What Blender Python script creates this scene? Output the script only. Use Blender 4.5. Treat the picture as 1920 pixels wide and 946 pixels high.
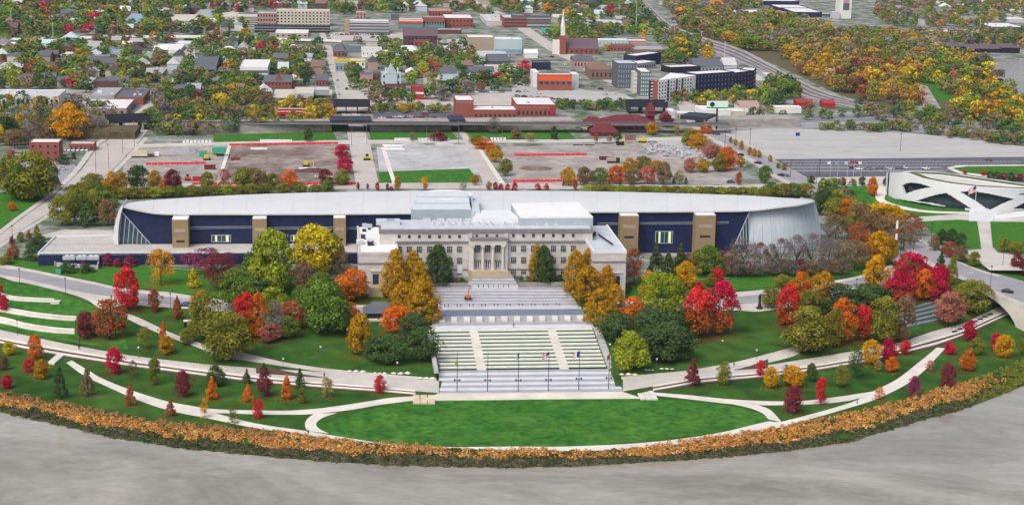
import bpy, math, random
import numpy as np
from mathutils import Matrix, Vector
random.seed(7)
for _o in list(bpy.data.objects): bpy.data.objects.remove(_o)
SC = bpy.context.scene
COL = SC.collection
# ------------------------------------------------------------------ camera
FPX, CX, CY, HC = 3200.0, 960.0, 473.0, 155.0
TH, RO = math.atan(723 / 3200.0), 0.018
ct, st, cr, sr = math.cos(TH), math.sin(TH), math.cos(RO), math.sin(RO)
CR = (cr, st * sr, ct * sr); CU = (-sr, st * cr, ct * cr); CW = (0.0, ct, -st)
cd = bpy.data.cameras.new('camera'); cam = bpy.data.objects.new('camera', cd); COL.objects.link(cam)
cam.matrix_world = Matrix(((CR[0], CU[0], -CW[0], 0), (CR[1], CU[1], -CW[1], 0), (CR[2], CU[2], -CW[2], HC), (0, 0, 0, 1)))
cd.sensor_width = 36.0; cd.lens = 36.0 * FPX / 1920.0; cd.clip_start = 1.0; cd.clip_end = 40000.0
SC.camera = cam
# ------------------------------------------------------------------ sky, sun, exposure
SUN_EL, SUN_AZ = math.radians(52), math.radians(215)      # azimuth from +Y clockwise: behind the camera, to the left
wd = bpy.data.worlds.new('World'); SC.world = wd; wd.use_nodes = True
nt = wd.node_tree; nt.nodes.clear()
sky = nt.nodes.new('ShaderNodeTexSky'); sky.sky_type = 'NISHITA'; sky.sun_disc = False
sky.sun_elevation = SUN_EL; sky.sun_rotation = SUN_AZ; sky.altitude = 200; sky.air_density = 1.0; sky.dust_density = 7.0; sky.ozone_density = 1.0
bg = nt.nodes.new('ShaderNodeBackground'); bg.inputs[1].default_value = 0.15
wo = nt.nodes.new('ShaderNodeOutputWorld')
nt.links.new(sky.outputs[0], bg.inputs[0]); nt.links.new(bg.outputs[0], wo.inputs[0])
sl = bpy.data.lights.new('sun', 'SUN'); sl.energy = 1.1; sl.angle = math.radians(35); sl.color = (1.0, 0.995, 0.975)
so = bpy.data.objects.new('sun', sl); COL.objects.link(so)
sdir = Vector((math.sin(SUN_AZ) * math.cos(SUN_EL), math.cos(SUN_AZ) * math.cos(SUN_EL), math.sin(SUN_EL)))
so.rotation_euler = sdir.to_track_quat('Z', 'Y').to_euler(); so.location = (0, 0, 400)
SC.view_settings.view_transform = 'Standard'; SC.view_settings.look = 'None'; SC.view_settings.gamma = 1.0
SC.view_settings.use_curve_mapping = False
SC.view_settings.exposure = 0.3
SC.render.engine = 'CYCLES'
SC.cycles.max_bounces = 5; SC.cycles.diffuse_bounces = 3; SC.cycles.glossy_bounces = 2; SC.cycles.transmission_bounces = 2
SC.cycles.transparent_max_bounces = 4; SC.cycles.use_denoising = True
try: SC.cycles.denoiser = 'OPENIMAGEDENOISE'
except Exception: pass
# ------------------------------------------------------------------ photo pixel -> place
A = 0.1                                   # the street grid is turned a little to the view
E1 = (math.cos(A), math.sin(A)); E2 = (-math.sin(A), math.cos(A))
def ray(px, py):
    a = (px - CX) / FPX; b = (CY - py) / FPX
    return (CW[0] + a * CR[0] + b * CU[0], CW[1] + a * CR[1] + b * CU[1], CW[2] + a * CR[2] + b * CU[2])
def P(px, py, z=0.0):
    d = ray(px, py); t = (z - HC) / d[2]
    return (d[0] * t, d[1] * t, z)
def onplane(px, py, o, e=E1):             # vertical plane through o along e
    d = ray(px, py); n = (-e[1], e[0])
    t = (o[0] * n[0] + o[1] * n[1]) / (d[0] * n[0] + d[1] * n[1])
    return (d[0] * t, d[1] * t, HC + d[2] * t)
def proj(x, y, z):
    v = (x, y, z - HC)
    c = v[1] * CW[1] + v[2] * CW[2]; a = v[0] * CR[0] + v[1] * CR[1] + v[2] * CR[2]; b = v[0] * CU[0] + v[1] * CU[1] + v[2] * CU[2]
    return CX + FPX * a / c, CY - FPX * b / c
CROPS = {}
for i, r in enumerate('ABCD'):
    for j in range(4): CROPS[r + str(j + 1)] = (480 * j, (0, 220, 430, 640)[i])
KC = 1892 / 480.0
def cp(c, x, y):
    o = CROPS[c]; return (o[0] + x / KC, o[1] + y / KC)
def cps(c, *xy): return [cp(c, xy[i], xy[i + 1]) for i in range(0, len(xy), 2)]
# ------------------------------------------------------------------ terrain: the bank and hill between river and street level
_cv = [
 (-10.5, [(-200,745),(0,772),(96,792),(203,818),(330,838),(480,853),(607,864),(734,871),(960,876),(1087,872),(1214,864),(1340,857),(1440,848),(1592,828),(1694,797),(1820,762),(1920,722),(2150,620)]),
 (-8.7, [(-200,690),(0,735),(101,754),(254,785),(380,798),(480,808),(581,819),(683,833),(835,844),(960,847),(1100,848),(1214,843),(1340,825),(1440,808),(1592,777),(1694,754),(1820,719),(1920,678),(2150,580)]),
 (-8.2, [(-200,600),(0,646),(76,664),(142,674),(254,691),(380,707),(480,719),(607,729),(708,736),(779,742),(990,748),(1210,743),(1224,736),(1315,720),(1440,708),(1541,695),(1618,682),(1694,665),(1757,650),(1805,632),(1871,602),(1920,580),(2150,480)]),
 (-7.2, [(-200,588),(0,634),(142,659),(254,677),(380,694),(480,706),(607,718),(708,726),(820,736),(990,738),(1168,733),(1315,708),(1440,697),(1541,683),(1618,670),(1694,652),(1745,637),(1805,620),(1871,590),(1920,568),(2150,468)]),
 (-7.0, [(-200,570),(0,618),(122,644),(241,666),(368,681),(480,690),(607,697),(710,704),(820,714),(990,712),(1165,710),(1290,701),(1376,690),(1440,684),(1541,668),(1618,655),(1694,640),(1745,622),(1805,606),(1871,576),(1920,552),(2150,450)]),
 (-3.6, [(-200,540),(0,575),(100,580),(190,590),(260,590),(360,590),(500,602),(700,600),(815,600),(990,600),(1120,597),(1200,592),(1380,588),(1480,592),(1600,575),(1700,566),(1800,556),(1860,543),(1920,526),(2150,430)]),
 (-1.5, [(-200,515),(0,535),(100,545),(193,565),(260,560),(416,565),(600,563),(815,558),(990,556),(1120,553),(1366,560),(1440,560),(1582,545),(1700,527),(1790,522),(1836,520),(1920,505),(2150,420)]),
 (0.0, [(-200,470),(0,485),(300,502),(700,527),(990,522),(1170,530),(1366,522),(1500,500),(1700,475),(1790,484),(1920,482),(2150,405)]),
]
CURV = []
for z, pts in _cv:
    w = sorted(P(x, y, z) for x, y in pts)
    CURV.append((np.array([q[0] for q in w]), np.array([q[1] for q in w]), z))
ZC = [c[2] for c in CURV]
def cury(X):
    ys = []; last = -1e9
    for xs, yy, z in CURV:
        v = float(np.interp(X, xs, yy))
        if v < last + 0.6: v = last + 0.6
        ys.append(v); last = v
    return ys
def h(X, Y):
    ys = cury(X)
    if Y >= ys[-1]: return 0.0
    if Y <= ys[0]: return ZC[0] - 0.08 * (ys[0] - Y)
    for k in range(1, len(ys)):
        if Y < ys[k]:
            return ZC[k-1] + (ZC[k] - ZC[k-1]) * (Y - ys[k-1]) / (ys[k] - ys[k-1])
    return 0.0
_atc = {}
def at(px, py, dz=0.0):
    k = (round(px, 1), round(py, 1))
    if k not in _atc:
        d = ray(px, py)
        if py < 478: _atc[k] = P(px, py, 0)
        else:
            t0 = (0.3 - HC) / d[2]; t1 = (-13.0 - HC) / d[2]
            for _ in range(22):
                t = (t0 + t1) / 2
                if HC + d[2] * t > h(d[0] * t, d[1] * t): t0 = t
                else: t1 = t
            t = (t0 + t1) / 2
            x, y = d[0] * t, d[1] * t
            _atc[k] = (x, y, h(x, y))
    q = _atc[k]
    return (q[0], q[1], q[2] + dz)
def scale_at(p):                          # photo pixels per metre at a place
    c = p[1] * CW[1] + (p[2] - HC) * CW[2]
    return FPX / c
# ------------------------------------------------------------------ materials
MATS = {}
def mat(name, col, rough=0.85, var=0.12, nscale=0.4, bump=0.0, objcol=False, spec=0.2, col2=None, metallic=0.0, detail=4.0, stretch=None, bscale=None):
    if name in MATS: return MATS[name]
    m = bpy.data.materials.new(name); m.use_nodes = True
    n = m.node_tree.nodes; l = m.node_tree.links; b = n['Principled BSDF']
    b.inputs['Roughness'].default_value = rough; b.inputs['Specular IOR Level'].default_value = spec; b.inputs['Metallic'].default_value = metallic
    tc = n.new('ShaderNodeTexCoord'); mp = n.new('ShaderNodeMapping')
    if objcol:
        l.new(tc.outputs['Object'], mp.inputs[0])
    else:
        ge = n.new('ShaderNodeNewGeometry'); l.new(ge.outputs['Position'], mp.inputs[0])
    if stretch: mp.inputs['Scale'].default_value = stretch
    no = n.new('ShaderNodeTexNoise'); no.inputs['Scale'].default_value = nscale; no.inputs['Detail'].default_value = detail; no.inputs['Roughness'].default_value = 0.65
    l.new(mp.outputs[0], no.inputs['Vector'])
    if objcol:
        oi = n.new('ShaderNodeObjectInfo'); csrc = oi.outputs['Color']
    else:
        rgb = n.new('ShaderNodeRGB'); rgb.outputs[0].default_value = (*col, 1); csrc = rgb.outputs[0]
    if col2:
        mx = n.new('ShaderNodeMix'); mx.data_type = 'RGBA'; cr_ = n.new('ShaderNodeValToRGB')
        cr_.color_ramp.elements[0].position = 0.38; cr_.color_ramp.elements[1].position = 0.62
        l.new(no.outputs['Fac'], cr_.inputs[0]); l.new(cr_.outputs[0], mx.inputs[0]); l.new(csrc, mx.inputs[6]); mx.inputs[7].default_value = (*col2, 1)
        csrc = mx.outputs[2]
    mr = n.new('ShaderNodeMapRange'); mr.inputs[1].default_value = 0.25; mr.inputs[2].default_value = 0.75
    mr.inputs[3].default_value = 1 - var; mr.inputs[4].default_value = 1 + var
    no2 = n.new('ShaderNodeTexNoise'); no2.inputs['Scale'].default_value = nscale * 4.3; no2.inputs['Detail'].default_value = 3
    l.new(mp.outputs[0], no2.inputs['Vector'])
    l.new((no2 if col2 else no).outputs['Fac'], mr.inputs[0])
    hs = n.new('ShaderNodeHueSaturation'); l.new(csrc, hs.inputs['Color']); l.new(mr.outputs[0], hs.inputs['Value'])
    l.new(hs.outputs[0], b.inputs['Base Color'])
    if bump:
        bu = n.new('ShaderNodeBump'); bu.inputs['Strength'].default_value = bump; bu.inputs['Distance'].default_value = 0.4
        nb = n.new('ShaderNodeTexNoise'); nb.inputs['Scale'].default_value = bscale or nscale * 3; nb.inputs['Detail'].default_value = 5
        l.new(mp.outputs[0], nb.inputs['Vector']); l.new(nb.outputs['Fac'], bu.inputs['Height']); l.new(bu.outputs[0], b.inputs['Normal'])
    MATS[name] = m
    return m
def foliage_mat(name, trans=0.25):
    m = bpy.data.materials.new(name); m.use_nodes = True
    n = m.node_tree.nodes; l = m.node_tree.links; n.clear()
    out = n.new('ShaderNodeOutputMaterial'); d = n.new('ShaderNodeBsdfDiffuse'); t = n.new('ShaderNodeBsdfTranslucent'); ms = n.new('ShaderNodeMixShader')
    oi = n.new('ShaderNodeObjectInfo'); at_ = n.new('ShaderNodeAttribute'); at_.attribute_name = 'v'
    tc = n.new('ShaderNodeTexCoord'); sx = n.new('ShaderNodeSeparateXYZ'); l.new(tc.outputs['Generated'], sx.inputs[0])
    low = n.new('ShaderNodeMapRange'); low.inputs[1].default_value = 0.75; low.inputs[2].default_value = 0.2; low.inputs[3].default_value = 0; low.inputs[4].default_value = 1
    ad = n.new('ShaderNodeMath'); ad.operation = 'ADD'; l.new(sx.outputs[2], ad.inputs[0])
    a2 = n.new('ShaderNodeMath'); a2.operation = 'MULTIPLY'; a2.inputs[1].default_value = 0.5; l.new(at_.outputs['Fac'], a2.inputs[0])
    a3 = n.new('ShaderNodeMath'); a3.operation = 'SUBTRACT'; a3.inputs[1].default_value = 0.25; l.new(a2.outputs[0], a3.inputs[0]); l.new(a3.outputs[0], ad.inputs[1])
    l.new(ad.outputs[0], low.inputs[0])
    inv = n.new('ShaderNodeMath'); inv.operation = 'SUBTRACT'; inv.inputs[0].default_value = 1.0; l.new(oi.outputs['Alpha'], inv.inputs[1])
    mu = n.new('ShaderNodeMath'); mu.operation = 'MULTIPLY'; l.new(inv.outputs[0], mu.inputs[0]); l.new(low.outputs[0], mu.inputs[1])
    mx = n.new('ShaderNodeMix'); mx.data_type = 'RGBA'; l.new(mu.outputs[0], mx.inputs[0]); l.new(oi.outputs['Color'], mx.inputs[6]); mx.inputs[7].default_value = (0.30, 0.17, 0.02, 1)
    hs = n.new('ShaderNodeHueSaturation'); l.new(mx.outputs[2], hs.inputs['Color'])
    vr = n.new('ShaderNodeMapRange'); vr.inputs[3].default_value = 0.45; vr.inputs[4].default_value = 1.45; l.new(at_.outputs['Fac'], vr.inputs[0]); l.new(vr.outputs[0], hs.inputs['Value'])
    hr = n.new('ShaderNodeMapRange'); hr.inputs[3].default_value = 0.485; hr.inputs[4].default_value = 0.515
    a4 = n.new('ShaderNodeMath'); a4.operation = 'FRACT'; a5 = n.new('ShaderNodeMath'); a5.operation = 'MULTIPLY'; a5.inputs[1].default_value = 7.3
    l.new(at_.outputs['Fac'], a5.inputs[0]); l.new(a5.outputs[0], a4.inputs[0]); l.new(a4.outputs[0], hr.inputs[0]); l.new(hr.outputs[0], hs.inputs['Hue'])
    l.new(hs.outputs[0], d.inputs[0]); l.new(hs.outputs[0], t.inputs[0]); ms.inputs[0].default_value = trans
    l.new(d.outputs[0], ms.inputs[1]); l.new(t.outputs[0], ms.inputs[2]); l.new(ms.outputs[0], out.inputs[0])
    MATS[name] = m
    return m
# ------------------------------------------------------------------ mesh helpers
class MB:
    def __init__(s): s.v = []; s.f = []; s.m = []
    def add(s, vs, fs, mi=0):
        b = len(s.v); s.v += [tuple(q) for q in vs]
        for f in fs: s.f.append(tuple(i + b for i in f)); s.m.append(mi)
        return s
    def box(s, x0, x1, y0, y1, z0, z1, mi=0):
        return s.add([(x0,y0,z0),(x1,y0,z0),(x1,y1,z0),(x0,y1,z0),(x0,y0,z1),(x1,y0,z1),(x1,y1,z1),(x0,y1,z1)],
                     [(0,3,2,1),(4,5,6,7),(0,1,5,4),(1,2,6,5),(2,3,7,6),(3,0,4,7)], mi)
    def obox(s, o, u0, u1, v0, v1, z0, z1, e1=E1, e2=E2, mi=0):   # box in a turned frame
        q = lambda u, v, z: (o[0] + u*e1[0] + v*e2[0], o[1] + u*e1[1] + v*e2[1], z)
        return s.add([q(u0,v0,z0),q(u1,v0,z0),q(u1,v1,z0),q(u0,v1,z0),q(u0,v0,z1),q(u1,v0,z1),q(u1,v1,z1),q(u0,v1,z1)],
                     [(0,3,2,1),(4,5,6,7),(0,1,5,4),(1,2,6,5),(2,3,7,6),(3,0,4,7)], mi)
    def prism(s, poly, z0, z1, mi=0, top=None):    # poly: list of (x,y[,..]) anticlockwise from above
        n = len(poly)
        zs = [z1] * n if top is None else top
        vs = [(p[0], p[1], z0) for p in poly] + [(p[0], p[1], zs[i]) for i, p in enumerate(poly)]
        return s.add(vs, [tuple(range(n - 1, -1, -1)), tuple(range(n, 2 * n))] + [(i, (i + 1) % n, n + (i + 1) % n, n + i) for i in range(n)], mi)
    def cyl(s, x, y, z0, z1, r0, r1=None, n=8, mi=0):
        r1 = r0 if r1 is None else r1
        c = [(math.cos(2*math.pi*i/n), math.sin(2*math.pi*i/n)) for i in range(n)]
        vs = [(x + r0*a, y + r0*b, z0) for a, b in c] + [(x + r1*a, y + r1*b, z1) for a, b in c]
        return s.add(vs, [tuple(range(n-1,-1,-1)), tuple(range(n, 2*n))] + [(i, (i+1) % n, n + (i+1) % n, n + i) for i in range(n)], mi)
    def bar(s, p, q, r=0.1, mi=0, n=5):
        p = Vector(p); q = Vector(q); d = (q - p)
        if d.length < 1e-6: return s
        d.normalize(); a = d.orthogonal().normalized(); b = d.cross(a)
        c = [(math.cos(2*math.pi*i/n)*r, math.sin(2*math.pi*i/n)*r) for i in range(n)]
        vs = [tuple(p + a*x + b*y) for x, y in c] + [tuple(q + a*x + b*y) for x, y in c]
        return s.add(vs, [tuple(range(n)), tuple(range(2*n-1, n-1, -1))] + [(i, n + i, n + (i+1) % n, (i+1) % n) for i in range(n)], mi)
    def mesh(s, name, mats):
        me = bpy.data.meshes.new(name); me.from_pydata(s.v, [], s.f)
        for m in (mats if isinstance(mats, (list, tuple)) else [mats]): me.materials.append(m)
        if any(s.m): me.polygons.foreach_set('material_index', s.m)
        me.update(); return me
    def build(s, name, mats, parent=None, **kw):
        return link(name, s.mesh(name, mats), parent, **kw)
def link(name, me, parent=None, loc=None, rz=None, scale=None, color=None, smooth=False, **props):
    o = bpy.data.objects.new(name, me); COL.objects.link(o)
    if parent is not None: o.parent = parent
    if loc is not None: o.location = loc
    if rz is not None: o.rotation_euler = (0, 0, rz)
    if scale is not None: o.scale = scale
    if color is not None: o.color = color
    if smooth and me is not None:
        me.polygons.foreach_set('use_smooth', [True] * len(me.polygons))
    for k, v in props.items(): o[k] = v
    return o
def thing(name, label, category, loc=(0, 0, 0), rz=0.0, group=None):
    o = link(name, None, None, loc, rz); o.empty_display_size = 0.5
    o['label'] = label; o['category'] = category
    if group: o['group'] = group
    return o
def ensure_up(poly):
    a = sum(poly[i][0]*poly[(i+1) % len(poly)][1] - poly[(i+1) % len(poly)][0]*poly[i][1] for i in range(len(poly)))
    return poly if a > 0 else poly[::-1]
def sheet(name, pxpoly, m, z=0.01, thick=0.0, zplane=0.0, parent=None, **kw):   # flat sheet on street level, outline given in the photo
    poly = ensure_up([P(x, y, zplane) for x, y in pxpoly])
    b = MB()
    if thick: b.prism(poly, zplane - thick, zplane + z)
    else: b.add([(p[0], p[1], zplane + z) for p in poly], [tuple(range(len(poly)))])
    return b.build(name, m, parent, **kw)
def resample(pts, n):
    d = [0.0]
    for i in range(1, len(pts)): d.append(d[-1] + math.dist(pts[i], pts[i-1]))
    return [(float(np.interp(t, d, [p[0] for p in pts])), float(np.interp(t, d, [p[1] for p in pts]))) for t in np.linspace(0, d[-1], n)]
def smooth_px(pts, n):                      # Catmull-Rom through photo points, n samples
    q = [pts[0]] + list(pts) + [pts[-1]]; out = []
    for i in range(1, len(q) - 2):
        for k in range(8):
            t = k / 8.0; p0, p1, p2, p3 = q[i-1], q[i], q[i+1], q[i+2]
            out.append(tuple(0.5*((2*p1[j]) + (-p0[j]+p2[j])*t + (2*p0[j]-5*p1[j]+4*p2[j]-p3[j])*t*t + (-p0[j]+3*p1[j]-3*p2[j]+p3[j])*t**3) for j in (0, 1)))
    out.append(tuple(pts[-1]))
    return resample(out, n)
def strip(name, ea, eb, m, dz=0.06, n=60, across=3, thick=0.0, parent=None, zfix=None, **kw):   # a draped ribbon between two photo edge lines
    ea = smooth_px(ea, n); eb = smooth_px(eb, n); b = MB(); vs = []
    for p, q in zip(ea, eb):
        for k in range(across + 1):
            t = k / across; x, y = p[0] + (q[0]-p[0])*t, p[1] + (q[1]-p[1])*t
            vs.append(at(x, y, dz) if zfix is None else P(x, y, zfix))
    w = across + 1; fs = []
    for i in range(n - 1):
        for k in range(across): fs.append((i*w + k, i*w + k + 1, (i+1)*w + k + 1, (i+1)*w + k))
    base = len(vs)
    if thick:
        for i in range(n):
            for k in (0, across): v = vs[i*w + k]; vs.append((v[0], v[1], v[2] - thick))
        for i in range(n - 1):
            fs.append((i*w, (i+1)*w, base + 2*(i+1), base + 2*i)); fs.append((i*w + across, base + 2*i + 1, base + 2*(i+1) + 1, (i+1)*w + across))
        fs.append((0, base, base + 1, across)); fs.append(((n-1)*w, (n-1)*w + across, base + 2*(n-1) + 1, base + 2*(n-1)))
    b.add(vs, fs)
    # faces look up
    me = b.mesh(name, m)
    if thick == 0 and len(me.polygons) and me.polygons[0].normal.z < 0: me.flip_normals()
    return link(name, me, parent, **kw)
def linestrip(c, w0, w1, up=None):           # two edges at +-w around a photo centreline (w in photo px, sideways)
    n = len(c); a = []; b = []
    for i, (x, y) in enumerate(c):
        w = w0 + (w1 - w0) * i / max(1, n - 1); a.append((x - w, y)); b.append((x + w, y))
    return a, b
# ================================================================== materials of the place
M = {}
M['lawn'] = mat('lawn', (0.030, 0.122, 0.018), 0.95, 0.42, 0.10, 0.3, col2=(0.056, 0.158, 0.024), spec=0.05)
M['hillgrass'] = mat('hill_grass', (0.026, 0.078, 0.014), 0.95, 0.38, 0.035, 0.3, col2=(0.046, 0.105, 0.018), spec=0.05)
mat('hill_lawn', (0.036, 0.14, 0.018), 0.95, 0.25, 0.1, 0.3, col2=(0.055, 0.15, 0.02), spec=0.05)
M['cityground'] = mat('city_ground', (0.075, 0.115, 0.055), 0.95, 0.35, 0.06, col2=(0.29, 0.29, 0.285), spec=0.05)
M['concrete'] = mat('pale_concrete', (0.60, 0.575, 0.515), 0.85, 0.17, 0.12)
M['walk'] = mat('walkway', (0.47, 0.445, 0.405), 0.85, 0.2, 0.1)
M['pave_dark'] = mat('grey_paving', (0.33, 0.34, 0.365), 0.8, 0.15, 0.3)
M['pave_light'] = mat('light_paving', (0.56, 0.575, 0.60), 0.8, 0.12, 0.3)
M['asphalt'] = mat('asphalt', (0.10, 0.10, 0.125), 0.9, 0.18, 0.15)
M['asphalt_worn'] = mat('worn_asphalt', (0.27, 0.27, 0.285), 0.9, 0.16, 0.10)
M['road'] = mat('street', (0.43, 0.395, 0.365), 0.9, 0.16, 0.10)
M['gravel'] = mat('gravel', (0.405, 0.405, 0.39), 0.95, 0.12, 0.05, col2=(0.36, 0.36, 0.35), stretch=(.4, 1.6, 1))
M['gravel_grey'] = mat('grey_gravel', (0.44, 0.445, 0.45), 0.95, 0.18, 0.05, col2=(0.33, 0.325, 0.32))
M['dirt'] = mat('dirt', (0.14, 0.105, 0.088), 0.95, 0.4, 0.045, col2=(0.30, 0.25, 0.225))
M['dirt_grey'] = mat('grey_dirt', (0.36, 0.33, 0.30), 0.95, 0.28, 0.05, col2=(0.25, 0.225, 0.21))
M['paint'] = mat('road_paint', (0.75, 0.75, 0.72), 0.7, 0.15, 0.8)
M['yellowpaint'] = mat('yellow_paint', (0.6, 0.42, 0.12), 0.7, 0.15, 0.8)
M['mulch'] = mat('mulch', (0.09, 0.055, 0.045), 0.95, 0.3, 0.4)
M['stone'] = mat('limestone', (0.51, 0.495, 0.475), 0.9, 0.2, 0.25, stretch=(1, 1, 2))
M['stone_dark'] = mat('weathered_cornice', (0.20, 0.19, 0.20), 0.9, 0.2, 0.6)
M['white'] = mat('white_panel', (0.64, 0.66, 0.68), 0.6, 0.05, 0.15)
M['whiteroof'] = mat('white_roof', (0.70, 0.70, 0.69), 0.7, 0.07, 0.12)
M['navy'] = mat('navy_cladding', (0.013, 0.021, 0.068), 0.4, 0.25, 0.5, spec=0.3)
M['tan'] = mat('tan_stone', (0.28, 0.205, 0.115), 0.85, 0.12, 0.5)
M['glass'] = mat('dark_glass', (0.02, 0.035, 0.05), 0.12, 0.3, 0.3, spec=0.6)
M['tealglass'] = mat('teal_glass', (0.03, 0.07, 0.10), 0.12, 0.3, 0.3, spec=0.6)
M['window'] = mat('window_glass', (0.035, 0.04, 0.055), 0.2, 0.4, 0.2, spec=0.5)
M['metal_dark'] = mat('dark_metal', (0.03, 0.03, 0.045), 0.5, 0.2, 1.0)
M['metal'] = mat('grey_metal', (0.42, 0.45, 0.48), 0.5, 0.1, 0.5)
M['zinc'] = mat('zinc', (0.36, 0.43, 0.47), 0.45, 0.08, 0.4)
M['obj'] = mat('painted', (1, 1, 1), 0.75, 0.12, 0.35, objcol=True)
M['objroof'] = mat('roofing', (1, 1, 1), 0.85, 0.18, 0.25, objcol=True)
M['objmetal'] = mat('vehicle_paint', (1, 1, 1), 0.35, 0.03, 0.5, objcol=True, spec=0.5)
M['tyre'] = mat('tyre_rubber', (0.02, 0.02, 0.02), 0.9, 0.1, 2)
M['bark'] = mat('bark', (0.075, 0.058, 0.045), 0.95, 0.3, 3.0)
M['red'] = mat('red_barrier', (0.55, 0.02, 0.03), 0.6, 0.12, 0.5)
M['wallgrey'] = mat('old_concrete_wall', (0.30, 0.285, 0.26), 0.95, 0.35, 0.18, stretch=(1, 1, 3))
foliage_mat('foliage', 0.2)
# grass mowing colour is in lawn; the river is muddy and rippled, light and dark ripple sheen tinted into its colour
wm = bpy.data.materials.new('river_water'); wm.use_nodes = True
n = wm.node_tree.nodes; l = wm.node_tree.links; b = n['Principled BSDF']
b.inputs['Roughness'].default_value = 0.04; b.inputs['IOR'].default_value = 1.33
ge = n.new('ShaderNodeNewGeometry'); mp = n.new('ShaderNodeMapping'); mp.inputs['Scale'].default_value = (0.55, 1.0, 1); mp.inputs['Rotation'].default_value = (0, 0, 0.35); l.new(ge.outputs['Position'], mp.inputs[0])
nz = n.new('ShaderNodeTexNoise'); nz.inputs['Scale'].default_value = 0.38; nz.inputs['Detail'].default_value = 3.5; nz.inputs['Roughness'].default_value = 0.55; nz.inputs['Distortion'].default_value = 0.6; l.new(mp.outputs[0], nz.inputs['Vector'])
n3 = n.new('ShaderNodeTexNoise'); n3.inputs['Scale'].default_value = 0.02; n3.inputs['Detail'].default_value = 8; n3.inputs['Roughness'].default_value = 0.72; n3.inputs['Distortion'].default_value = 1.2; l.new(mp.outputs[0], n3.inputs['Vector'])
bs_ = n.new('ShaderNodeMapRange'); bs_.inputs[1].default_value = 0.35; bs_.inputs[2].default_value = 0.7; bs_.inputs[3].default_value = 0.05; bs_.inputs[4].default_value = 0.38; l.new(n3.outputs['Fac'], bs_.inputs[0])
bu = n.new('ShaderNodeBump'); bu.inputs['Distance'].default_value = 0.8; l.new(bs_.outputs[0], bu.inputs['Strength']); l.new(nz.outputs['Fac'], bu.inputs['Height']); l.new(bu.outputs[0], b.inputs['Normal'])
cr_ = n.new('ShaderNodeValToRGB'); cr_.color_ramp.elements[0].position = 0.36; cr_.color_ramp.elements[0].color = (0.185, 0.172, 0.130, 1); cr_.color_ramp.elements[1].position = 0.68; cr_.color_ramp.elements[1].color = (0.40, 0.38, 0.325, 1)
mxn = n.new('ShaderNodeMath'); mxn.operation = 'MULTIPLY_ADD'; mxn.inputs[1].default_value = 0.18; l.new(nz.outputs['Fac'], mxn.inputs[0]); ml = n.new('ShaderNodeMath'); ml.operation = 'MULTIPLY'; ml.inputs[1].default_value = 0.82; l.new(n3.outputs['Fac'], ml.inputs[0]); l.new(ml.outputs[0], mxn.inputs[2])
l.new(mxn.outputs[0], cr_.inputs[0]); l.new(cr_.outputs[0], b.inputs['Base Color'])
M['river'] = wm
# ================================================================== ground, river
xs = sorted(set([-6000, -2500, -1200, -700, -500, -400] + list(range(-320, 321, 2)) + [400, 500, 700, 1200, 2500, 6000]))
def stair_cut(x, y, z):                     # the ground lies under the staircase
    px, py = proj(x, y, z)
    for _ in range(3):
        zs = float(np.interp(py, [508,516,534,540,573,592,614,692,736,748,752], [0,0,-.6,-.9,-3.7,-4.3,-4.6,-7.7,-7.9,-8.6,-8.3])) - .5
        px, py = proj(x, y, zs)
    l_ = np.interp(py, [514,536,538,577,605,690,700,748], [884,884,812,819,806,818,828,828]); r_ = np.interp(py, [514,536,538,577,605,690,700,748], [960,972,1062,1087,1112,1140,1142,1160])
    return (x, y, min(z, zs)) if (510 < py < 749 and l_ < px < r_) else (x, y, z)
b = MB(); rows = []
for X in xs:
    ys = cury(X); col = [(X, ys[0] - 40, ZC[0] - 3.2)]
    for k in range(len(ys) - 1):
        for s_ in range(8):
            t = s_ / 8.0; col.append((X, ys[k] + (ys[k+1]-ys[k])*t, ZC[k] + (ZC[k+1]-ZC[k])*t))
    col.append((X, ys[-1], 0.0)); rows.append([stair_cut(*p) for p in col])
nr = len(rows[0]); b.v = [p for c in rows for p in c]
b.f = [(i*nr + j, (i+1)*nr + j, (i+1)*nr + j + 1, i*nr + j + 1) for i in range(len(xs)-1) for j in range(nr-1)]; b.m = [0]*len(b.f)
b.build('river_park_lawn', M['hillgrass'], kind='structure')
b = MB()
for X in xs:
    y0 = cury(X)[-1]
    b.v += [(X, y, 0.0) for y in (y0, max(y0 + 50, 900), 2000, 5000, 15000, 30000)]
b.f = [(i*6 + j, (i+1)*6 + j, (i+1)*6 + j + 1, i*6 + j + 1) for i in range(len(xs)-1) for j in range(5)]; b.m = [0]*len(b.f)
b.build('ground', M['cityground'], kind='structure')
b = MB().add([(-4000, -900, -10.5), (4000, -900, -10.5), (4000, 900, -10.5), (-4000, 900, -10.5)], [(0, 1, 2, 3)])
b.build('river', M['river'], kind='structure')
sheet('far_river', cps('A4', 1560,470, 1700,455, 1892,440, 2100,430, 2100,760, 1892,690, 1780,640, 1680,580, 1640,530, 1590,490), M['river'], 0.05, kind='structure')
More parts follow.
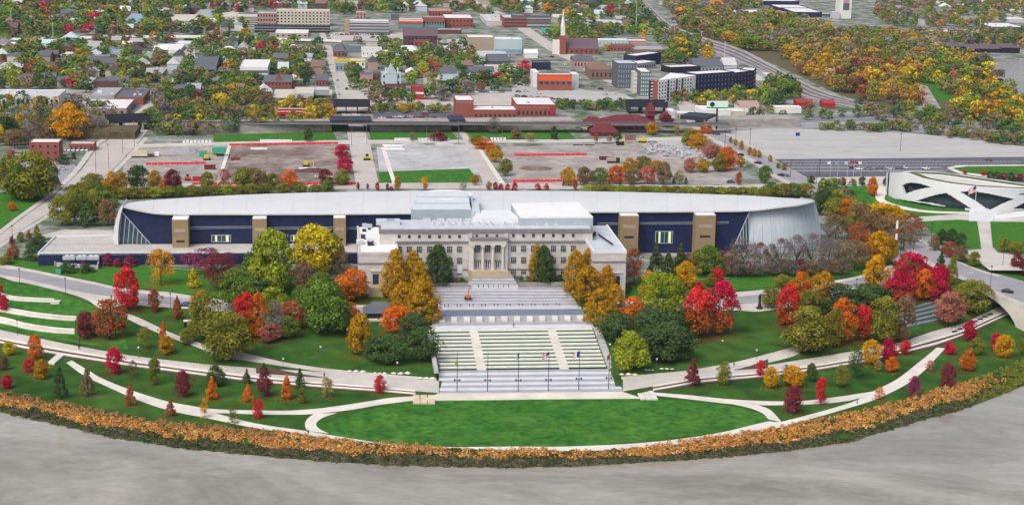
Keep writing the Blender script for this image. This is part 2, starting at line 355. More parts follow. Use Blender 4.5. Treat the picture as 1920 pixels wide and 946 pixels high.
# ================================================================== park paths (lower, by the river)
outer = [(-30,612)]
strip('lens_lawn', [(596,800),(660,776),(740,757),(830,749),(960,747),(1100,745),(1200,745),(1290,752),(1360,759),(1420,772),(1440,784)],
      [(596,802),(612,811),(660,821),(760,831),(860,836),(960,837),(1070,836),(1180,829),(1300,817),(1400,800),(1441,786)], M['lawn'], 0.05, 90, 10, kind='structure')
C_ = M['concrete']
pa = dict(kind='structure')
strip('river_path', [(120,682)]+cps('D1', 480,150, 600,240, 740,310, 1000,425, 1250,510, 1500,560, 1892,640)+cps('D2', 380,690, 640,742, 1000,778, 1400,800, 1892,813)+cps('D3', 400,810, 1000,790, 1500,722, 1892,655)+cps('D4', 250,590, 600,490, 800,425, 1000,330, 1150,220, 1250,115, 1310,50),
      cps('D1', 530,140, 640,205, 760,275, 1000,370, 1250,445, 1500,490, 1580,525, 1892,605)+cps('D2', 380,662, 640,705, 1000,757, 1400,778, 1892,775)+cps('D3', 400,775, 1000,745, 1500,680, 1892,590)+cps('D4', 110,590, 600,455, 780,365, 950,280, 1100,165, 1200,85, 1245,45), C_, 0.09, 160, 3, **pa)
strip('lawn_path', cps('D1', 1300,470, 1600,500, 1892,508)+cps('D2', 240,510, 500,490, 780,450, 1000,415, 1160,405), cps('D1', 1500,560, 1600,530, 1892,538)+cps('D2', 240,540, 430,535, 700,505, 900,470, 1160,437), C_, 0.085, 60, 3, **pa)
strip('curved_path', cps('D2', 430,533, 385,565, 362,605, 368,640, 390,662), cps('D2', 600,528, 500,560, 445,605, 470,645, 540,680), C_, 0.08, 30, 4, **pa)
strip('lawn_path', cps('D3', 1030,375, 1300,395, 1600,425, 1892,440)+cps('D4', 240,440, 500,410, 640,390, 800,365), cps('D3', 1060,400, 1300,425, 1600,460, 1830,470)+cps('D4', 100,470, 400,460, 600,437, 650,425, 820,400), C_, 0.085, 60, 3, **pa)
strip('curved_path', cps('D3', 1590,455, 1750,490, 1850,530, 1892,572)+cps('D4', 5,575), cps('D3', 1820,470, 1892,495)+cps('D4', 40,525, 80,570, 100,595), C_, 0.08, 30, 4, **pa)
# promenade: upper walk and two stone ledges with planting between them
lo = lambda k: [(x, y) for x, y in _cv[k][1]]
def mid(a, b, t, sel): 
    A_ = _cv[a][1]; B_ = _cv[b][1]
    fa = lambda x: np.interp(x, [p[0] for p in A_], [p[1] for p in A_]); fb = lambda x: np.interp(x, [p[0] for p in B_], [p[1] for p in B_])
    return [(x, float(fa(x) + (fb(x)-fa(x))*t)) for x in sel]
LX = [-40,0,60,122,200,254,320,380,430,480,540,607,660,708,760,823]; RX = [1168,1224,1270,1315,1376,1440,1490,1541,1580,1618,1660,1694,1725,1757,1805,1840,1871,1900,1940]
for S, nm in ((LX, 'promenade_walk'), (RX, 'promenade_walk')):
    strip(nm, mid(3, 4, -0.02, S), mid(3, 4, 1.0, S), M['walk'], 0.07, 70, 3, **pa)
for S in (LX[:-2] + [779], RX[1:]):
    for t0, t1, mm, dz, nm in ((0.0, 0.22, C_, 0.35, 'stone_ledge'), (0.22, 0.5, M['mulch'], 0.12, 'planting_bed'), (0.5, 0.72, C_, 0.30, 'stone_ledge'), (0.72, 0.95, M['mulch'], 0.1, 'planting_bed')):
        strip(nm, mid(3, 2, t0, S), mid(3, 2, t1, S), mm, dz, 70, 1, 0.5 if dz > 0.2 else 0.0, kind='structure')
# upper walks on the hill
strip('hill_walk', cps('C1', 740,560, 900,640, 1050,715, 1230,790, 1400,850, 1560,910)+[(430,672),(480,679),(540,688),(607,697),(700,706),(818,716)],
      cps('C1', 930,620, 1020,650, 1200,735, 1330,790, 1450,830, 1600,880)+[(430,656),(480,667),(540,680),(607,690),(700,699),(818,709)], M['walk'], 0.10, 70, 3, **pa)
strip('hill_walk', [(1166,712),(1230,707),(1290,702),(1376,691),(1440,680),(1480,670),(1500,663)], [(1164,706),(1230,700),(1290,694),(1376,679),(1440,663),(1480,652),(1494,646)], M['walk'], 0.10, 50, 3, **pa)
strip('planting_bed', cps('D2', 0,165, 250,225, 500,265), cps('D2', 0,235, 250,252, 500,270), M['mulch'], 0.14, 20, 3, **pa)
strip('planting_bed', cps('D3', 1892,130, 1760,180, 1640,212), cps('D3', 1892,195, 1760,205, 1640,214), M['mulch'], 0.14, 20, 3, **pa)
strip('upper_lawn', cps('C1', 0,285, 240,300, 460,330, 700,380, 860,420, 1060,440, 1640,505), cps('C1', 100,190, 250,240, 430,265, 700,290, 900,270, 1200,270, 1640,300), MATS['hill_lawn'], 0.05, 50, 5, **pa)
strip('upper_lawn', [(1180,565),(1300,545),(1366,545),(1480,538),(1560,522),(1610,512)], [(1190,520),(1300,500),(1400,500),(1480,500),(1560,495),(1600,490)], MATS['hill_lawn'], 0.05, 40, 5, **pa)
strip('terrace_lawn', [(0,612),(60,626),(140,642),(240,655)], [(0,532),(60,530),(140,560),(220,590)], M['lawn'], 0.04, 40, 12, **pa)
# drive in front of the buildings
strip('drive_pavement', cps('C1', -120,330, 0,350, 100,385, 200,400, 490,470, 640,520, 760,590, 930,560, 1250,580, 1420,590)+[(430,585),(560,588),(700,592)],
      cps('C1', -120,240, 0,255, 200,290, 400,330, 700,390, 860,425, 1060,450, 1250,465, 1640,520)+[(480,565),(560,570),(700,572)], M['walk'], 0.12, 90, 5, **pa)
strip('drive', cps('C1', -120,315, 0,335, 200,372, 490,440, 700,480, 860,500, 1050,530, 1400,575)+[(430,581),(560,584),(700,588)],
      cps('C1', -120,265, 0,285, 200,312, 490,370, 700,410, 860,445, 1050,475, 1400,520)+[(430,570),(560,574),(700,576)], M['asphalt_worn'], 0.16, 90, 3, **pa)
strip('drive_pavement', [(1150,580),(1260,582),(1379,582),(1424,584),(1500,572),(1582,556),(1640,540),(1690,520)], [(1150,566),(1260,558),(1366,549),(1440,542),(1500,534),(1564,526),(1615,516),(1671,496)], M['walk'], 0.12, 60, 4, **pa)
strip('drive', [(1150,577),(1260,577),(1366,572),(1440,566),(1500,557),(1582,543),(1640,530),(1686,512)], [(1150,570),(1260,566),(1366,558),(1440,550),(1500,541),(1564,531),(1615,521),(1673,502)], M['asphalt_worn'], 0.16, 60, 3, **pa)
# ================================================================== streets at city level
lines = {}
def road(name, a, b2, m=None, z=0.04, n=50):
    lines.setdefault('road', []).append((a, b2))
    return strip(name, a, b2, m or M['road'], z, n, 2, kind='structure')
lr_l = [(-30,458)]+cps('B1', 0,870, 200,720, 400,575, 590,400, 730,215, 850,135)+[(232,232)]+cps('A1', 1000,830, 1100,755, 1180,690, 1250,600, 1330,440, 1400,330, 1530,255, 1700,90, 1790,5, 1850,-40)
lr_r = [(-30,480)]+cps('B1', 0,930, 370,700, 510,600, 790,420, 960,250, 1050,150)+[(282,232)]+cps('A1', 1060,830, 1190,755, 1240,690, 1330,600, 1440,440, 1440,330, 1560,255, 1730,90, 1810,5, 1870,-40)
road('left_street', lr_l, lr_r, M['road'], 0.04, 80)
strip('pavement', [(x - 14, y) for x, y in lr_l[:7]], [(x - 3, y) for x, y in lr_l[:7]], M['walk'], 0.06, 40, 1, 0.05, kind='structure')
strip('pavement', [(x + 3, y) for x, y in lr_r[:7]], [(x + 12, y) for x, y in lr_r[:7]], M['walk'], 0.06, 40, 1, 0.05, kind='structure')
road('bus_street', [(668,352),(660,300),(655,270),(650,245),(634,190),(622,140),(606,90),(598,60)], [(712,352),(700,300),(694,270),(684,245),(668,190),(648,140),(622,90),(608,60)], M['road'], 0.04)
road('side_street', [(910,352),(892,310),(872,268),(858,245)], [(942,352),(916,310),(888,268),(868,245)], M['road'], 0.04)
road('cross_street', [(235,278),(430,272),(640,270),(860,268),(1100,267),(1290,262)], [(235,271),(430,266),(640,263),(860,262),(1100,261),(1290,256)], M['walk'], 0.05)
road('back_street', [(190,352),(420,352),(700,354),(960,354),(1340,356),(1500,352)], [(190,344),(420,343),(700,343),(960,343),(1340,347),(1480,342)], M['road'], 0.045)
bl = [(1262,190),(1200,176),(1130,150),(1075,118),(1030,95),(985,65),(950,40),(900,15),(860,-15)]
br = [(1300,190),(1230,170),(1160,146),(1096,112),(1050,90),(1004,60),(968,36),(915,12),(875,-15)]
road('main_street', [(1318,258),(1285,225),(1262,190)]+bl[1:], [(1352,246),(1320,218),(1300,190)]+br[1:], M['road'], 0.04, 60)
road('main_street', [(1300,250),(1345,270),(1400,300),(1460,338),(1520,368),(1590,405),(1660,440),(1700,470),(1760,508),(1793,520),(1838,538)], [(1340,238),(1390,262),(1445,295),(1500,326),(1560,355),(1630,390),(1700,432),(1745,460),(1790,486),(1840,506),(1880,516)], M['road'], 0.06, 60)
strip('main_carriageway', [(1325,252),(1405,294),(1465,332),(1525,362),(1595,399),(1665,434),(1712,466),(1764,502),(1800,516),(1840,532)], [(1347,246),(1435,292),(1490,322),(1550,352),(1620,388),(1690,430),(1740,460),(1788,488),(1840,510),(1878,520)], M['asphalt_worn'], 0.12, 60, 2, kind='structure')
# far streets and highways
def hw(name, pts, w, z, m=None):
    o = strip(name, [(x, y + w) for x, y in pts], [(x, y - w) for x, y in pts], m or M['concrete'], 0.05, 40, 1, 0.0, kind='structure'); o.location.z = z; return o
hw('highway', [(-40,82),(60,80),(130,78),(250,76),(430,76),(520,80),(640,84)], 2.3, 3.2)
for (x0, x1) in ((-40, 140), (170, 345), (395, 640)):
    pts = [(x, float(np.interp(x, [-40,130,250,430,640], [82,78,76,76,84]))) for x in np.linspace(x0, x1, 14)]
    b = MB(); ws = [P(x, y + 2.2, 0) for x, y in pts]
    for i in range(len(ws) - 1):
        p, q = ws[i], ws[i+1]; b.add([(p[0], p[1], 0), (q[0], q[1], 0), (q[0], q[1], 3.2), (p[0], p[1], 3.2)], [(0, 1, 2, 3)])
    b.build('highway_embankment_wall', M['wallgrey'], kind='structure')
hw('highway', [(1575,66),(1620,64),(1680,62),(1750,60),(1830,58),(1930,56)], 2.5, 0.3)
hw('far_road', [(1740,2),(1790,8),(1850,14),(1940,25)], 2.0, 0.2)
hw('far_road', [(1860,20),(1900,30),(1940,45)], 1.5, 0.2, M['walk'])
hw('far_road', [(1040,28),(1070,42),(1100,50),(1150,54)], 1.5, 0.1, M['walk'])
# rail: curved line into the distance and the yard by the viaduct
road('railway_bed', [(1188,-10),(1216,30),(1240,55),(1290,80),(1340,98),(1400,122),(1460,150),(1500,178),(1560,194),(1640,205)], [(1200,-10),(1230,22),(1262,48),(1320,70),(1390,92),(1440,118),(1500,150),(1540,168),(1590,184),(1650,198)], M['dirt_grey'], 0.03)
for k in range(3):
    t0 = 0.2 + 0.25 * k
    a_ = [(1188,-10),(1216,30),(1240,55),(1290,80),(1340,98),(1400,122),(1460,150),(1500,178),(1560,194),(1640,205)]; b_ = [(1200,-10),(1230,22),(1262,48),(1320,70),(1390,92),(1440,118),(1500,150),(1540,168),(1590,184),(1650,198)]
    e_ = [(p[0]+(q[0]-p[0])*t0, p[1]+(q[1]-p[1])*t0) for p, q in zip(a_, b_)]; f_ = [(p[0]+(q[0]-p[0])*(t0+.11), p[1]+(q[1]-p[1])*(t0+.11)) for p, q in zip(a_, b_)]
    strip('railway_track', e_, f_, M['asphalt'], 0.1, 50, 1, kind='structure')
# ================================================================== lots and lawns at city level
def lot(name, pts, m, z=0.02, **kw): return sheet(name, pts, m, z, kind='structure', **kw)
lot('gravel_lot', [(1362,246),(1440,241),(1540,242),(1700,249),(1800,258),(1930,276),(1930,296),(1440,298),(1400,272)], M['gravel'])
lot('car_park', [(1446,299),(1930,294),(1930,312),(1790,312),(1772,318),(1800,326),(1720,334),(1690,332),(1490,332)], M['asphalt'], 0.03)
lot('memorial_lawn', [(1545,349),(1690,345),(1700,372),(1840,398),(1840,406),(1600,412),(1560,380)], M['lawn'], 0.03)
lot('memorial_lawn', cps('B4', 1110,770, 1400,755, 1550,765, 1572,925, 1560,970, 1450,975, 1330,925), MATS['hill_lawn'], 0.03)
lot('memorial_lawn', cps('B4', 1645,768, 1950,775, 1950,1010, 1700,985, 1660,950), MATS['hill_lawn'], 0.03)
lot('memorial_lawn', cps('B4', 1360,375, 1480,362, 1950,358, 1950,430, 1600,425, 1440,405), M['lawn'], 0.05)
lot('memorial_kerb', cps('B4', 1320,372, 1400,355, 1950,350, 1950,440, 1600,440, 1400,412), M['concrete'], 0.04)
lot('memorial_plaza', cps('B4', 1040,740, 1400,715, 1500,700, 1950,690, 1950,772, 1640,770, 1660,960, 1700,1000, 1950,1040, 1950,1130, 1640,1130, 1450,985, 1580,975, 1545,765, 1400,755, 1110,770), M['walk'], 0.045)
strip('memorial_path', cps('B4', 820,505, 800,560, 795,600, 850,640, 1000,680, 1200,705, 1500,715), cps('B4', 890,510, 890,550, 860,590, 880,620, 1010,660, 1200,690, 1500,700), M['concrete'], 0.06, 40, 2, **pa)
lot('bus_plaza', [(1505,333),(1690,330),(1690,348),(1545,350)], M['walk'], 0.035)
lot('construction_lot', [(243,276),(432,270),(412,346),(222,346)], M['dirt_grey'])
lot('construction_lot', [(436,276),(634,271),(662,343),(420,345)], M['dirt'], 0.02)
lot('gravel_pad', [(706,276),(874,270),(906,328),(712,330)], M['gravel_grey'])
lot('verge_lawn', [(708,322),(880,316),(900,343),(714,343)], M['lawn'], 0.035)
lot('construction_lot', [(916,276),(1286,266),(1400,310),(1360,345),(956,345)], M['dirt_grey'])
lot('verge_lawn', [(692,248),(846,247),(860,262),(696,264)], MATS['hill_lawn'], 0.03)
lot('verge_lawn', [(400,253),(624,246),(632,262),(400,268)], MATS['hill_lawn'], 0.03)
lot('verge_lawn', [(872,246),(1060,243),(1082,261),(888,262)], MATS['hill_lawn'], 0.03)
lot('pavement', [(714,276),(722,276),(744,345),(736,345)], M['concrete'], 0.06)
lot('pavement', [(428,272),(434,272),(412,346),(404,346)], M['concrete'], 0.06)
lot('footpath', [(893,275),(900,275),(948,345),(938,345)], M['concrete'], 0.06)
lot('road_plaza', [(1225,262),(1290,255),(1340,280),(1290,300)], M['gravel'], 0.035)
lot('car_park', [(700,212),(852,210),(852,229),(700,232)], M['asphalt'], 0.03)
lot('car_park', cps('A2', 600,830, 600,720, 760,640, 1250,690, 1900,680, 1900,780, 1340,780, 1000,775), M['road'], 0.028)
lot('car_park', cps('A3', 0,640, 130,560, 560,670, 820,690, 960,760, 640,745, 0,750), M['gravel'], 0.026)
lot('car_park', cps('A2', 1340,300, 1560,280, 1580,390, 1340,390), M['road'], 0.028)
lot('car_park', cps('A2', 540,240, 1090,240, 1090,300, 560,300), M['road'], 0.028)
lot('car_park', cps('A2', 1310,540, 1900,560, 1900,620, 1310,630), M['road'], 0.028)
lot('car_park', cps('A1', 560,590, 760,560, 760,640, 560,650), M['road'], 0.028)
lot('car_park', cps('A1', 450,660, 1130,690, 1050,760, 430,780), M['dirt_grey'], 0.026)
lot('car_park', [(88,305),(130,300),(150,318),(112,345),(90,340)], M['asphalt_worn'], 0.03)
lot('left_lawn', [(-20,365),(60,350),(100,352),(100,362),(0,432),(-20,440)], MATS['hill_lawn'], 0.03)
lot('riverside_meadow', cps('A4', 1100,545, 1450,650, 1520,720, 1400,740, 1260,750, 1120,600), MATS['hill_lawn'], 0.03)
lot('wood_floor', [(1255,18),(1400,38),(1480,42),(1560,72),(1750,77),(1790,100),(1860,125),(1850,150),(1900,178),(1925,205),(1925,250),(1780,215),(1735,198),(1650,203),(1560,172),(1500,143),(1400,98),(1340,78),(1275,55)], mat('wood_floor', (0.075, 0.07, 0.035), .95, .4, .1, col2=(.12, .10, .05)), 0.012)
lot('dirt_track', cps('A4', 1110,620, 1180,640, 1240,740, 1280,800, 1150,800), M['dirt_grey'], 0.04)
lot('rail_yard', [(1320,232),(1420,222),(1560,212),(1700,215),(1920,240),(1920,262),(1700,246),(1540,240),(1370,243)], M['asphalt_worn'], 0.015)
for k_ in range(5):
    yk = 2.6*k_
    strip('railway_track', [(1330,240-yk*1.6),(1440,233-yk*1.4),(1560,227-yk),(1700,231-yk),(1820,243-yk),(1940,260-yk)], [(1330,239-yk*1.6),(1440,232-yk*1.4),(1560,226-yk),(1700,230-yk),(1820,242-yk),(1940,259-yk)], M['asphalt'], .06, 40, 1, kind='structure')
lot('front_drive', [(60,446),(212,440),(212,432),(120,430),(80,440)], M['walk'], 0.04)
# parking bay lines in the car park beside the memorial, one part each
cpk = bpy.data.objects['car_park']
bay = MB().box(-0.12, 0.12, -2.6, 2.6, 0, 0.012).mesh('bay_line', M['paint'])
for row, (y0, x0, x1) in enumerate(((303, 1470, 1910), (308.5, 1476, 1905), (314, 1482, 1765), (320, 1490, 1770))):
    for k in range(60):
        q = P(x0 + (x1 - x0) * k / 59.0, y0, 0.034); link('bay_line', bay, cpk, q, A + 0.25)
# lane dashes on the main street
dash = MB().box(-0.12, 0.12, -1.6, 1.6, 0, 0.012).mesh('lane_dash', M['paint'])
ms = bpy.data.objects['main_carriageway']
for k in range(16):
    x, y = resample([(1440,300),(1520,346),(1600,386),(1700,440),(1790,500),(1850,522)], 16)[k]
    q = at(x, y, 0.135); link('lane_dash', dash, ms, q, -0.75)
# ================================================================== tall ornamental grass and scrub on the bank
def tuft_field():
    rng = np.random.default_rng(11); K = []
    for _ in range(5000):
        px = rng.uniform(-110, 2040); X = P(px, np.interp(px, [0, 480, 960, 1440, 1920], [750, 825, 860, 825, 695]), -9.5)[0]
        ys = cury(X); t = rng.uniform(0.0, 1.05); Y = ys[0] + (ys[1]-ys[0])*t; z = h(X, Y)
        wave = 0.5 + 0.5*math.sin(X*0.11 + 2*math.sin(X*0.031)); mid_ = abs(px - 930) < 260
        edge = 0.38 + 0.07*math.sin(X*.21) + 0.04*math.sin(X*.9) + (0.16 if mid_ else 0)
        if px > 1790 and rng.uniform() < (px-1790)/110: c = (0.16, 0.17, 0.03); hh = 1.2
        elif t < edge: c = [(0.05, 0.06, 0.03), (0.09, 0.085, 0.05), (0.075, 0.09, 0.03), (0.13, 0.11, 0.08)][rng.integers(0, 4)]; hh = 0.8
        elif (mid_ and rng.uniform() < .5) or rng.uniform() < .24: c = (0.10, 0.095, 0.03); hh = 0.9
        elif t > 0.72 and px < 520: c = (0.32, 0.19, 0.07); hh = 1.1
        else: c = [(0.56, 0.27, 0.07), (0.60, 0.34, 0.13), (0.52, 0.23, 0.045), (0.44, 0.23, 0.09), (0.36, 0.20, 0.08), (0.50, 0.26, 0.06)][rng.integers(0, 6)]; hh = 1.7*(.7+.6*wave)
        K.append((X, Y, z-.15, rng.uniform(.7, 1.55), hh*rng.uniform(.7, 1.3), *c))
    K = np.array(K); nb = 44; n_ = len(K)*nb; R = np.repeat(K, nb, axis=0)
    a = rng.uniform(0, 6.283, n_); q = np.sqrt(rng.uniform(0, 1, n_)); el = rng.uniform(.3, 1, n_)**.6; r = R[:, 3]
    c3 = np.stack([R[:, 0]+r*q*np.cos(a), R[:, 1]+r*q*np.sin(a), R[:, 2]+R[:, 4]*el*np.sqrt(np.maximum(.05, 1-q**2*.85))], 1)
    s = (rng.uniform(.13, .27, n_)*np.maximum(.8, r*.8))[:, None]
    nn = np.stack([np.cos(a)*q, np.sin(a)*q, np.full(n_, .75)], 1)+rng.normal(0, .35, (n_, 3)); nn /= np.linalg.norm(nn, axis=1)[:, None]
    t_ = np.cross(nn, rng.normal(0, 1, (n_, 3))); t_ /= np.linalg.norm(t_, axis=1)[:, None]; u_ = np.cross(nn, t_)
    V = np.stack([c3-t_*s-u_*s*.8, c3+t_*s-u_*s*.6, c3+u_*s*1.3], 1).reshape(-1, 3).tolist(); F_ = np.arange(n_*3).reshape(-1, 3).tolist()
    C = np.concatenate([R[:, 5:8]*rng.uniform(.6, 1.35, n_)[:, None], np.ones((n_, 1))], 1)
    me = bpy.data.meshes.new('bank_grass'); me.from_pydata(V, [], F_)
    at_ = me.color_attributes.new('tint', 'FLOAT_COLOR', 'CORNER'); at_.data.foreach_set('color', np.repeat(np.array(C, np.float32), 3, axis=0).ravel())
    m = bpy.data.materials.new('ornamental_grass'); m.use_nodes = True; n = m.node_tree.nodes; n.clear(); l = m.node_tree.links
    o_ = n.new('ShaderNodeOutputMaterial'); d = n.new('ShaderNodeBsdfDiffuse'); a = n.new('ShaderNodeAttribute'); a.attribute_name = 'tint'; l.new(a.outputs['Color'], d.inputs[0]); l.new(d.outputs[0], o_.inputs[0])
    me.materials.append(m)
    o = link('bank_grass', me, kind='stuff'); o['label'] = 'band of orange ornamental grass and dark scrub along the water edge'; o['category'] = 'grass'
tuft_field()
# ================================================================== landmark buildings
UNIT = {}
def unitbox(m):                            # x,y centred, front face at y=0, z from 0
    k = m.name
    if k not in UNIT: UNIT[k] = MB().box(-0.5, 0.5, -1, 0, 0, 1).mesh('piece_' + k, m)
    return UNIT[k]
def piece(name, parent, m, u, v, z, w, d, hh, o, e1=E1, rz=None, color=None):   # small box on a facade: u along, v behind(+)/proud(-), base z
    e2 = (-e1[1], e1[0])
    return link(name, unitbox(m), parent, (o[0] + u*e1[0] + v*e2[0], o[1] + u*e1[1] + v*e2[1], z), math.atan2(e1[1], e1[0]) if rz is None else rz, (w, d, hh), color)
def uv(o, p, e1=E1): return (p[0]-o[0])*e1[0] + (p[1]-o[1])*e1[1]
# ---- science centre: long bar with a curved white shell
sci = thing('science_center', 'long navy-walled science center under a sweeping white curved roof', 'building', P(700, 455, 0))
inv = lambda o: o                                  # children keep world coordinates through the helper below
def under(parent):                                 # parent's location must be removed from world-space meshes
    return (-parent.location.x, -parent.location.y, -parent.location.z)
def wpart(b, name, m, parent, **kw):
    o = b.build(name, m, parent, **kw); q = parent; off = Vector((0, 0, 0))
    while q is not None: off += Vector(q.location); q = q.parent
    o.location = -off; return o
def place(o):                                      # a linked piece given in world coordinates under a translated parent
    q = o.parent; off = Vector((0, 0, 0))
    while q is not None: off += Vector(q.location); q = q.parent
    o.location = Vector(o.location) - off; return o
ZD = 4.6                                           # terrace level
pod0 = P(72, 497, 0); 
WO = P(219, 457, ZD)                               # foot of the left end of the navy wall
Wd = lambda px, py: onplane(px, py, WO)
uL = 0.0; uR = uv(WO, Wd(1405, 455)); ZE = Wd(500, 401)[2]
# sloping head of the wall at the left end
_t = [Wd(x, y+.3) for x, y in [(231,388),(262,394.5),(305,400.5),(500,401),(900,399),(1110,397.5),(1403,395)]]
_p = [(WO[0]+.8*E1[0], WO[1]+.8*E1[1], -1.5), (WO[0]+uR*E1[0], WO[1]+uR*E1[1], -1.5)] + _t[::-1]
b = MB(); n_ = len(_p); b.add(_p + [(p[0]+E2[0], p[1]+E2[1], p[2]) for p in _p], [tuple(range(n_)), tuple(range(2*n_-1, n_-1, -1))] + [((i+1) % n_, i, n_+i, n_+(i+1) % n_) for i in range(n_)])
wpart(b, 'wall', M['navy'], sci)
b = MB(); b.obox(WO, 1, uR - 2, 1.0, 22, -1.5, ZE - 1.5); wpart(b, 'core', M['navy'], sci)
# roof lofted between front eave and the bowed back edge
fe = smooth_px([(229,386.5),(262,394),(305,400),(400,400.5),(500,400.5),(660,400),(900,398),(1110,396.5),(1300,395.5),(1403,394),(1460,388),(1500,383),(1527,376)], 90)
bk = smooth_px([(231,382),(262,377.5),(305,373.5),(400,367.5),(480,364),(600,360.5),(790,357.5),(900,357.5),(1110,358.5),(1300,363),(1403,366.5),(1460,370),(1500,372.5),(1528,375.5)], 90)
b = MB(); vs = []; nn = 7
for p, q in zip(fe, bk):
    a_ = onplane(p[0], p[1], (WO[0]-E2[0]*1.2, WO[1]-E2[1]*1.2))
    zb = 20.6 - 0.9*((p[0]-880)/650.0)**2
    c_ = P(q[0], q[1], zb)
    for k in range(nn + 1):
        t = k/nn; vs.append((a_[0]+(c_[0]-a_[0])*t, a_[1]+(c_[1]-a_[1])*t, a_[2]+(zb-a_[2])*t + 0.9*math.sin(math.pi*t)*min(1, 1-abs((p[0]-880)/680.0)**3)))
    vs.append((c_[0]+E2[0]*4, c_[1]+E2[1]*4, zb - 5)); vs.append((c_[0]+E2[0]*5.5, c_[1]+E2[1]*5.5, -1.0)); vs.append((a_[0], a_[1], a_[2]-0.55))
W_ = nn + 4; fs = []
for i in range(len(fe)-1):
    for k in range(nn + 2): fs.append((i*W_+k, (i+1)*W_+k, (i+1)*W_+k+1, i*W_+k+1))
    fs.append((i*W_, i*W_+W_-1, (i+1)*W_+W_-1, (i+1)*W_))
b.add(vs, fs)
shellm = mat('roof_membrane', (0.515, 0.535, 0.545), 0.65, 0.07, 0.05)
roof_o = wpart(b, 'roof', shellm, sci)
# standing seams across the roof, each its own strip
for k in range(4, 86, 3):
    i = k; p0 = vs[i*W_]; p1 = vs[i*W_+nn]
    if 770 < proj(*p1)[0] < 900: continue
    s = MB(); pts = [vs[i*W_+j] for j in range(nn+1)]
    for j in range(nn): s.add([(pts[j][0]-.06, pts[j][1], pts[j][2]+.01), (pts[j][0]+.06, pts[j][1], pts[j][2]+.01), (pts[j+1][0]+.06, pts[j+1][1], pts[j+1][2]+.05), (pts[j+1][0]-.06, pts[j+1][1], pts[j+1][2]+.05)], [(0,1,2,3)])
    s.v = [(x, y, z+0.04) for x, y, z in s.v]
    o = s.build('seam', M['metal'], roof_o)
    o.location = -Vector(sci.location) - Vector(roof_o.location)
# right nose: pale vertical panels, one part each
tp = smooth_px([(1403,394),(1440,390.5),(1480,385.5),(1527,376)], 17); bs = smooth_px([(1404,479),(1445,480),(1490,477),(1537,468)], 17)
panelm = mat('nose_panel', (0.40, 0.46, 0.51), 0.6, 0.10, 0.35, stretch=(1, 1, 0.12))
for i in range(16):
    s = MB(); g = []
    for j in (i, i+1):
        t_ = P(tp[j][0], tp[j][1], 17.4 + 2.6*j/16)
        b_ = P(bs[j][0], bs[j][1], -1)
        g.append([tuple(t_[k] + (b_[k]-t_[k])*t + (E1[k]*1.2*math.sin(math.pi*t)*(j/16.0) - E2[k]*0.8*math.sin(math.pi*t) if k < 2 else 0) for k in range(3)) for t in (0, .2, .4, .6, .8, 1)])
    ins = 0.012
    lft = [tuple(g[0][r][k]+(g[1][r][k]-g[0][r][k])*ins for k in range(3)) for r in range(6)]; rgt = [tuple(g[0][r][k]+(g[1][r][k]-g[0][r][k])*(1-ins) for k in range(3)) for r in range(6)]
    dz = [0.10 if i % 2 else 0.0]*6
    s.add([(p[0]-E2[0]*d, p[1]-E2[1]*d, p[2]) for p, d in zip(lft, dz)] + [(p[0]-E2[0]*d, p[1]-E2[1]*d, p[2]) for p, d in zip(rgt, dz)] + [(p[0]+E2[0]*.4, p[1]+E2[1]*.4, p[2]) for p in lft] + [(p[0]+E2[0]*.4, p[1]+E2[1]*.4, p[2]) for p in rgt],
          [(r, 6+r, 7+r, 1+r) for r in range(5)] + [(12+r, r, r+1, 13+r) for r in range(5)] + [(6+r, 18+r, 19+r, 7+r) for r in range(5)])
    wpart(s, 'nose_panel', panelm, sci)
s = MB()
e0 = P(1528, 376, 20.0); e1_ = P(1537, 468, -1); e2_ = P(1500, 440, -1)
s.add([e0, e1_, (e1_[0]+E2[0]*30-E1[0]*14, e1_[1]+E2[1]*30-E1[1]*14, -1), (e0[0]+E2[0]*8-E1[0]*4, e0[1]+E2[1]*8-E1[1]*4, e0[2])], [(0,1,2,3)]); wpart(s, 'end_wall', panelm, sci)
# left rim
s = MB(); rim = [(228.5,384),(222,396),(217,412),(213.5,430),(212.5,446),(214,458)]; inn = [(231,387.5),(227,398),(224,414),(222,430),(221,446),(222,459)]
vv = []
for (a_, b_) in zip(rim, inn):
    p = onplane(a_[0], a_[1], (WO[0]-E2[0]*2.2, WO[1]-E2[1]*2.2)); q = onplane(b_[0], b_[1], (WO[0]-E2[0]*2.2, WO[1]-E2[1]*2.2))
    vv += [p, q, (p[0]+E2[0]*14, p[1]+E2[1]*14, p[2]), (q[0]+E2[0]*14, q[1]+E2[1]*14, q[2])]
s.add(vv, [f for i in range(5) for f in ((4*i, 4*i+4, 4*i+5, 4*i+1), (4*i+2, 4*i+6, 4*i+4, 4*i), (4*i+1, 4*i+5, 4*i+7, 4*i+3))] + [(0,1,3,2)])
wpart(s, 'end_rim', M['white'], sci)
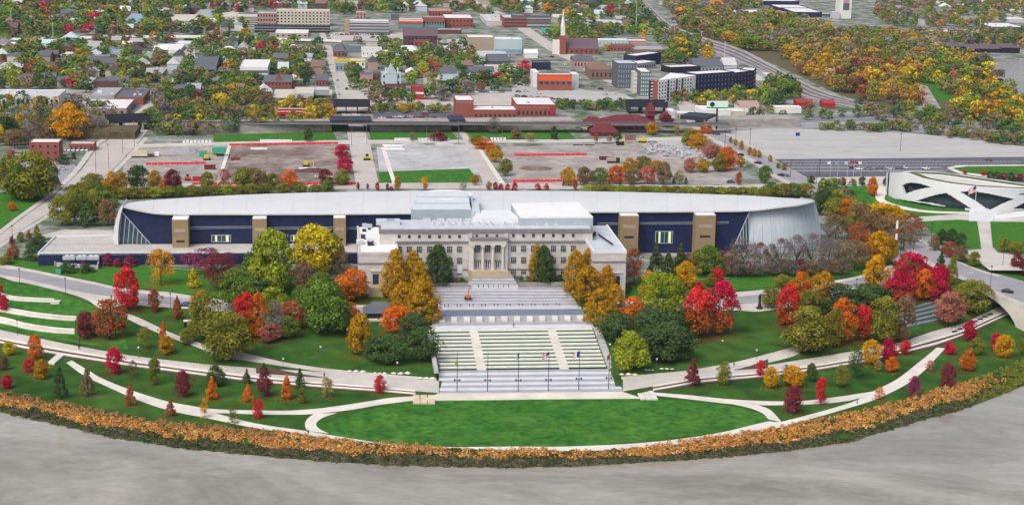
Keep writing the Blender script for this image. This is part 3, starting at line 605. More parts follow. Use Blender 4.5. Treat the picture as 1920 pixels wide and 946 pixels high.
# glazed corners: mullions and panes
def tri_glass(base_l, base_r, apex, nmul, lean):
    o = WO; w0 = Wd(*base_l); w1 = Wd(*base_r); ap = Wd(*apex)
    pl = lambda p, d: (p[0]-E2[0]*d, p[1]-E2[1]*d, p[2])
    for k in range(nmul):
        t0, t1 = k/nmul, (k+1)/nmul; f = lambda t: tuple(w0[i]+(w1[i]-w0[i])*t for i in range(3)); g = lambda t: tuple(ap[i]+((w1 if lean else w0)[i]-ap[i])*(t if lean else 1-t) for i in range(3))
        a0, a1 = f(t0), f(t1); c0, c1 = g(t0), g(t1)
        s = MB(); s.add([pl(a0,.12), pl(a1,.12), pl(c1,.12), pl(c0,.12)], [(0,1,2,3)]); wpart(s, 'glass_pane', M['tealglass'], sci)
        s = MB(); pb = a0 if lean else a1; pc = c0 if lean else c1
        s.bar(pl(pb,.2), pl(pc,.2), 0.17); wpart(s, 'mullion', M['metal'], sci)
    s = MB(); s.bar(pl(ap,.2), pl(w1 if lean else w0,.2), 0.2); wpart(s, 'mullion', M['metal'], sci)
    mz = (ap[2]+w0[2])/2
tri_glass((223,456.5),(282,456.5),(228,396),7,True)
tri_glass((1378,458),(1405,458),(1403.5,400),5,False)
# towers
for k, (x0, x1, yt, yb) in enumerate(((322,352.5,412,466),(473,499.5,410.5,462),(625,648.5,409,462),(1163.5,1198,405,462),(1305,1342.5,404,464))):
    to = (WO[0]-E2[0]*(7.6 if k == 0 else 5.5), WO[1]-E2[1]*(7.6 if k == 0 else 5.5)); q = onplane(x0, yt, to); r = onplane(x1, yt, to)
    w = uv(q, r); b = MB(); b.obox(q, 0, w, 0, 6.5, -1, q[2]); t_ = wpart(b, 'tower', M['tan'], sci)
    b = MB(); b.obox(q, 0.1, w-0.1, 0.1, 6.4, q[2]+.01, q[2]+.35); o = b.build('tower_roof', M['whiteroof'], t_); o.location = -Vector(sci.location)-Vector(t_.location)
    for (fz, hh, ww, mm, nm) in ((0.42, 0.9, 0.26, M['metal_dark'], 'louvre'),):
        b = MB(); zc = q[2]-9.2; b.obox(q, w*(0.5-ww), w*(0.5+ww), -0.06, 0.05, zc, zc+hh); o = b.build(nm, mm, t_); o.location = -Vector(sci.location)-Vector(t_.location)
    b = MB(); zc = q[2]-5.0; b.obox(q, w*.16, w*.84, -0.05, 0.05, zc, zc+1.3); o = b.build('louvre', mat('tower_band', (0.36, 0.30, 0.24), .8, .1, .5), t_); o.location = -Vector(sci.location)-Vector(t_.location)
# handrail line and lit doors on the navy wall
for x0, x1, y in ((354,472,428),(501,624,429),(649,700,429),(1120,1163,421),(1199,1304,420),(1343,1366,419)):
    a_ = Wd(x0, y); c_ = Wd(x1, y-1); s = MB()
    for dz in (0, 0.7): s.bar((a_[0]-E2[0]*.4, a_[1]-E2[1]*.4, a_[2]+dz), (c_[0]-E2[0]*.4, c_[1]-E2[1]*.4, c_[2]+dz), 0.09)
    wpart(s, 'handrail', M['metal'], sci)
litm = bpy.data.materials.new('lit_interior'); litm.use_nodes = True; litm.node_tree.nodes['Principled BSDF'].inputs['Base Color'].default_value = (.45,.45,.2,1)
litm.node_tree.nodes['Principled BSDF'].inputs['Emission Color'].default_value = (.85,.95,.35,1); litm.node_tree.nodes['Principled BSDF'].inputs['Emission Strength'].default_value = .5
for x0, x1, y0, y1 in ((396.5,433,440,453.5),(545,570,440,452),(1228,1262,433,456)):
    a_ = Wd(x0, y1); c_ = Wd(x1, y0); w = uv(a_, c_); s = MB(); s.obox(a_, 0, w, -0.15, 0.1, a_[2], c_[2]); d_ = wpart(s, 'glazed_door', M['zinc'], sci)
    for f0, f1, mm in ((.04,.17,M['glass']),(.2,.28,litm),(.31,.5,M['tealglass']),(.53,.72,M['tealglass']),(.76,.88,litm),(.9,.97,M['glass'])):
        s = MB(); s.obox(a_, w*f0, w*f1, -0.2, -0.16, a_[2]+.3, c_[2]-.25); o = s.build('pane', mm, d_); o.location = -Vector(sci.location)-Vector(d_.location)
# terrace podium with parapet
pod = thing('terrace_podium', 'low navy terrace block with pale gravel roof beside the glazed corner', 'building', P(250, 497, 0))
q0 = P(72, 497, 0); pu = uv(q0, P(700, 497, 0)); tz = 5.2
b = MB(); b.obox(q0, 0, pu, 0.0, 17, -2.5, ZD); wpart(b, 'wall', M['navy'], pod)
b = MB(); b.obox(q0, 0.6, pu, 0.6, 16.4, ZD+.005, ZD+.06); wpart(b, 'roof_gravel', mat('terrace_gravel', (0.46, 0.445, 0.42), .95, .18, .2, col2=(0.38, 0.365, 0.345)), pod)
bl_ = P(103, 441, tz); br_ = P(214, 439, tz); fl = (q0[0], q0[1], tz)
def parapet(p, q, hh=0.75, th=0.5):
    d = Vector((q[0]-p[0], q[1]-p[1], 0)).normalized(); nrm = Vector((-d.y, d.x, 0))*th
    s = MB(); s.prism(ensure_up([(p[0], p[1]), (q[0], q[1]), (q[0]+nrm.x, q[1]+nrm.y), (p[0]+nrm.x, p[1]+nrm.y)]), ZD-0.6, tz); o = wpart(s, 'parapet', M['white'], pod); return o
b = MB(); b.prism(ensure_up([(q0[0], q0[1]), (q0[0]+.6*E1[0], q0[1]+.6*E1[1]), (br_[0], br_[1]), (bl_[0], bl_[1])][:2] + [(bl_[0]+8, bl_[1]), (bl_[0], bl_[1])]), -2, ZD-.02)
b = MB(); b.prism(ensure_up([(q0[0]+E2[0]*1, q0[1]+E2[1]*1), (q0[0]+40*E1[0]+E2[0]*1, q0[1]+40*E1[1]+E2[1]*1), (br_[0]+8, br_[1]), (bl_[0], bl_[1])]), -2, ZD-.01); wpart(b, 'deck', MATS['terrace_gravel'], pod)
parapet(fl, (q0[0]+pu*E1[0], q0[1]+pu*E1[1])); parapet((bl_[0], bl_[1]), fl); parapet((br_[0], br_[1]), (bl_[0], bl_[1]))
# chillers in a walled pit in front of the podium
pit = thing('chiller_yard', 'grey walled yard of three cooling units below the navy terrace wall', 'plant yard', at(148, 503))
b = MB(); c0 = at(104, 497); c1 = at(186, 500)
for (p, q, hh) in (((104,498),(118,485),1.9), ((106,499),(184,505),1.6), ((184,505),(194,482),2.3)):
    a_, c_ = at(*p), at(*q); d = Vector((c_[0]-a_[0], c_[1]-a_[1], 0)).normalized(); nx = Vector((-d.y, d.x, 0))*.35
    s = MB(); s.prism(ensure_up([(a_[0], a_[1]), (c_[0], c_[1]), (c_[0]+nx.x, c_[1]+nx.y), (a_[0]+nx.x, a_[1]+nx.y)]), -3, min(a_[2], c_[2])+hh); wpart(s, 'yard_wall', M['metal'], pit)
for k, (x0, x1) in enumerate(((118,141),(143,163),(164,186))):
    q = P(x0, 502, -.6); w = uv(q, P(x1, 502, -.6)); ch = thing('cooling_unit', ('light grey cooling unit nearest the far left end of the terrace wall', 'middle light grey cooling unit of the three by the terrace', 'light grey cooling unit closest to the science center towers')[k], 'cooling unit', q, A, 'cooling units in the walled yard')
    MB().box(0, w, 0, 4, -1.5, 3.2).build('casing', M['navy'], ch); MB().box(0, w, 0, 4, 3.2, 4.4).build('hood', M['metal'], ch)
    for j in range(2): MB().cyl(w*(.3+.4*j), 2.5, 4.4, 4.7, w*.16, n=12).build('fan', M['white'], ch)
# ---- old limestone school
sch = thing('limestone_school', 'pale limestone former school with columned portico and attic windows', 'building', P(920, 526, 0))
SO = P(712, 526, 0); Sp = lambda px, py: onplane(px, py, SO)
uS = uv(SO, Sp(1111, 440)); zA = Sp(900, 430)[2]
b = MB(); b.obox(SO, 0, uS, 0, 17, -2, zA-1.4); wpart(b, 'wall', M['stone'], sch)
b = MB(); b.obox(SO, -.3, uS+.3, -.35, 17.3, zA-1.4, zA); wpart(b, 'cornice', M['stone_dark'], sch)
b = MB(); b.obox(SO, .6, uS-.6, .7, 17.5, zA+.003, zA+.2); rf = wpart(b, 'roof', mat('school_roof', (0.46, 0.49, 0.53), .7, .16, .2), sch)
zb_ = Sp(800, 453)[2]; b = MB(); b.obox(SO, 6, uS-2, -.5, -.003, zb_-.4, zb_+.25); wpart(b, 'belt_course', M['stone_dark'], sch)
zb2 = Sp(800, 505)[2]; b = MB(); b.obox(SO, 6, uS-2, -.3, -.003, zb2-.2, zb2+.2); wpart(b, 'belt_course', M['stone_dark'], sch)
b = MB(); b.obox(SO, 5.5, uS-2, -.25, -.003, -2, 1.4); wpart(b, 'plinth', mat('plinth_stone', (0.33, 0.31, 0.29), .9, .2, .4), sch)
wcols = [748.4,767.3,786.1,805.3,824,842.7,861.4]; rcols = [962.5,981.5,1000,1018.7,1037.3,1056,1074.7]
wf = MB(); 
for x0, x1, z0, z1 in ((-.5,.5,-.02,.04),(-.5,.5,.96,1.02),(-.53,-.47,0,1),(.47,.53,0,1),(-.19,-.14,0,1),(.14,.19,0,1),(-.5,.5,.62,.66)): wf.box(x0, x1, -.05, .02, z0, z1)
wfm = wf.mesh('window_frame_mesh', mat('window_frame', (0.5, 0.47, 0.43), .8, .1, .5))
def school_window(px, py, wpx, hpx, frame=True):
    c = Sp(px, py + hpx/2); k = scale_at((c[0], c[1], c[2])); w = wpx/k; hh = hpx/k/0.975
    u = uv(SO, c)
    o = place(piece('window', sch, M['window'], u, -.06, c[2], w, .1, hh, SO))
    if frame:
        f = link('window_frame', wfm, o); f.location = (0, -1.0, 0)
    return o
for x in wcols: school_window(x, 443, 5, 5.6, False); school_window(x, 467.3, 10, 12.4); school_window(x, 488.5, 10, 12.6); school_window(x, 510, 9.5, 10)
for x in rcols: school_window(x, 441.2, 5, 5.6, False); school_window(x, 465.8, 10, 12.4); school_window(x, 487.5, 10, 12.6); school_window(x, 509, 9.5, 10)
for x in (894, 913, 931.7): school_window(x, 442, 5, 5, False)
# portico
po = uv(SO, Sp(881, 500)); pw = uv(SO, Sp(948, 500)) - po
b = MB(); b.obox(SO, po, po+pw, -2.2, -.003, Sp(900,457)[2], Sp(900,446.5)[2]); wpart(b, 'entablature', M['stone'], sch)
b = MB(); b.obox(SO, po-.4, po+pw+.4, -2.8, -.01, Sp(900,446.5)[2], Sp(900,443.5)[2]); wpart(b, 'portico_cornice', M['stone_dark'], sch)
for uu in (po-.6, po+pw-.6):
    b = MB(); b.obox(SO, uu, uu+1.2, -1.6, -.004, -2, zA-1.45); wpart(b, 'pavilion_pier', M['stone'], sch)
zf = Sp(915, 504)[2]
for x in (885.5, 904.4, 923.2, 942): 
    c = Sp(x, 500); q = (c[0]-E2[0]*1.9, c[1]-E2[1]*1.9); b = MB(); b.cyl(q[0], q[1], zf, Sp(900,457)[2], .62, .5, 12); b.box(q[0]-.8, q[0]+.8, q[1]-.8, q[1]+.8, zf, zf+.5); b.box(q[0]-.75, q[0]+.75, q[1]-.75, q[1]+.75, Sp(900,457)[2]-.7, Sp(900,457)[2]-.01)
    wpart(b, 'column', M['stone'], sch)
for x in (894.5, 913.5, 932.5):
    school_window(x, 466, 11, 15)
    c = Sp(x, 503.5); d_ = place(piece('entrance_door', sch, M['white'], uv(SO, c), -.1, c[2], 2.0, .2, 3.4, SO)); 
    for dx in (-.2, .2):
        q = link('door_glass', unitbox(M['window']), d_); q.location = (dx, -1.02, .1); q.scale = (.24, .04, .75)
    c = Sp(x, 489); place(piece('door_pediment', sch, M['stone_dark'], uv(SO, c), -.35, c[2], 2.8, .5, .5, SO))
b = MB(); b.obox(SO, po-.5, po+pw+.5, -2.7, -.006, -2, zf); wpart(b, 'porch', mat('porch_stone', (0.40, 0.33, 0.23), .9, .15, .4), sch)
c = Sp(862, 512); place(piece('side_door', sch, M['white'], uv(SO, c), -.15, c[2], 2.0, .2, 3.2, SO))
# wings
WL = P(676, 553, -1.6); zW = onplane(676, 473, WL)[2]; wl0 = uv(WL, onplane(672, 520, WL)); wl1 = uv(WL, onplane(747, 520, WL))
WRo = P(1110, 556, -1.6); wr1 = uv(WRo, onplane(1173, 520, WRo)); zWR = onplane(1150, 470, WRo)[2]
for nm, o_, u0, u1, dep, zt in (('west', WL, wl0, wl1, 48, zW), ('east', WRo, 0, wr1, 48, zWR)):
    b = MB(); b.obox(o_, u0, u1, 0, dep, -3, zt-1.1); wpart(b, 'wing_wall', M['stone'], sch)
    b = MB(); b.obox(o_, u0-.25, u1+.25, -.3, dep+.2, zt-4.4, zt-3.9); wpart(b, 'wing_band', M['stone_dark'], sch)
    b = MB(); b.obox(o_, u0-.15, u1+.15, -.15, .5, zt-1.1, zt); b.obox(o_, u0-.15, u0+.5, .5, dep, zt-1.1, zt); b.obox(o_, u1-.5, u1+.15, .5, dep, zt-1.1, zt); wpart(b, 'wing_parapet', M['white'] if nm == 'east' else M['stone'], sch)
    b = MB(); b.obox(o_, u0+.5, u1-.5, .5, dep, zt-1.1, zt-.55); wpart(b, 'wing_roof', MATS['school_roof'] if nm == 'east' else M['whiteroof'], sch)
    uc = (u0+u1)/2 - (1 if nm == 'west' else -3)
    b = MB(); b.obox(o_, uc-1.1, uc+1.1, -.15, -.003, 2.6, 6.4); d_ = wpart(b, 'wing_door', M['window'], sch)
    b = MB(); b.obox(o_, uc-1.9, uc+1.9, -.5, -.004, 7.4, 8.0); b.obox(o_, uc-1.6, uc-1.15, -.2, -.004, 2.4, 7.4); b.obox(o_, uc+1.15, uc+1.6, -.2, -.004, 2.4, 7.4); wpart(b, 'door_surround', M['stone'], sch)
    b = MB(); b.obox(o_, uc-2.6, uc+2.6, -4, -.005, -3, 2.2); wpart(b, 'door_steps', MATS['porch_stone'], sch)
    for uu in (u0+2.2, u1-2.8):
        b = MB(); b.obox(o_, uu, uu+.6, -.14, -.004, -2, zt-5); wpart(b, 'pilaster', M['stone'], sch)
# roof kit on the wings, each piece a thing
rng = random.Random(3)
spots = [(676+rng.uniform(0,26), 424+rng.uniform(0,40)) for _ in range(15)]
for k, (x, y) in enumerate(sorted(spots)):
    q = P(x, y, zW-.5); s = rng.uniform(.5, 1.2); t = thing('rooftop_unit', '%s rooftop unit, %s from the left on the school left wing' % ('dark' if k % 3 else 'grey', ['first','second','third','fourth','fifth','sixth','seventh','eighth','ninth','tenth','eleventh','twelfth','thirteenth','fourteenth','fifteenth'][k]), 'rooftop unit', q, A, 'rooftop units on the left wing')
    MB().box(-s, s, -s, s, 0, s*1.2).build('casing', M['metal_dark'] if k % 3 else M['metal'], t); MB().cyl(0, 0, s*1.2, s*1.35, s*.6).build('fan', M['metal'], t)
for (x, y, w, d, hh, lb) in ((703,452,7,9,2.2,'large white rooftop box on the left wing of the limestone school'),(688,455,8,3,1.0,'long white rooftop duct on the left wing of the limestone school')):
    q = P(x, y, zW-.5); t = thing('rooftop_box', lb, 'rooftop unit', q, A); MB().box(-w/2, w/2, -d/2, d/2, 0, hh).build('casing', M['whiteroof'], t); MB().box(-w/2+.5, w/2-.5, -d/2+.5, d/2-.5, hh, hh+.2).build('lid', M['white'], t)
t = thing('rooftop_pipework', 'dark pipe run with valve on the right wing roof of the school', 'pipework', P(1128,444,zWR-.4), A)
b = MB(); p0 = Vector(P(1122,439,zWR+.3)); p1 = Vector(P(1148,457,zWR+.3)); b.bar(p0-Vector(t.location), p1-Vector(t.location), .35); o = b.build('pipe', M['metal_dark'], t); o.rotation_euler.z = -A
MB().cyl(-3, 2, 0, 1.6, 1.1).build('valve', M['metal_dark'], t)
# skylight monitors on the main roof
sk = MB(); sk.add([(-1,-1.6,0),(1,-1.6,0),(1,1.6,0),(-1,1.6,0),(0,-1.6,1.5),(0,1.6,1.5)], [(0,1,4),(1,2,5,4),(2,3,5),(3,0,4,5),(0,3,2,1)]); skm = sk.mesh('skylight_mesh', mat('skylight_metal', (.50,.53,.56), .5, .1, .4))
for x in [812,826,840,852,866,880,897,908,920,946,966,987,1005,1024,1042]:
    q = P(x, 421.5, zA+.2); o = link('skylight', skm, rf, q, A, (1.15, 1, 1)); place(o)
for x in [800,826,845,858,878,897,908,935,950,966,976,1001,1015,1038]:
    q = P(x, 413, zA+.2); o = link('roof_vent', unitbox(MATS['skylight_metal']), rf, q, A, (3.0, 1.6, .9)); place(o)
for x, w in ((722, 7), (737, 5)):
    q = P(x, 417, zA+.2); o = link('plant_box', unitbox(MATS['skylight_metal']), rf, q, A, (w, 5, 1.6)); place(o)
# zinc stepped block, white drum and white box between school and shell
zk = thing('stepped_zinc_block', 'grey-blue stepped metal block rising behind the school roof', 'building', P(830, 440, 0))
zo = P(771, 411, zA-1); zt = onplane(771, 392.5, zo)[2]; zw = uv(zo, onplane(884, 400, zo))
b = MB(); b.obox(zo, 0, zw, 0, 3, 4, zt); wpart(b, 'front', M['zinc'], zk)
for k in range(3):
    v0 = 3+7*k; z0 = zt+1.25*k; b = MB()
    x0 = .6+1.0*k
    q = lambda u, v, z: (zo[0]+u*E1[0]+v*E2[0], zo[1]+u*E1[1]+v*E2[1], z)
    b.add([q(x0,v0-2.9+.01*k,z0),q(zw-.2,v0-2.9,z0),q(zw-.2,v0+4.2,z0+.75),q(x0,v0+4.2,z0+.75),q(x0,v0-2.9,4),q(zw-.2,v0-2.9,4),q(zw-.2,v0+4.2,4),q(x0,v0+4.2,4)], [(0,1,2,3),(0,4,5,1),(1,5,6,2),(2,6,7,3),(3,7,4,0)]); wpart(b, 'step', mat('zinc_roof', (0.50, 0.56, 0.59), .5, .06, .3), zk)
    if k: 
        b = MB(); b.obox((zo[0],zo[1]), x0-.1, zw-.1, v0-3.0, v0-2.9, z0-.55, z0); wpart(b, 'step_edge', M['metal'], zk)
dr = thing('white_drum_roof', 'round flat white drum roof behind the stepped metal block', 'roof', P(837, 364.5, 24.5))
dc = P(837, 364.5, 24.6); dr_rx = 47/scale_at(dc); dv = (P(837, 356, 24.6)[1]-P(837, 373, 24.6)[1])/2
b = MB(); n_ = 40
for (f, zz, mi) in ((1.0, 24.6, 0),):
    ring = [(dc[0]+dr_rx*math.cos(2*math.pi*i/n_), dc[1]+dv*math.sin(2*math.pi*i/n_)) for i in range(n_)]
    b.prism(ring, 10, 24.2)
wpart(b, 'drum', M['zinc'], dr)
b = MB(); b.prism([(dc[0]+(dr_rx+.4)*math.cos(2*math.pi*i/n_), dc[1]+(dv+.4)*math.sin(2*math.pi*i/n_)) for i in range(n_)], 24.2, 24.7); wpart(b, 'cap', M['whiteroof'], dr)
wb = thing('white_roof_box', 'flat bright white roofed box behind the right half of the school', 'building', P(1040, 430, 0))
zq = 23.5; c4 = [P(976,407,zq), P(1112,406,zq), P(1084,378.5,zq), P(958,380.5,zq)]
b = MB(); b.prism(ensure_up(c4), 5, zq-.5); wpart(b, 'wall', M['zinc'], wb)
b = MB(); b.prism(ensure_up(c4), zq-.5+.001, zq); wpart(b, 'roof', M['whiteroof'], wb)
lb_ = thing('lower_white_roof', 'low pale roof between the stepped metal block and white box', 'roof', P(930, 420, 0))
zq = 21.6; b = MB(); b.prism(ensure_up([P(886,409,zq), P(976,410,zq), P(956,394,zq), P(898,394,zq)]), 5, zq); wpart(b, 'roof', M['white'], lb_); b = MB(); b.prism(ensure_up([P(884,400,zq), P(900,400,zq), P(895,372,zq), P(886,372,zq)]), 5, zq+.8); wpart(b, 'link_roof', MATS['zinc_roof'], lb_)
# ---- grand staircase
stw = thing('grand_staircase', 'broad pale stone staircase descending from the school portico to the river lawn', 'staircase', at(960, 620))
def slab(name, poly, z, thick, m, parent=stw):
    b = MB(); b.prism(ensure_up([P(x, y, z) for x, y in poly]), z-thick, z); return wpart(b, name, m, parent)
lx = lambda y: float(np.interp(y, [518,536,538,577,605,690,735], [885,885,810,818,812,824,825])); rx = lambda y: float(np.interp(y, [518,536,538,577,605,690,735], [958,970,1060,1085,1108,1146,1168]))
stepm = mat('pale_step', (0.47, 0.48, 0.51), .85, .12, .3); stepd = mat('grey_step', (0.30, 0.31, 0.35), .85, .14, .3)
ys_ = np.linspace(506, 534, 11)
for i in range(10):
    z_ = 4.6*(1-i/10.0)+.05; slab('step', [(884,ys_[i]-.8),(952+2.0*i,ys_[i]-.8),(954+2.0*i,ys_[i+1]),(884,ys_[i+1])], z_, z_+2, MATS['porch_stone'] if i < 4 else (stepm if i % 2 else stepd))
slab('landing', [(885,533),(970,533),(972,540),(885,540)], 0.0, 2, stepm)
for k in range(7): 
    q = P(897+9.4*k, 538, 0); o = link('bollard', MB().cyl(0,0,0,.9,.14).mesh('bollard', M['metal_dark']) if k == 0 else bpy.data.meshes['bollard'], stw, q); place(o)
yy = np.linspace(538.5, 573, 13)
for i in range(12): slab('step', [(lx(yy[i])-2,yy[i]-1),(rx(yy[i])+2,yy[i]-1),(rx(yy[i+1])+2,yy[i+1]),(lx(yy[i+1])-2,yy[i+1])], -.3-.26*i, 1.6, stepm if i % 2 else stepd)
slab('landing', [(816,572),(1087,570),(1090,578),(817,580)], -3.45, 1.2, stepm)
slab('slate_landing', [(816,579),(1090,577),(1097,589),(818,592)], -3.6, 1.2, mat('slate', (0.15, 0.185, 0.24), .7, .15, .3))
slab('landing', [(812,591),(1098,588),(1108,606),(810,610)], -3.7, 1.2, M['pave_dark'])
slab('landing', [(806,609),(1110,605),(1114,613),(804,617)], -3.85, 1.2, M['pave_light'])
for k in range(12):
    x = 822+23.6*k; slab('stone_plinth', [(x,593.5-.012*(x-820)),(x+11,593.5-.012*(x-820)),(x+12,601-.012*(x-820)),(x+1,601-.012*(x-820))], -3.0, .9, M['concrete'])
for y, z in ((577,-3.3),):
    for k in range(10):
        for d in (0, 6.5):
            q = P(834+23.2*k+d, 574.5-.012*23.2*k, z); o = link('bollard', bpy.data.meshes['bollard'], stw, q); place(o)
# amphitheatre: eleven rows in three blocks, grass strips darkened to paint in the riser shade
amp_n = 11; ya = [616+6.9*i for i in range(12)]
gshade = mat('shaded_seat_grass', (0.012, 0.034, 0.010), .95, .3, .5)
seatm = mat('seat_stone', (0.60, 0.63, 0.55), .85, .10, .3)
for i in range(amp_n):
    y0, y1 = ya[i], ya[i+1]; z = -3.95-.29*i; sl = -.012
    L_ = lambda y: float(np.interp(y, [616,690], [811,824])); A1 = lambda y: float(np.interp(y, [616,690], [880,895])); A1b = lambda y: float(np.interp(y, [616,690], [895,911])); A2 = lambda y: float(np.interp(y, [616,690], [1026,1050])); A2b = lambda y: float(np.interp(y, [616,690], [1041,1066])); R_ = lambda y: float(np.interp(y, [616,690], [1110,1137]))
    for f, g in ((L_, A1), (A1b, A2), (A2b, R_)):
        t = lambda x, y: (x, y+sl*(x-960))
        slab('seat', [t(f(y0),y0-.4), t(g(y0),y0-.4), t(g(y0+2.9),y0+2.9), t(f(y0+2.9),y0+2.9)], z, 1.0, seatm)
        slab('shaded_grass_strip', [t(f(y0+2.8)+1,y0+2.8), t(g(y0+2.8)-1,y0+2.8), t(g(y1)-1,y1+.2), t(f(y1)+1,y1+.2)], z-.315, .5, gshade)
    for f, g in ((A1, A1b), (A2, A2b)):
        for hf in (0, 1): 
            a_, c_ = y0+hf*3.45, y0+hf*3.45+3.6
            t = lambda x, y: (x, y+sl*(x-960)); slab('aisle_step', [t(f(a_)-.3,a_-.2), t(g(a_)+.3,a_-.2), t(g(c_)+.3,c_), t(f(c_)-.3,c_)], z-.145*hf-.02, .9, M['concrete'])
for f0, f1 in (((804,612),(818,694)),):
    slab('cheek_wall', [(800,617),(809,617),(822,694),(814,694)], -4.2, 1.0, mat('cheek', (0.42, 0.41, 0.40), .9, .15, .3))
for k in range(8):
    t0, t1 = k/8, (k+1)/8; P0 = lambda t, o_: (1112+o_+t*(1140-1112), 612+t*(688-612))
    slab('cheek_step', [P0(t0,0), (P0(t0,12)[0]+1,P0(t0,0)[1]), (P0(t1,12)[0]+1,P0(t1,0)[1]+.4), (P0(t1,0)[0],P0(t1,0)[1]+.4)], -4.0-.36*k, 1.0, MATS['cheek'])
# lower plaza in paving bands, then steps to the lawn
yb_ = np.linspace(692.5, 735, 10)
for i in range(9):
    t = lambda x, y: (x, y-.010*(x-960)); y0, y1 = yb_[i], yb_[i+1]
    slab('paving_band', [t(822+.3*i,y0), t(1147+2.3*i,y0), t(1149+2.3*(i+1),y1), t(822+.3*(i+1),y1)], -7.12, .6, M['pave_light'] if i % 2 else M['pave_dark'])
for i in range(4):
    y0 = 735.5+3*i; t = lambda x, y: (x, y-.010*(x-960)); slab('step', [t(822-10*i*.8,y0-.3), t(1166+11*i*.8,y0-.3), t(1176+11*i*.8,y0+3.2), t(814-10*i*.8,y0+3.2)], -7.2-.24*i, 1.2, M['concrete'])
for k in range(3):
    slab('corner_step', cps('D2', 1160+55*k,392, 1208+55*k,392, 1212+55*k,450, 1160+55*k,450), -7.75+.02*k, .8, mat('sandstone', (0.55, 0.47, 0.33), .85, .1, .4))
    slab('corner_step', cps('D3', 915+44*k,362, 955+44*k,362, 990+44*k,420, 950+44*k,422), -7.75+.02*k, .8, M['concrete'])
    slab('corner_step', cps('D1', 355+55*k,150-30*k, 400+55*k,160-30*k, 470+30*k,100+8*k, 425+30*k,85+5*k), -7.6, .6, M['concrete'], stw) if k == 0 else None
# ---- lamps' flagpoles on the plaza
fl_labels = ['dark flagpole with a yellow pennant, first from the left on the plaza', 'dark bare flagpole second from the left on the striped plaza', 'dark flagpole with a limp blue and white flag on the plaza', 'dark flagpole flying the stars and stripes on the striped plaza', 'dark flagpole with a purple and white flag on the striped plaza', 'dark flagpole with a small red flag, last on the right of the plaza']
def flag_mesh(kind):
    b = MB(); nx, ny = 10, 13; W2, H2 = 2.6, 1.7
    for j in range(ny):
        for i in range(nx):
            f = lambda a, c: (-W2*a/nx*.8, .22*math.sin(a*1.1), -H2*c/ny - .9*(a/nx)**1.3)
            mi = {'us': (1 if (j % 2 == 0) else 0) if not (i < 4 and j < 7) else 2, 'ohio': 2 if i < 4 else (1 if j % 4 == 0 else 0), 'city': 2 if i < 5 else 0, 'yellow': 3, 'red': 1}[kind]
            b.add([f(i,j), f(i+1,j), f(i+1,j+1), f(i,j+1)], [(0,1,2,3)], mi)
    return b.mesh('flag_'+kind, [mat('flag_white', (.75,.75,.75), .9, .05, 1), mat('flag_red', (.5,.03,.05), .9, .05, 1), mat('flag_blue', (.03,.04,.3), .9, .05, 1), mat('flag_yellow', (.6,.6,.1), .9, .05, 1)])
pm = MB().cyl(0,0,0,1,.13,.07,8).mesh('flagpole_mesh', M['metal_dark'])
for k, (x, yb, yt) in enumerate(((857,733,660),(914,733,660),(971.5,733,660),(1028,732,658),(1085,730,656),(1141,728.5,650))):
    q = P(x, yb, -7.12); Z = onplane(x, yt, q, (1, 0))[2]-q[2]; t = thing('flagpole', fl_labels[k], 'flagpole', q, 0, 'flagpoles across the plaza')
    link('pole', pm, t, scale=(1, 1, Z)); b = MB(); b.box(-.8,.8,-.09,.09,3.6,3.75); b.build('lamp_arm', M['metal_dark'], t)
    for s in (-1, 1): MB().box(s*.8-.22, s*.8+.22, -.22, .22, 3.35, 4.0).build('lamp_head', M['metal_dark'], t)
    kind = ['yellow', None, 'city', 'us', 'ohio', 'red'][k]
    if kind: link('flag', flag_mesh(kind), t, (-.05, 0, Z-.3 if k not in (0, 5) else Z-2.2), None, (.35, 1, 1) if k in (0, 2, 5) else (1, 1, 1))
# ---- terraced seat walls on the left slope
seat_lbl = ['topmost curved white seat wall on the left grass slope', 'middle curved white seat wall on the left grass slope', 'lowest curved white seat wall on the left grass slope']
for k, (e, w) in enumerate((((0,480,110,505,250,516,400,524),26),((0,575,120,600,250,622,440,645,610,655),34),((0,655,100,678,200,706,400,735,550,746),40))):
    t = thing('seat_wall', seat_lbl[k], 'seat wall', at(*cp('C1', 60, 600)), 0, 'seat walls on the left slope'); pts = cps('C1', *e)
    for j, nm in ((0, 'upper_tier'), (1, 'lower_tier')):
        ww = w/KC/2; a_ = [(x-0, y+ww*j) for x, y in pts]; b_ = [(x, y+ww*(j+1)*(1-.25*(i/(len(pts)-1)))-.6) for i, (x, y) in enumerate(pts)]
        o = strip(nm, a_, b_, M['concrete'], .75-.35*j, 30, 1, 1.2, t); o.location = -Vector(t.location)
    if k == 0:
        q = at(*cp('C1', 412, 545)); b = MB(); b.box(q[0]-1.6, q[0]+1.6, q[1]-1, q[1]+1.4, q[2]-.5, q[2]+.9); wpart(b, 'end_block', M['concrete'], t)
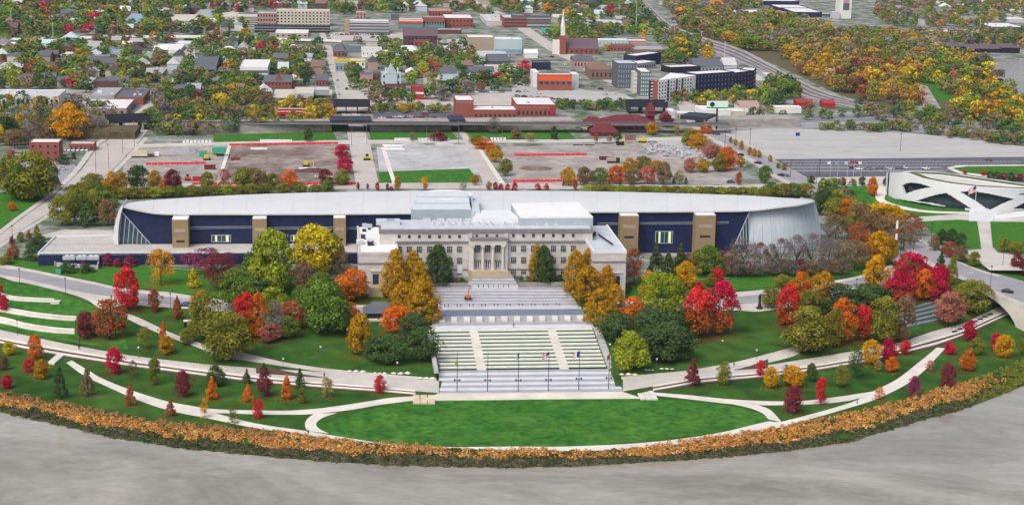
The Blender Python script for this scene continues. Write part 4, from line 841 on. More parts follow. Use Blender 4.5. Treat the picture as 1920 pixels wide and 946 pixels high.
# ---- memorial ring
mem = thing('veterans_memorial', 'white ribbon-arched round memorial with dark glass and green roof edge', 'memorial', P(1850, 372, 0))
MR = 39.0; fm = P(1850, 396, 0); MC = (fm[0], fm[1]+MR)
def oncyl(px, py, R=MR):
    d = ray(px, py); a = d[0]**2+d[1]**2; bq = -2*(d[0]*MC[0]+d[1]*MC[1]); c = MC[0]**2+MC[1]**2-R*R; D = bq*bq-4*a*c
    if D < 0: return None
    t = (-bq-math.sqrt(D))/(2*a); return (d[0]*t, d[1]*t, HC+d[2]*t)
K6 = 260/1892.0
g6 = lambda *xy: [(1660+xy[i]*K6, 290+xy[i+1]*K6) for i in range(0, len(xy), 2)]
holes = [g6(235,425,270,400,340,384,440,392,520,412,610,446,480,466,380,490,275,532,250,480), g6(430,634,600,578,720,548,830,530,960,610,1150,726,1000,718,850,705,640,660),
         g6(1040,516,1130,508,1230,510,1400,534,1500,555,1740,605,1600,665,1440,742,1370,720,1300,670,1220,620), g6(1760,728,1890,662,2100,560,2300,500,2300,760,1890,735), g6(1820,540,1890,530,2300,560,2300,590,1900,552)]
holes = [[((x-sum(p[0] for p in hp)/len(hp))*1.07+sum(p[0] for p in hp)/len(hp), (y-sum(p[1] for p in hp)/len(hp))*1.10+sum(p[1] for p in hp)/len(hp)) for x, y in hp] for hp in holes]
def inside(p, poly):
    c = False; n_ = len(poly)
    for i in range(n_):
        a_, b_ = poly[i], poly[i-1]
        if (a_[1] > p[1]) != (b_[1] > p[1]) and p[0] < (b_[0]-a_[0])*(p[1]-a_[1])/(b_[1]-a_[1])+a_[0]: c = not c
    return c
rimpx = [(1680,323),(1691,323),(1700,325.5),(1726,335),(1780,345),(1839,351.5),(1920,355),(1990,353)]
botpx = [(1680,371),(1690,372.5),(1718,377),(1760,384),(1815,390),(1850,396),(1920,396),(1990,392)]
na, nz_ = 260, 48; b = MB(); idx = {}
angs = np.linspace(math.pi*1.02, math.pi*2.0, na)
ztop = []
for a_ in angs:
    x, y = MC[0]+MR*math.cos(a_), MC[1]+MR*math.sin(a_); px = proj(x, y, 8)[0]; yt = float(np.interp(px, [p[0] for p in rimpx], [p[1] for p in rimpx]))
    d = ray(px, yt); t = y/d[1]; ztop.append(max(4.0, HC+d[2]*t))
for i, a_ in enumerate(angs):
    for j in range(nz_+1): f = j/nz_; b.v.append((MC[0]+(MR+.0)*math.cos(a_), MC[1]+MR*math.sin(a_), ztop[i]*f))
for i in range(na-1):
    for j in range(nz_):
        q = [b.v[i*(nz_+1)+j], b.v[(i+1)*(nz_+1)+j], b.v[(i+1)*(nz_+1)+j+1], b.v[i*(nz_+1)+j+1]]
        pp = proj(*[sum(v[k] for v in q)/4 for k in range(3)])
        if any(inside(pp, hp) for hp in holes): continue
        yb = float(np.interp(pp[0], [p[0] for p in botpx], [p[1] for p in botpx]))
        if pp[1] > yb + 1.5 and pp[0] < 1810: continue
        b.f.append((i*(nz_+1)+j, (i+1)*(nz_+1)+j, (i+1)*(nz_+1)+j+1, i*(nz_+1)+j+1)); b.m.append(0)
band = wpart(b, 'concrete_bands', mat('white_concrete', (0.60, 0.63, 0.65), .7, .06, .2), mem); so_ = band.modifiers.new('solid', 'SOLIDIFY'); so_.thickness = 1.2; so_.offset = -1
b = MB(); b.v = [(MC[0]+(MR-2.6)*math.cos(a_), MC[1]+(MR-2.6)*math.sin(a_), z) for i, a_ in enumerate(angs) for z in (0, ztop[i]-.4)]
b.f = [(2*i, 2*i+2, 2*i+3, 2*i+1) for i in range(na-1)]; b.m = [0]*len(b.f); wpart(b, 'glass_drum', M['glass'], mem)
zl = [min(ztop[i], 14.2) for i in range(na)]
def rimp(i, R, dz=0.0): a_ = angs[i]; return (MC[0]+R*math.cos(a_), MC[1]+R*math.sin(a_), ztop[i]+dz)
backpx = [(1680,323),(1691,322.5),(1705,320.5),(1730,321),(1760,322.5),(1790,326),(1850,334),(1920,344),(1990,354),(2100,360)]
def zring(t):
    x, y = MC[0]+MR*math.cos(t), MC[1]+MR*math.sin(t); z = 8.0
    for _ in range(6):
        px = proj(x, y, z)[0]; tab = backpx if math.sin(t) > 0 else rimpx; yt = float(np.interp(px, [p[0] for p in tab], [p[1] for p in tab])); d = ray(px, yt); z = HC+d[2]*y/d[1]
    return max(2.0, min(15, z))
b = MB(); ring = []
for r_, dz in ((MR, 0), (MR-2.2, .05), (MR-7.0, -.2), (MR-8.2, -.5)):
    ring.append([(MC[0]+r_*math.cos(t), MC[1]+r_*math.sin(t), zring(t)+dz) for t in np.linspace(0, 2*math.pi, 97)[:-1]])
for nm, k0, mm in (('roof_rim', 0, MATS['white_concrete']), ('green_roof', 1, mat('roof_planting', (0.10, 0.115, 0.02), .95, .3, .4)), ('inner_kerb', 2, MATS['white_concrete'])):
    b = MB(); n_ = 96; b.v = ring[k0]+ring[k0+1]; b.f = [(i, (i+1) % n_, n_+(i+1) % n_, n_+i) for i in range(n_)]; b.m = [0]*n_; wpart(b, nm, mm, mem)
b = MB(); cz_ = sum(p[2] for p in ring[3])/96; b.add(ring[3]+[(MC[0], MC[1], cz_-.5)], [(i, (i+1) % 96, 96) for i in range(96)]); wpart(b, 'roof_court', M['concrete'], mem)
b = MB(); outer_ = [(p[0], p[1]) for p in ring[0]]; back = [i for i in range(96) if math.sin(2*math.pi*i/96) > -.05]
b.v = [(ring[0][i][0], ring[0][i][1], z) for i in back for z in (0, ring[0][i][2])]; b.f = [(2*i+2, 2*i, 2*i+1, 2*i+3) for i in range(len(back)-1)]; b.m = [0]*len(b.f); wpart(b, 'back_wall', MATS['white_concrete'], mem)
q = P(1827, 402, 0); t = thing('flagpole', 'white flagpole flying the stars and stripes before the memorial entrance', 'flagpole', q); link('pole', MB().cyl(0,0,0,1,.15,.09).mesh('white_pole', M['white']), t, scale=(1,1,14)); link('flag', flag_mesh('us'), t, (-.1,0,13.5), None, (1.7,1,1.7))
t = thing('reflecting_terrace', 'pale grey paved terrace in front of the memorial entrance', 'terrace', P(1850, 403, 0)); b = MB(); b.prism(ensure_up([P(*p) for p in g6(1150,740,1440,745,1600,790,1500,830,1460,910,1140,905)]), 0, .3); wpart(b, 'paving', M['pave_light'], t)
b = MB(); b.prism(ensure_up([P(*p) for p in g6(1480,840,1700,820,1892,780,2100,740,2100,850,1892,860,1700,880,1480,880)]), 0, .7); wpart(b, 'low_wall', M['white'], t)
# ---- arch bridge at right
brg = thing('arch_bridge', 'pale concrete arch bridge with balustrade carrying the street over the promenade', 'bridge', P(1890, 560, 0))
dl = [(1836,539),(1860,548),(1890,560),(1925,575),(1990,603),(2300,737)]; du = [(1878,515),(1900,521),(1925,528),(1970,540),(2040,560),(2420,668)]
zb0 = .3
wl = [P(x, y, zb0) for x, y in dl]; wu = [P(x, y, zb0) for x, y in du]
b = MB(); b.prism(ensure_up([(p[0], p[1]) for p in wl] + [(p[0], p[1]) for p in wu[::-1]]), zb0-.9, zb0); wpart(b, 'deck', M['asphalt_worn'], brg)
dirb = Vector((wl[-1][0]-wl[0][0], wl[-1][1]-wl[0][1], 0)).normalized(); nb_ = Vector((-dirb.y, dirb.x, 0)); Lb = (Vector(wl[-1])-Vector(wl[0])).length
o_b = wl[0]; eb1 = (dirb.x, dirb.y); eb2 = (nb_.x, nb_.y)
b = MB(); b.obox(o_b, 0, Lb, -.2, 2.6, zb0+.004, zb0+.18, eb1, eb2); wpart(b, 'footway', M['concrete'], brg)
b = MB(); b.obox(o_b, 0, Lb, -.5, -.2, zb0-.1, zb0+.35, eb1, eb2); b.obox(o_b, 0, Lb, -.55, -.15, zb0+1.1, zb0+1.35, eb1, eb2); wpart(b, 'parapet_rail', M['concrete'], brg)
bal = MB().box(-.12,.12,-.12,.12,0,.75).mesh('baluster_mesh', M['concrete'])
for k in range(int(Lb/1.1)):
    o = link('baluster', bal, brg, (o_b[0]+eb1[0]*(.5+1.1*k)-eb2[0]*.35, o_b[1]+eb1[1]*(.5+1.1*k)-eb2[1]*.35, zb0+.35), math.atan2(eb1[1], eb1[0])); place(o)
# spandrel with arch opening
uf = 10.0
while proj(o_b[0]+eb1[0]*uf-eb2[0]*.4, o_b[1]+eb1[1]*uf-eb2[1]*.4, -9)[0] < 1907 and uf < Lb-4: uf += .5
b = MB(); na_ = 24; span0, span1 = 1.0, uf
for k in range(na_+1):
    u = span0+(span1-span0)*k/na_; f = (u-span0)/(span1-span0); za = -11+10.0*math.sqrt(max(0, 1-(f*1.0)**2))*1.0
    za = max(-11, min(-1.1, za))
    b.v += [(o_b[0]+eb1[0]*u-eb2[0]*.4, o_b[1]+eb1[1]*u-eb2[1]*.4, za), (o_b[0]+eb1[0]*u-eb2[0]*.4, o_b[1]+eb1[1]*u-eb2[1]*.4, zb0-.1), (o_b[0]+eb1[0]*u+eb2[0]*16, o_b[1]+eb1[1]*u+eb2[1]*16, za)]
for k in range(na_): b.f += [(3*k, 3*k+3, 3*k+4, 3*k+1), (3*k, 3*k+2, 3*k+5, 3*k+3)]
b.m = [0]*len(b.f); wpart(b, 'arch', M['concrete'], brg)
b = MB(); b.obox(o_b, uf, Lb, -.4, 16, -12, zb0-.1, eb1, eb2); wpart(b, 'pier', M['concrete'], brg)
b = MB(); b.obox(o_b, -10, 1.0, -.4, 16, -9, zb0-.1, eb1, eb2); wpart(b, 'abutment', M['wallgrey'], brg)

tw = thing('forecourt_wall', 'low grey terrace wall at the foot of the school beside the steps', 'wall', P(1020, 534, 0))
for x0, x1, y in ((800, 884, 535), (972, 1064, 534)):
    a_ = P(x0, y, -.4); w_ = uv(a_, onplane(x1, y-1, a_)); b = MB(); b.obox(a_, 0, w_, 0, .6, -3, .5); wpart(b, 'wall_run', MATS['plinth_stone'], tw)
# ================================================================== city buildings
LM = []                                            # landmarks for labels: (px, py, phrase)
FOOT = []                                          # photo boxes taken by buildings
COLS = dict(white=(.68,.68,.66), cream=(.52,.48,.40), beige=(.42,.37,.30), grey=(.33,.34,.35), lgrey=(.48,.49,.50), dgrey=(.10,.105,.12), brick=(.26,.085,.065), red=(.33,.035,.04), dbrick=(.12,.06,.06), pink=(.38,.25,.22), brown=(.20,.13,.10), navy=(.02,.026,.07), blue=(.20,.30,.38), lblue=(.42,.52,.56), teal=(.10,.25,.27), maroon=(.135,.028,.035), orange=(.62,.10,.03), yellow=(.60,.45,.05), black=(.02,.022,.03), purple=(.13,.09,.11), green=(.05,.32,.20), slate=(.11,.12,.14), tan=(.34,.29,.22), wroof=(.66,.66,.66))
COLW = dict(wroof='white', lgrey='light grey', dgrey='dark grey', dbrick='dark brick', lblue='pale blue', navy='navy')
def cw(c): return COLW.get(c, c)
def col4(c): v = COLS[c] if isinstance(c, str) else c; return (*v, 1)
BOXM = MB().box(0, 1, 0, 1, 0, 1)
def ubox(m):
    k = 'ub_' + m.name
    if k not in UNIT: UNIT[k] = MB().box(0, 1, 0, 1, 0, 1).mesh(k, m)
    return UNIT[k]
GABX = MB().add([(0,0,0),(1,0,0),(1,1,0),(0,1,0),(0,.5,1),(1,.5,1)], [(0,1,5,4),(3,4,5,2),(0,4,3),(1,2,5),(0,3,2,1)]).mesh('gable_x', M['objroof'])
GABY = MB().add([(0,0,0),(1,0,0),(1,1,0),(0,1,0),(.5,0,1),(.5,1,1)], [(0,4,5,3),(1,2,5,4),(0,1,4),(2,3,5),(0,3,2,1)]).mesh('gable_y', M['objroof'])
HIP = MB().add([(0,0,0),(1,0,0),(1,1,0),(0,1,0),(.3,.5,1),(.7,.5,1)], [(0,1,5,4),(1,2,5),(2,3,4,5),(3,0,4),(0,3,2,1)]).mesh('hip', M['objroof'])
def bld(c, x0, x1, yb, hp, dp, wall, roof, label, cat='building', name='city_building', win=None, rooft='flat', rh=None, band=None, e1=None, z0=0.0, group=None, wcol=None, px=False, kit=0):
    a0 = (x0, yb) if px else cp(c, x0, yb); a1 = (x1, yb) if px else cp(c, x1, yb); k = 1.0 if px else 1/KC; hp *= k; dp *= k
    e = e1 or E1; p0 = P(a0[0], a0[1], z0); w = uv(p0, onplane(a1[0], a1[1], p0, e), e)
    H_ = max(2.2, onplane(a0[0], a0[1]-hp, p0, e)[2]-z0); bk_ = P(a0[0], a0[1]-hp-dp, H_+z0); D = max(4.0, (bk_[1]-p0[1]))
    D = min(D, 90)
    t = thing(name, label, cat, p0, math.atan2(e[1], e[0]), group)
    FOOT.append((a0[0]-1, a1[0]+1, a0[1]-hp-dp*.9, a0[1]+1)); LM.append(((a0[0]+a1[0])/2, a0[1]-hp/2, label))
    wl_ = link('wall', ubox(M['obj']), t, (0, 0, -.3), None, (w, D, H_+.3), col4(wall))
    if rooft == 'flat':
        link('roof', ubox(M['objroof']), t, (.25, .25, H_+.01), None, (w-.5, D-.5, .12), col4(roof))
        pr = MB()
        for bx in ((-.08, w+.08, -.08, .25), (-.08, w+.08, D-.25, D+.08), (-.08, .25, .25, D-.25), (w-.25, w+.08, .25, D-.25)): pr.box(*bx, H_+.003, H_+.55)
        pr.build('parapet', M['obj'], t, color=col4(wall))
    else:
        rm = {'gx': GABX, 'gy': GABY, 'hip': HIP}[rooft]; link('roof', rm, t, (-.4, -.4, H_+.003), None, (w+.8, D+.8, rh or min(D, w)*.32), col4(roof))
    if band:                                         # horizontal colour bands: (z fraction0, z fraction1, colour)
        for f0, f1, cc in band: link('facade_band', ubox(M['obj']), t, (.05, -.12, H_*f0), None, (w-.1, .119, H_*(f1-f0)), col4(cc))
    if win:
        nx, nz = win[:2]; fw = win[2] if len(win) > 2 else .5; fh = win[3] if len(win) > 3 else .5
        for j in range(nz):
            for i in range(nx):
                ww, hh = w/nx*fw, H_/nz*fh
                link('window', ubox(M['window'] if wcol is None else M['obj']), t, (w*(i+.5)/nx-ww/2, -.2, H_*(j+.5)/nz-hh/2), None, (ww, .195, hh), col4(wcol) if wcol else None)
    rr = random.Random(int(x0*7+yb))
    for i in range(kit):
        s = rr.uniform(.8, 2.2); link('roof_unit', ubox(M['obj']), t, (rr.uniform(.1, .8)*w, rr.uniform(.2, .7)*D, H_+.1), None, (s*1.3, s, s*.7), col4(rr.choice(['lgrey', 'white', 'grey'])))
    return t, w, D, H_
B = bld
# --- left, A1
B('A1', -60, 437, 795, 85, 45, 'white', 'lgrey', 'long low white building with a row of dark windows by the gold tree', win=(14,1,.5,.45), kit=5)
B('A1', 600, 935, 850, 45, 70, 'pink', 'wroof', 'low brick building with flat white roof beside the left street', win=(5,1,.3,.3), kit=2)
B('A1', 845, 1060, 775, 50, 60, 'brick', 'slate', 'brick shed with a dark ribbed roof next to the crimson tree', rooft='flat', kit=4)
B('A1', 660, 845, 740, 30, 60, 'grey', 'grey', 'flat grey workshop left of the ribbed-roof brick shed', kit=2)
B('A1', 690, 870, 650, 45, 30, 'dbrick', 'dgrey', 'narrow dark brick row behind the flat grey workshop')
B('A1', 1435, 1590, 590, 75, 95, 'navy', 'slate', 'dark blue gabled warehouse right of the left street', rooft='gx', rh=5)
B('A1', 1775, 1980, 600, 100, 55, 'white', 'wroof', 'white and navy two-storey block near the dark blue warehouse', band=((.05,.45,'navy'),(.6,.8,'slate')))
B('A1', 1240, 1450, 200, 45, 45, 'cream', 'cream', 'stepped cream office building beyond the highway', win=(5,3,.9,.3))
B('A1', 1430, 1580, 165, 40, 50, 'cream', 'grey', 'grey-roofed cream annex behind the stepped cream office')
B('A1', 1640, 1745, 185, 60, 30, 'cream', 'cream', 'small cream block beside the street beyond the highway', win=(3,3,.4,.4))
B('A1', 1745, 1960, 190, 65, 15, 'cream', 'lgrey', 'cream hospital annex with long window strips beyond the highway', win=(1,4,.94,.35))
B('A1', 905, 1080, 195, 20, 25, 'beige', 'blue', 'large hall with a blue-grey hipped roof beyond the highway', rooft='hip', rh=8)
B('A1', 1130, 1330, 395, 22, 45, 'white', 'wroof', 'long bright white flat-roofed store near the left street')
B('A1', 1300, 1410, 345, 18, 22, 'lgrey', 'wroof', 'white canopy-roofed filling station beside the left street')
B('A1', 1000, 1140, 430, 20, 25, 'lgrey', 'wroof', 'small white-roofed shed left of the long white store')
B('A1', 820, 905, 485, 42, 18, 'brick', 'wroof', 'small red brick house with a white front edge', cat='house', win=(3,1,.4,.4))
B('A1', 730, 800, 520, 38, 20, 'blue', 'lblue', 'pale blue-grey gabled house among trees', cat='house', rooft='gy', rh=4)
B('A1', 700, 800, 470, 25, 20, 'cream', 'lgrey', 'cream gabled house behind the pale blue-grey house', cat='house', rooft='gx', rh=3)
B('A1', 440, 545, 440, 22, 30, 'white', 'wroof', 'white flat-roofed garage left of the big olive tree')
B('A1', 310, 510, 510, 32, 18, 'purple', 'pink', 'long low brick building with pinkish roof among trees', win=(7,1,.4,.4))
B('A1', -60, 150, 560, 45, 55, 'dbrick', 'lgrey', 'grey-roofed brick workshop at the far left edge', kit=4)
B('A1', 150, 215, 620, 30, 50, 'cream', 'tan', 'low cream shed in front of the grey-roofed brick workshop')
B('A1', 1760, 1832, 392, 38, 12, 'red', 'lgrey', 'dark red gabled house right of the gold tree', cat='house', rooft='gy', rh=4.5)
B('A1', 1640, 1735, 395, 20, 15, 'white', 'wroof', 'white tent-roofed building near the left street', rooft='hip', rh=3)
B('A1', 1290, 1420, 705, 25, 35, 'dgrey', 'slate', 'dark grey gabled house between two trees by the street', cat='house', rooft='gx', rh=3.5)
B('A1', 1380, 1480, 680, 22, 25, 'lblue', 'grey', 'pale blue house behind the dark grey gabled house', cat='house', rooft='gx', rh=3)
B('A1', 570, 700, 630, 18, 30, 'lgrey', 'grey', 'low grey garage row beside parked trailers')
B('A1', 600, 690, 335, 20, 12, 'lgrey', 'wroof', 'small pale shed under the highway embankment')
B('A1', 1060, 1200, 570, 20, 50, 'beige', 'grey', 'grey flat shed left of the street curve', kit=2)
B('A1', 20, 150, 360, 25, 14, 'white', 'wroof', 'white shed near the highway at far left', rooft='gx', rh=2)
B('A1', 265, 360, 365, 20, 12, 'lblue', 'wroof', 'pale shed below the highway, left part')
B('A1', 900, 950, 480, 22, 15, 'white', 'lgrey', 'tiny white gabled house behind the brick house', cat='house', rooft='gy', rh=3)
B('A1', 820, 905, 420, 16, 20, 'lgrey', 'blue', 'long blue-roofed house beneath the highway', cat='house', rooft='gx', rh=3)
# brick block and garage by the left street (B1)
t, w, D, H_ = B('B1', 220, 440, 330, 140, 28, 'brick', 'wroof', 'three-storey red brick block with white roof beside the left street', win=(4,3,.3,.36))
B('B1', 508, 695, 248, 46, 22, 'brick', 'lgrey', 'low brick garage with a row of white vans outside', win=(5,1,.5,.4))
B('B1', 90, 220, 320, 28, 28, 'dbrick', 'grey', 'low annex left of the three-storey brick block')
# --- A2
B('A2', 10, 150, 195, 95, 10, 'pink', 'lgrey', 'pinkish four-storey block left of the long cream hospital', win=(7,3,.5,.5))
B('A2', 150, 545, 195, 112, 14, 'cream', 'cream', 'long cream five-storey hospital building with many windows', win=(15,5,.45,.45), kit=5)
B('A2', -10, 545, 240, 48, 8, 'black', 'dgrey', 'dark open parking deck below the long cream hospital', band=((.35,.45,'grey'),(.75,.85,'grey')))
B('A2', 140, 385, 275, 25, 30, 'beige', 'wroof', 'low white-roofed clinic before the dark parking deck', win=(6,1,.4,.4))
B('A2', 655, 690, 248, 95, 5, 'pink', 'lgrey', 'brick stair tower at the end of the parking garage')
B('A2', 690, 985, 250, 90, 16, 'slate', 'wroof', 'four-level parking garage with pale decks', band=((.2,.27,'lgrey'),(.45,.52,'lgrey'),(.7,.77,'lgrey'),(.92,1,'white')))
B('A2', 740, 815, 140, 45, 10, 'pink', 'beige', 'small pinkish block behind the parking garage', win=(3,2,.4,.4))
B('A2', 1055, 1235, 212, 66, 10, 'brick', 'wroof', 'red and white striped modern office left part', band=((.62,.85,'orange'),(.85,1,'white'),(.1,.5,'teal')))
B('A2', 1235, 1395, 212, 80, 10, 'brick', 'grey', 'red modern office with teal glass base', band=((.6,.95,'brick'),(.1,.5,'teal')), win=(8,1,.4,.25))
B('A2', 1000, 1060, 150, 35, 8, 'slate', 'slate', 'dark block left of the striped modern office')
B('A2', 1395, 1605, 205, 68, 28, 'brick', 'wroof', 'flat brick block with white roof right of the red office', win=(8,2,.4,.35))
B('A2', 1090, 1520, 250, 30, 8, 'dbrick', 'wroof', 'long low shed with a white canopy roof')
B('A2', 1090, 1340, 345, 80, 10, 'dbrick', 'purple', 'dark brick gabled school with a red porch', rooft='gx', rh=7, win=(9,2,.5,.5))
B('A2', 1165, 1280, 352, 52, 12, 'brick', 'slate', 'red brick porch in front of the dark gabled school', win=(3,1,.4,.4))
B('A2', 1565, 1760, 388, 108, 20, 'tan', 'wroof', 'big blank beige box building with white roof')
B('A2', 1762, 1965, 395, 100, 18, 'lblue', 'wroof', 'big pale blue box building beside the blank beige one', band=((.05,.3,'blue'),))
B('A2', 780, 930, 425, 60, 14, 'white', 'lgrey', 'white two-storey flat-roofed block by the olive trees', win=(5,1,.2,.2))
B('A2', 1075, 1200, 420, 35, 45, 'white', 'wroof', 'white hip-roofed house in front of the dark school', cat='house', rooft='hip', rh=3)
B('A2', 570, 660, 420, 40, 25, 'brick', 'slate', 'square brick house with a slate hipped roof', cat='house', rooft='hip', rh=5, win=(3,1,.4,.5))
B('A2', 665, 780, 415, 30, 30, 'grey', 'slate', 'grey house right of the square brick house', cat='house', rooft='gx', rh=3.5)
B('A2', 587, 700, 530, 58, 8, 'blue', 'lgrey', 'blue-grey mural end of the yellow-trimmed building', win=(4,1,.3,.4))
B('A2', 700, 807, 502, 55, 8, 'white', 'yellow', 'white mural building with yellow parapet on the bus street', band=((.8,1,'yellow'),), win=(3,1,.3,.35))
B('A2', 580, 700, 470, 25, 6, 'yellow', 'yellow', 'yellow parapet roof block behind the mural')
B('A2', 60, 265, 670, 65, 22, 'brick', 'slate', 'red brick school house with a central gable', win=(8,2,.35,.4), rooft='gx', rh=4)
B('A2', 145, 185, 668, 75, 10, 'brick', 'brick', 'central red gable of the brick school house', rooft='gy', rh=4)
B('A2', 442, 532, 635, 40, 28, 'brick', 'slate', 'small brick house with dark roof near the bus street', cat='house', rooft='gx', rh=3.5, win=(4,1,.4,.4))
B('A2', 365, 460, 525, 52, 14, 'dbrick', 'purple', 'purple brick cube building beside the yellow tree', win=(4,2,.35,.4))
B('A2', 115, 565, 765, 35, 70, 'slate', 'cream', 'broad low building with pale flat roof by the viaduct', kit=4)
B('A2', 280, 425, 720, 22, 50, 'lgrey', 'cream', 'raised pale roof section on the broad low building', z0=6)
B('A2', 430, 540, 700, 30, 25, 'grey', 'lgrey', 'grey roof plant on the broad low building', z0=6)
B('A2', 770, 862, 632, 72, 25, 'pink', 'slate', 'brick house left of the white gabled church', cat='house', win=(3,1,.6,.3))
B('A2', 866, 920, 625, 75, 15, 'dbrick', 'purple', 'narrow dark brick house against the white gabled church', cat='house', win=(2,2,.3,.3))
t, w, D, H_ = B('A2', 928, 1070, 632, 88, 10, 'lblue', 'lgrey', 'white gabled church house with pinnacles', cat='church', win=(4,2,.3,.4))
link('gable', GABY, t, (w*.2, -1.2, H_), None, (w*.6, 8, 7), col4('lblue')); link('gable_front', ubox(M['obj']), t, (w*.2, -1.0, 0), None, (w*.6, 1, H_), col4('lblue'))
for f in (.18, .8): link('pinnacle', ubox(M['obj']), t, (w*f, -.8, H_), None, (1, 1, 4.5), col4('white'))
B('A2', 955, 1108, 715, 60, 30, 'black', 'maroon', 'open shed with maroon roof in front of the white church', win=(3,1,.6,.7))
B('A2', 1147, 1240, 738, 95, 12, 'red', 'slate', 'small red painted building with white awning stripe', band=((.45,.6,'white'),))
B('A2', 1362, 1480, 592, 50, 30, 'lblue', 'slate', 'pale blue shed with slate roof beside dark trees', rooft='gx', rh=3)
B('A2', 1572, 1760, 572, 40, 28, 'lblue', 'slate', 'pale blue cottage row with a dark roof', rooft='gx', rh=3, win=(6,1,.3,.5))
B('A2', 1700, 1960, 535, 35, 18, 'cream', 'cream', 'cream flat-roofed building right of the pale blue cottages')
B('A2', 1610, 1870, 450, 32, 38, 'lblue', 'lgrey', 'grey-roofed low depot before the blank beige box', kit=3, rooft='flat')
B('A2', 1720, 1870, 480, 28, 35, 'dgrey', 'slate', 'dark gabled depot right of the grey-roofed depot', rooft='gx', rh=4)
B('A2', 300, 440, 400, 35, 15, 'lblue', 'wroof', 'pale low store behind the trees left of bus street')
B('A2', 170, 260, 350, 25, 20, 'white', 'wroof', 'white cottage below the dark parking deck', cat='house', rooft='gx', rh=2.5)
B('A2', 1280, 1450, 120, 35, 22, 'brick', 'pink', 'long brick block far behind the red office', win=(8,1,.5,.4))
B('A2', 1430, 1550, 50, 25, 25, 'red', 'pink', 'far brick hall with a pinkish roof')
B('A2', 1700, 1830, 190, 30, 50, 'lgrey', 'lgrey', 'long pale store beside the wide main street', kit=3)
B('A2', 1830, 2000, 205, 70, 25, 'brick', 'lgrey', 'brick office corner at the main street', win=(1,3,.95,.35))
# theatre-like brick building by the viaduct
K8 = 220/1892.0; g8 = lambda x, y: (840+x*K8, 170+y*K8)
def B8(x0, x1, yb, yt, dp, *a, **k): q0, q1 = g8(x0, yb), g8(x1, yb); return B('', q0[0], q1[0], q0[1], (yb-yt)*K8, dp*K8, *a, px=True, **k)
B8(412, 1105, 480, 320, 70, 'brick', 'white', 'low brick middle of the theatre building behind the viaduct', win=(9,1,.4,.3), kit=2)
B8(125, 410, 450, 165, 80, 'brick', 'wroof', 'tall left brick block of the theatre building behind the viaduct', band=((.9,.94,'pink'),))
t, w, D, H_ = B8(1105, 1735, 480, 235, 120, 'brick', 'wroof', 'right brick block with red sign panel of the theatre building', win=(9,1,.4,.25), band=((.84,.87,'pink'),), kit=2)
link('red_panel', ubox(M['obj']), t, (w*.84, -.25, H_*.45), None, (w*.15, .2, H_*.5), col4('red'))
# --- A3
B('A3', 0, 285, 205, 88, 8, 'dgrey', 'grey', 'dark-banded office with a brick stair core by main street', band=((.15,.3,'grey'),(.45,.6,'brown'),(.75,.85,'grey')))
B('A3', 90, 137, 205, 95, 6, 'brown', 'brown', 'brown brick stair core of the dark-banded office')
B('A3', 225, 355, 250, 15, 20, 'lblue', 'green', 'small building with a bright green roof', rooft='gx', rh=2)
t, w, D, H_ = B('A3', 350, 640, 400, 40, 20, 'brick', 'purple', 'brick church with white steeple and purple-grey roof', cat='church', name='church', rooft='gx', rh=8, win=(8,1,.3,.5))
link('tower', ubox(M['obj']), t, (0, -3, 0), None, (5, 5, 16), col4('brick')); link('belfry', ubox(M['obj']), t, (.8, -2.2, 16), None, (3.4, 3.4, 7), col4('white')); link('steeple', MB().cyl(0,0,0,1,1,.03,8).mesh('spire', M['obj']), t, (2.5, -.5, 23), None, (2.0, 2.0, 15), col4('white')); link('portico', ubox(M['obj']), t, (-6, -2, 0), None, (5.8, 4, 12), col4('white'))
B('A3', 637, 860, 345, 45, 12, 'lblue', 'wroof', 'long pale blue warehouse behind the church', win=(8,1,.1,.6))
B('A3', 860, 998, 340, 35, 12, 'pink', 'wroof', 'pinkish end of the long pale blue warehouse')
B('A3', 722, 905, 382, 40, 14, 'brick', 'purple', 'brick row below the long pale blue warehouse', win=(7,1,.3,.4))
B('A3', 905, 1150, 400, 30, 30, 'brown', 'grey', 'low brown shops behind the apartment blocks')
B('A3', 0, 75, 395, 100, 10, 'lblue', 'wroof', 'pale blue tall store with blue lower windows at main street', win=(2,1,.6,.25), wcol='blue')
B('A3', 95, 190, 430, 35, 12, 'white', 'wroof', 'white gabled shop beside main street', rooft='gx', rh=3)
B('A3', 30, 145, 522, 60, 10, 'tan', 'slate', 'beige stucco shop with dark door near main street', win=(2,1,.2,.4))
B('A3', 150, 285, 517, 50, 15, 'navy', 'slate', 'dark navy shop beside the beige stucco shop', win=(5,1,.4,.3))
B('A3', -60, 40, 525, 40, 12, 'cream', 'slate', 'cream shop left of the beige stucco shop', win=(3,1,.3,.4))
t, w, D, H_ = B('A3', 195, 440, 668, 112, 12, 'brick', 'wroof', 'shop with bright orange sign band and white roof', win=(6,1,.5,.15), band=((.62,.98,'orange'),(.5,.6,'slate')))
B('A3', 157, 195, 640, 100, 25, 'white', 'wroof', 'white end wall of the shop with the orange sign band')
B('A3', 440, 492, 650, 95, 20, 'lgrey', 'wroof', 'grey end of the shop with the orange sign band')
B('A3', 455, 600, 505, 55, 22, 'pink', 'slate', 'pinkish shop row with slate roof on main street', rooft='gx', rh=3, win=(6,1,.4,.4))
t, w, D, H_ = B('A3', 580, 740, 590, 75, 35, 'brown', 'brown', 'brown brick market hall with a columned front', rooft='hip', rh=4, win=(5,1,.4,.4))
B('A3', 740, 775, 585, 90, 15, 'beige', 'beige', 'beige end pavilion of the brown market hall', win=(1,1,.4,.4))
B('A3', 1350, 1555, 525, 32, 32, 'grey', 'slate', 'long slate-roofed house behind the apartment blocks', rooft='gx', rh=5, win=(8,1,.4,.4))
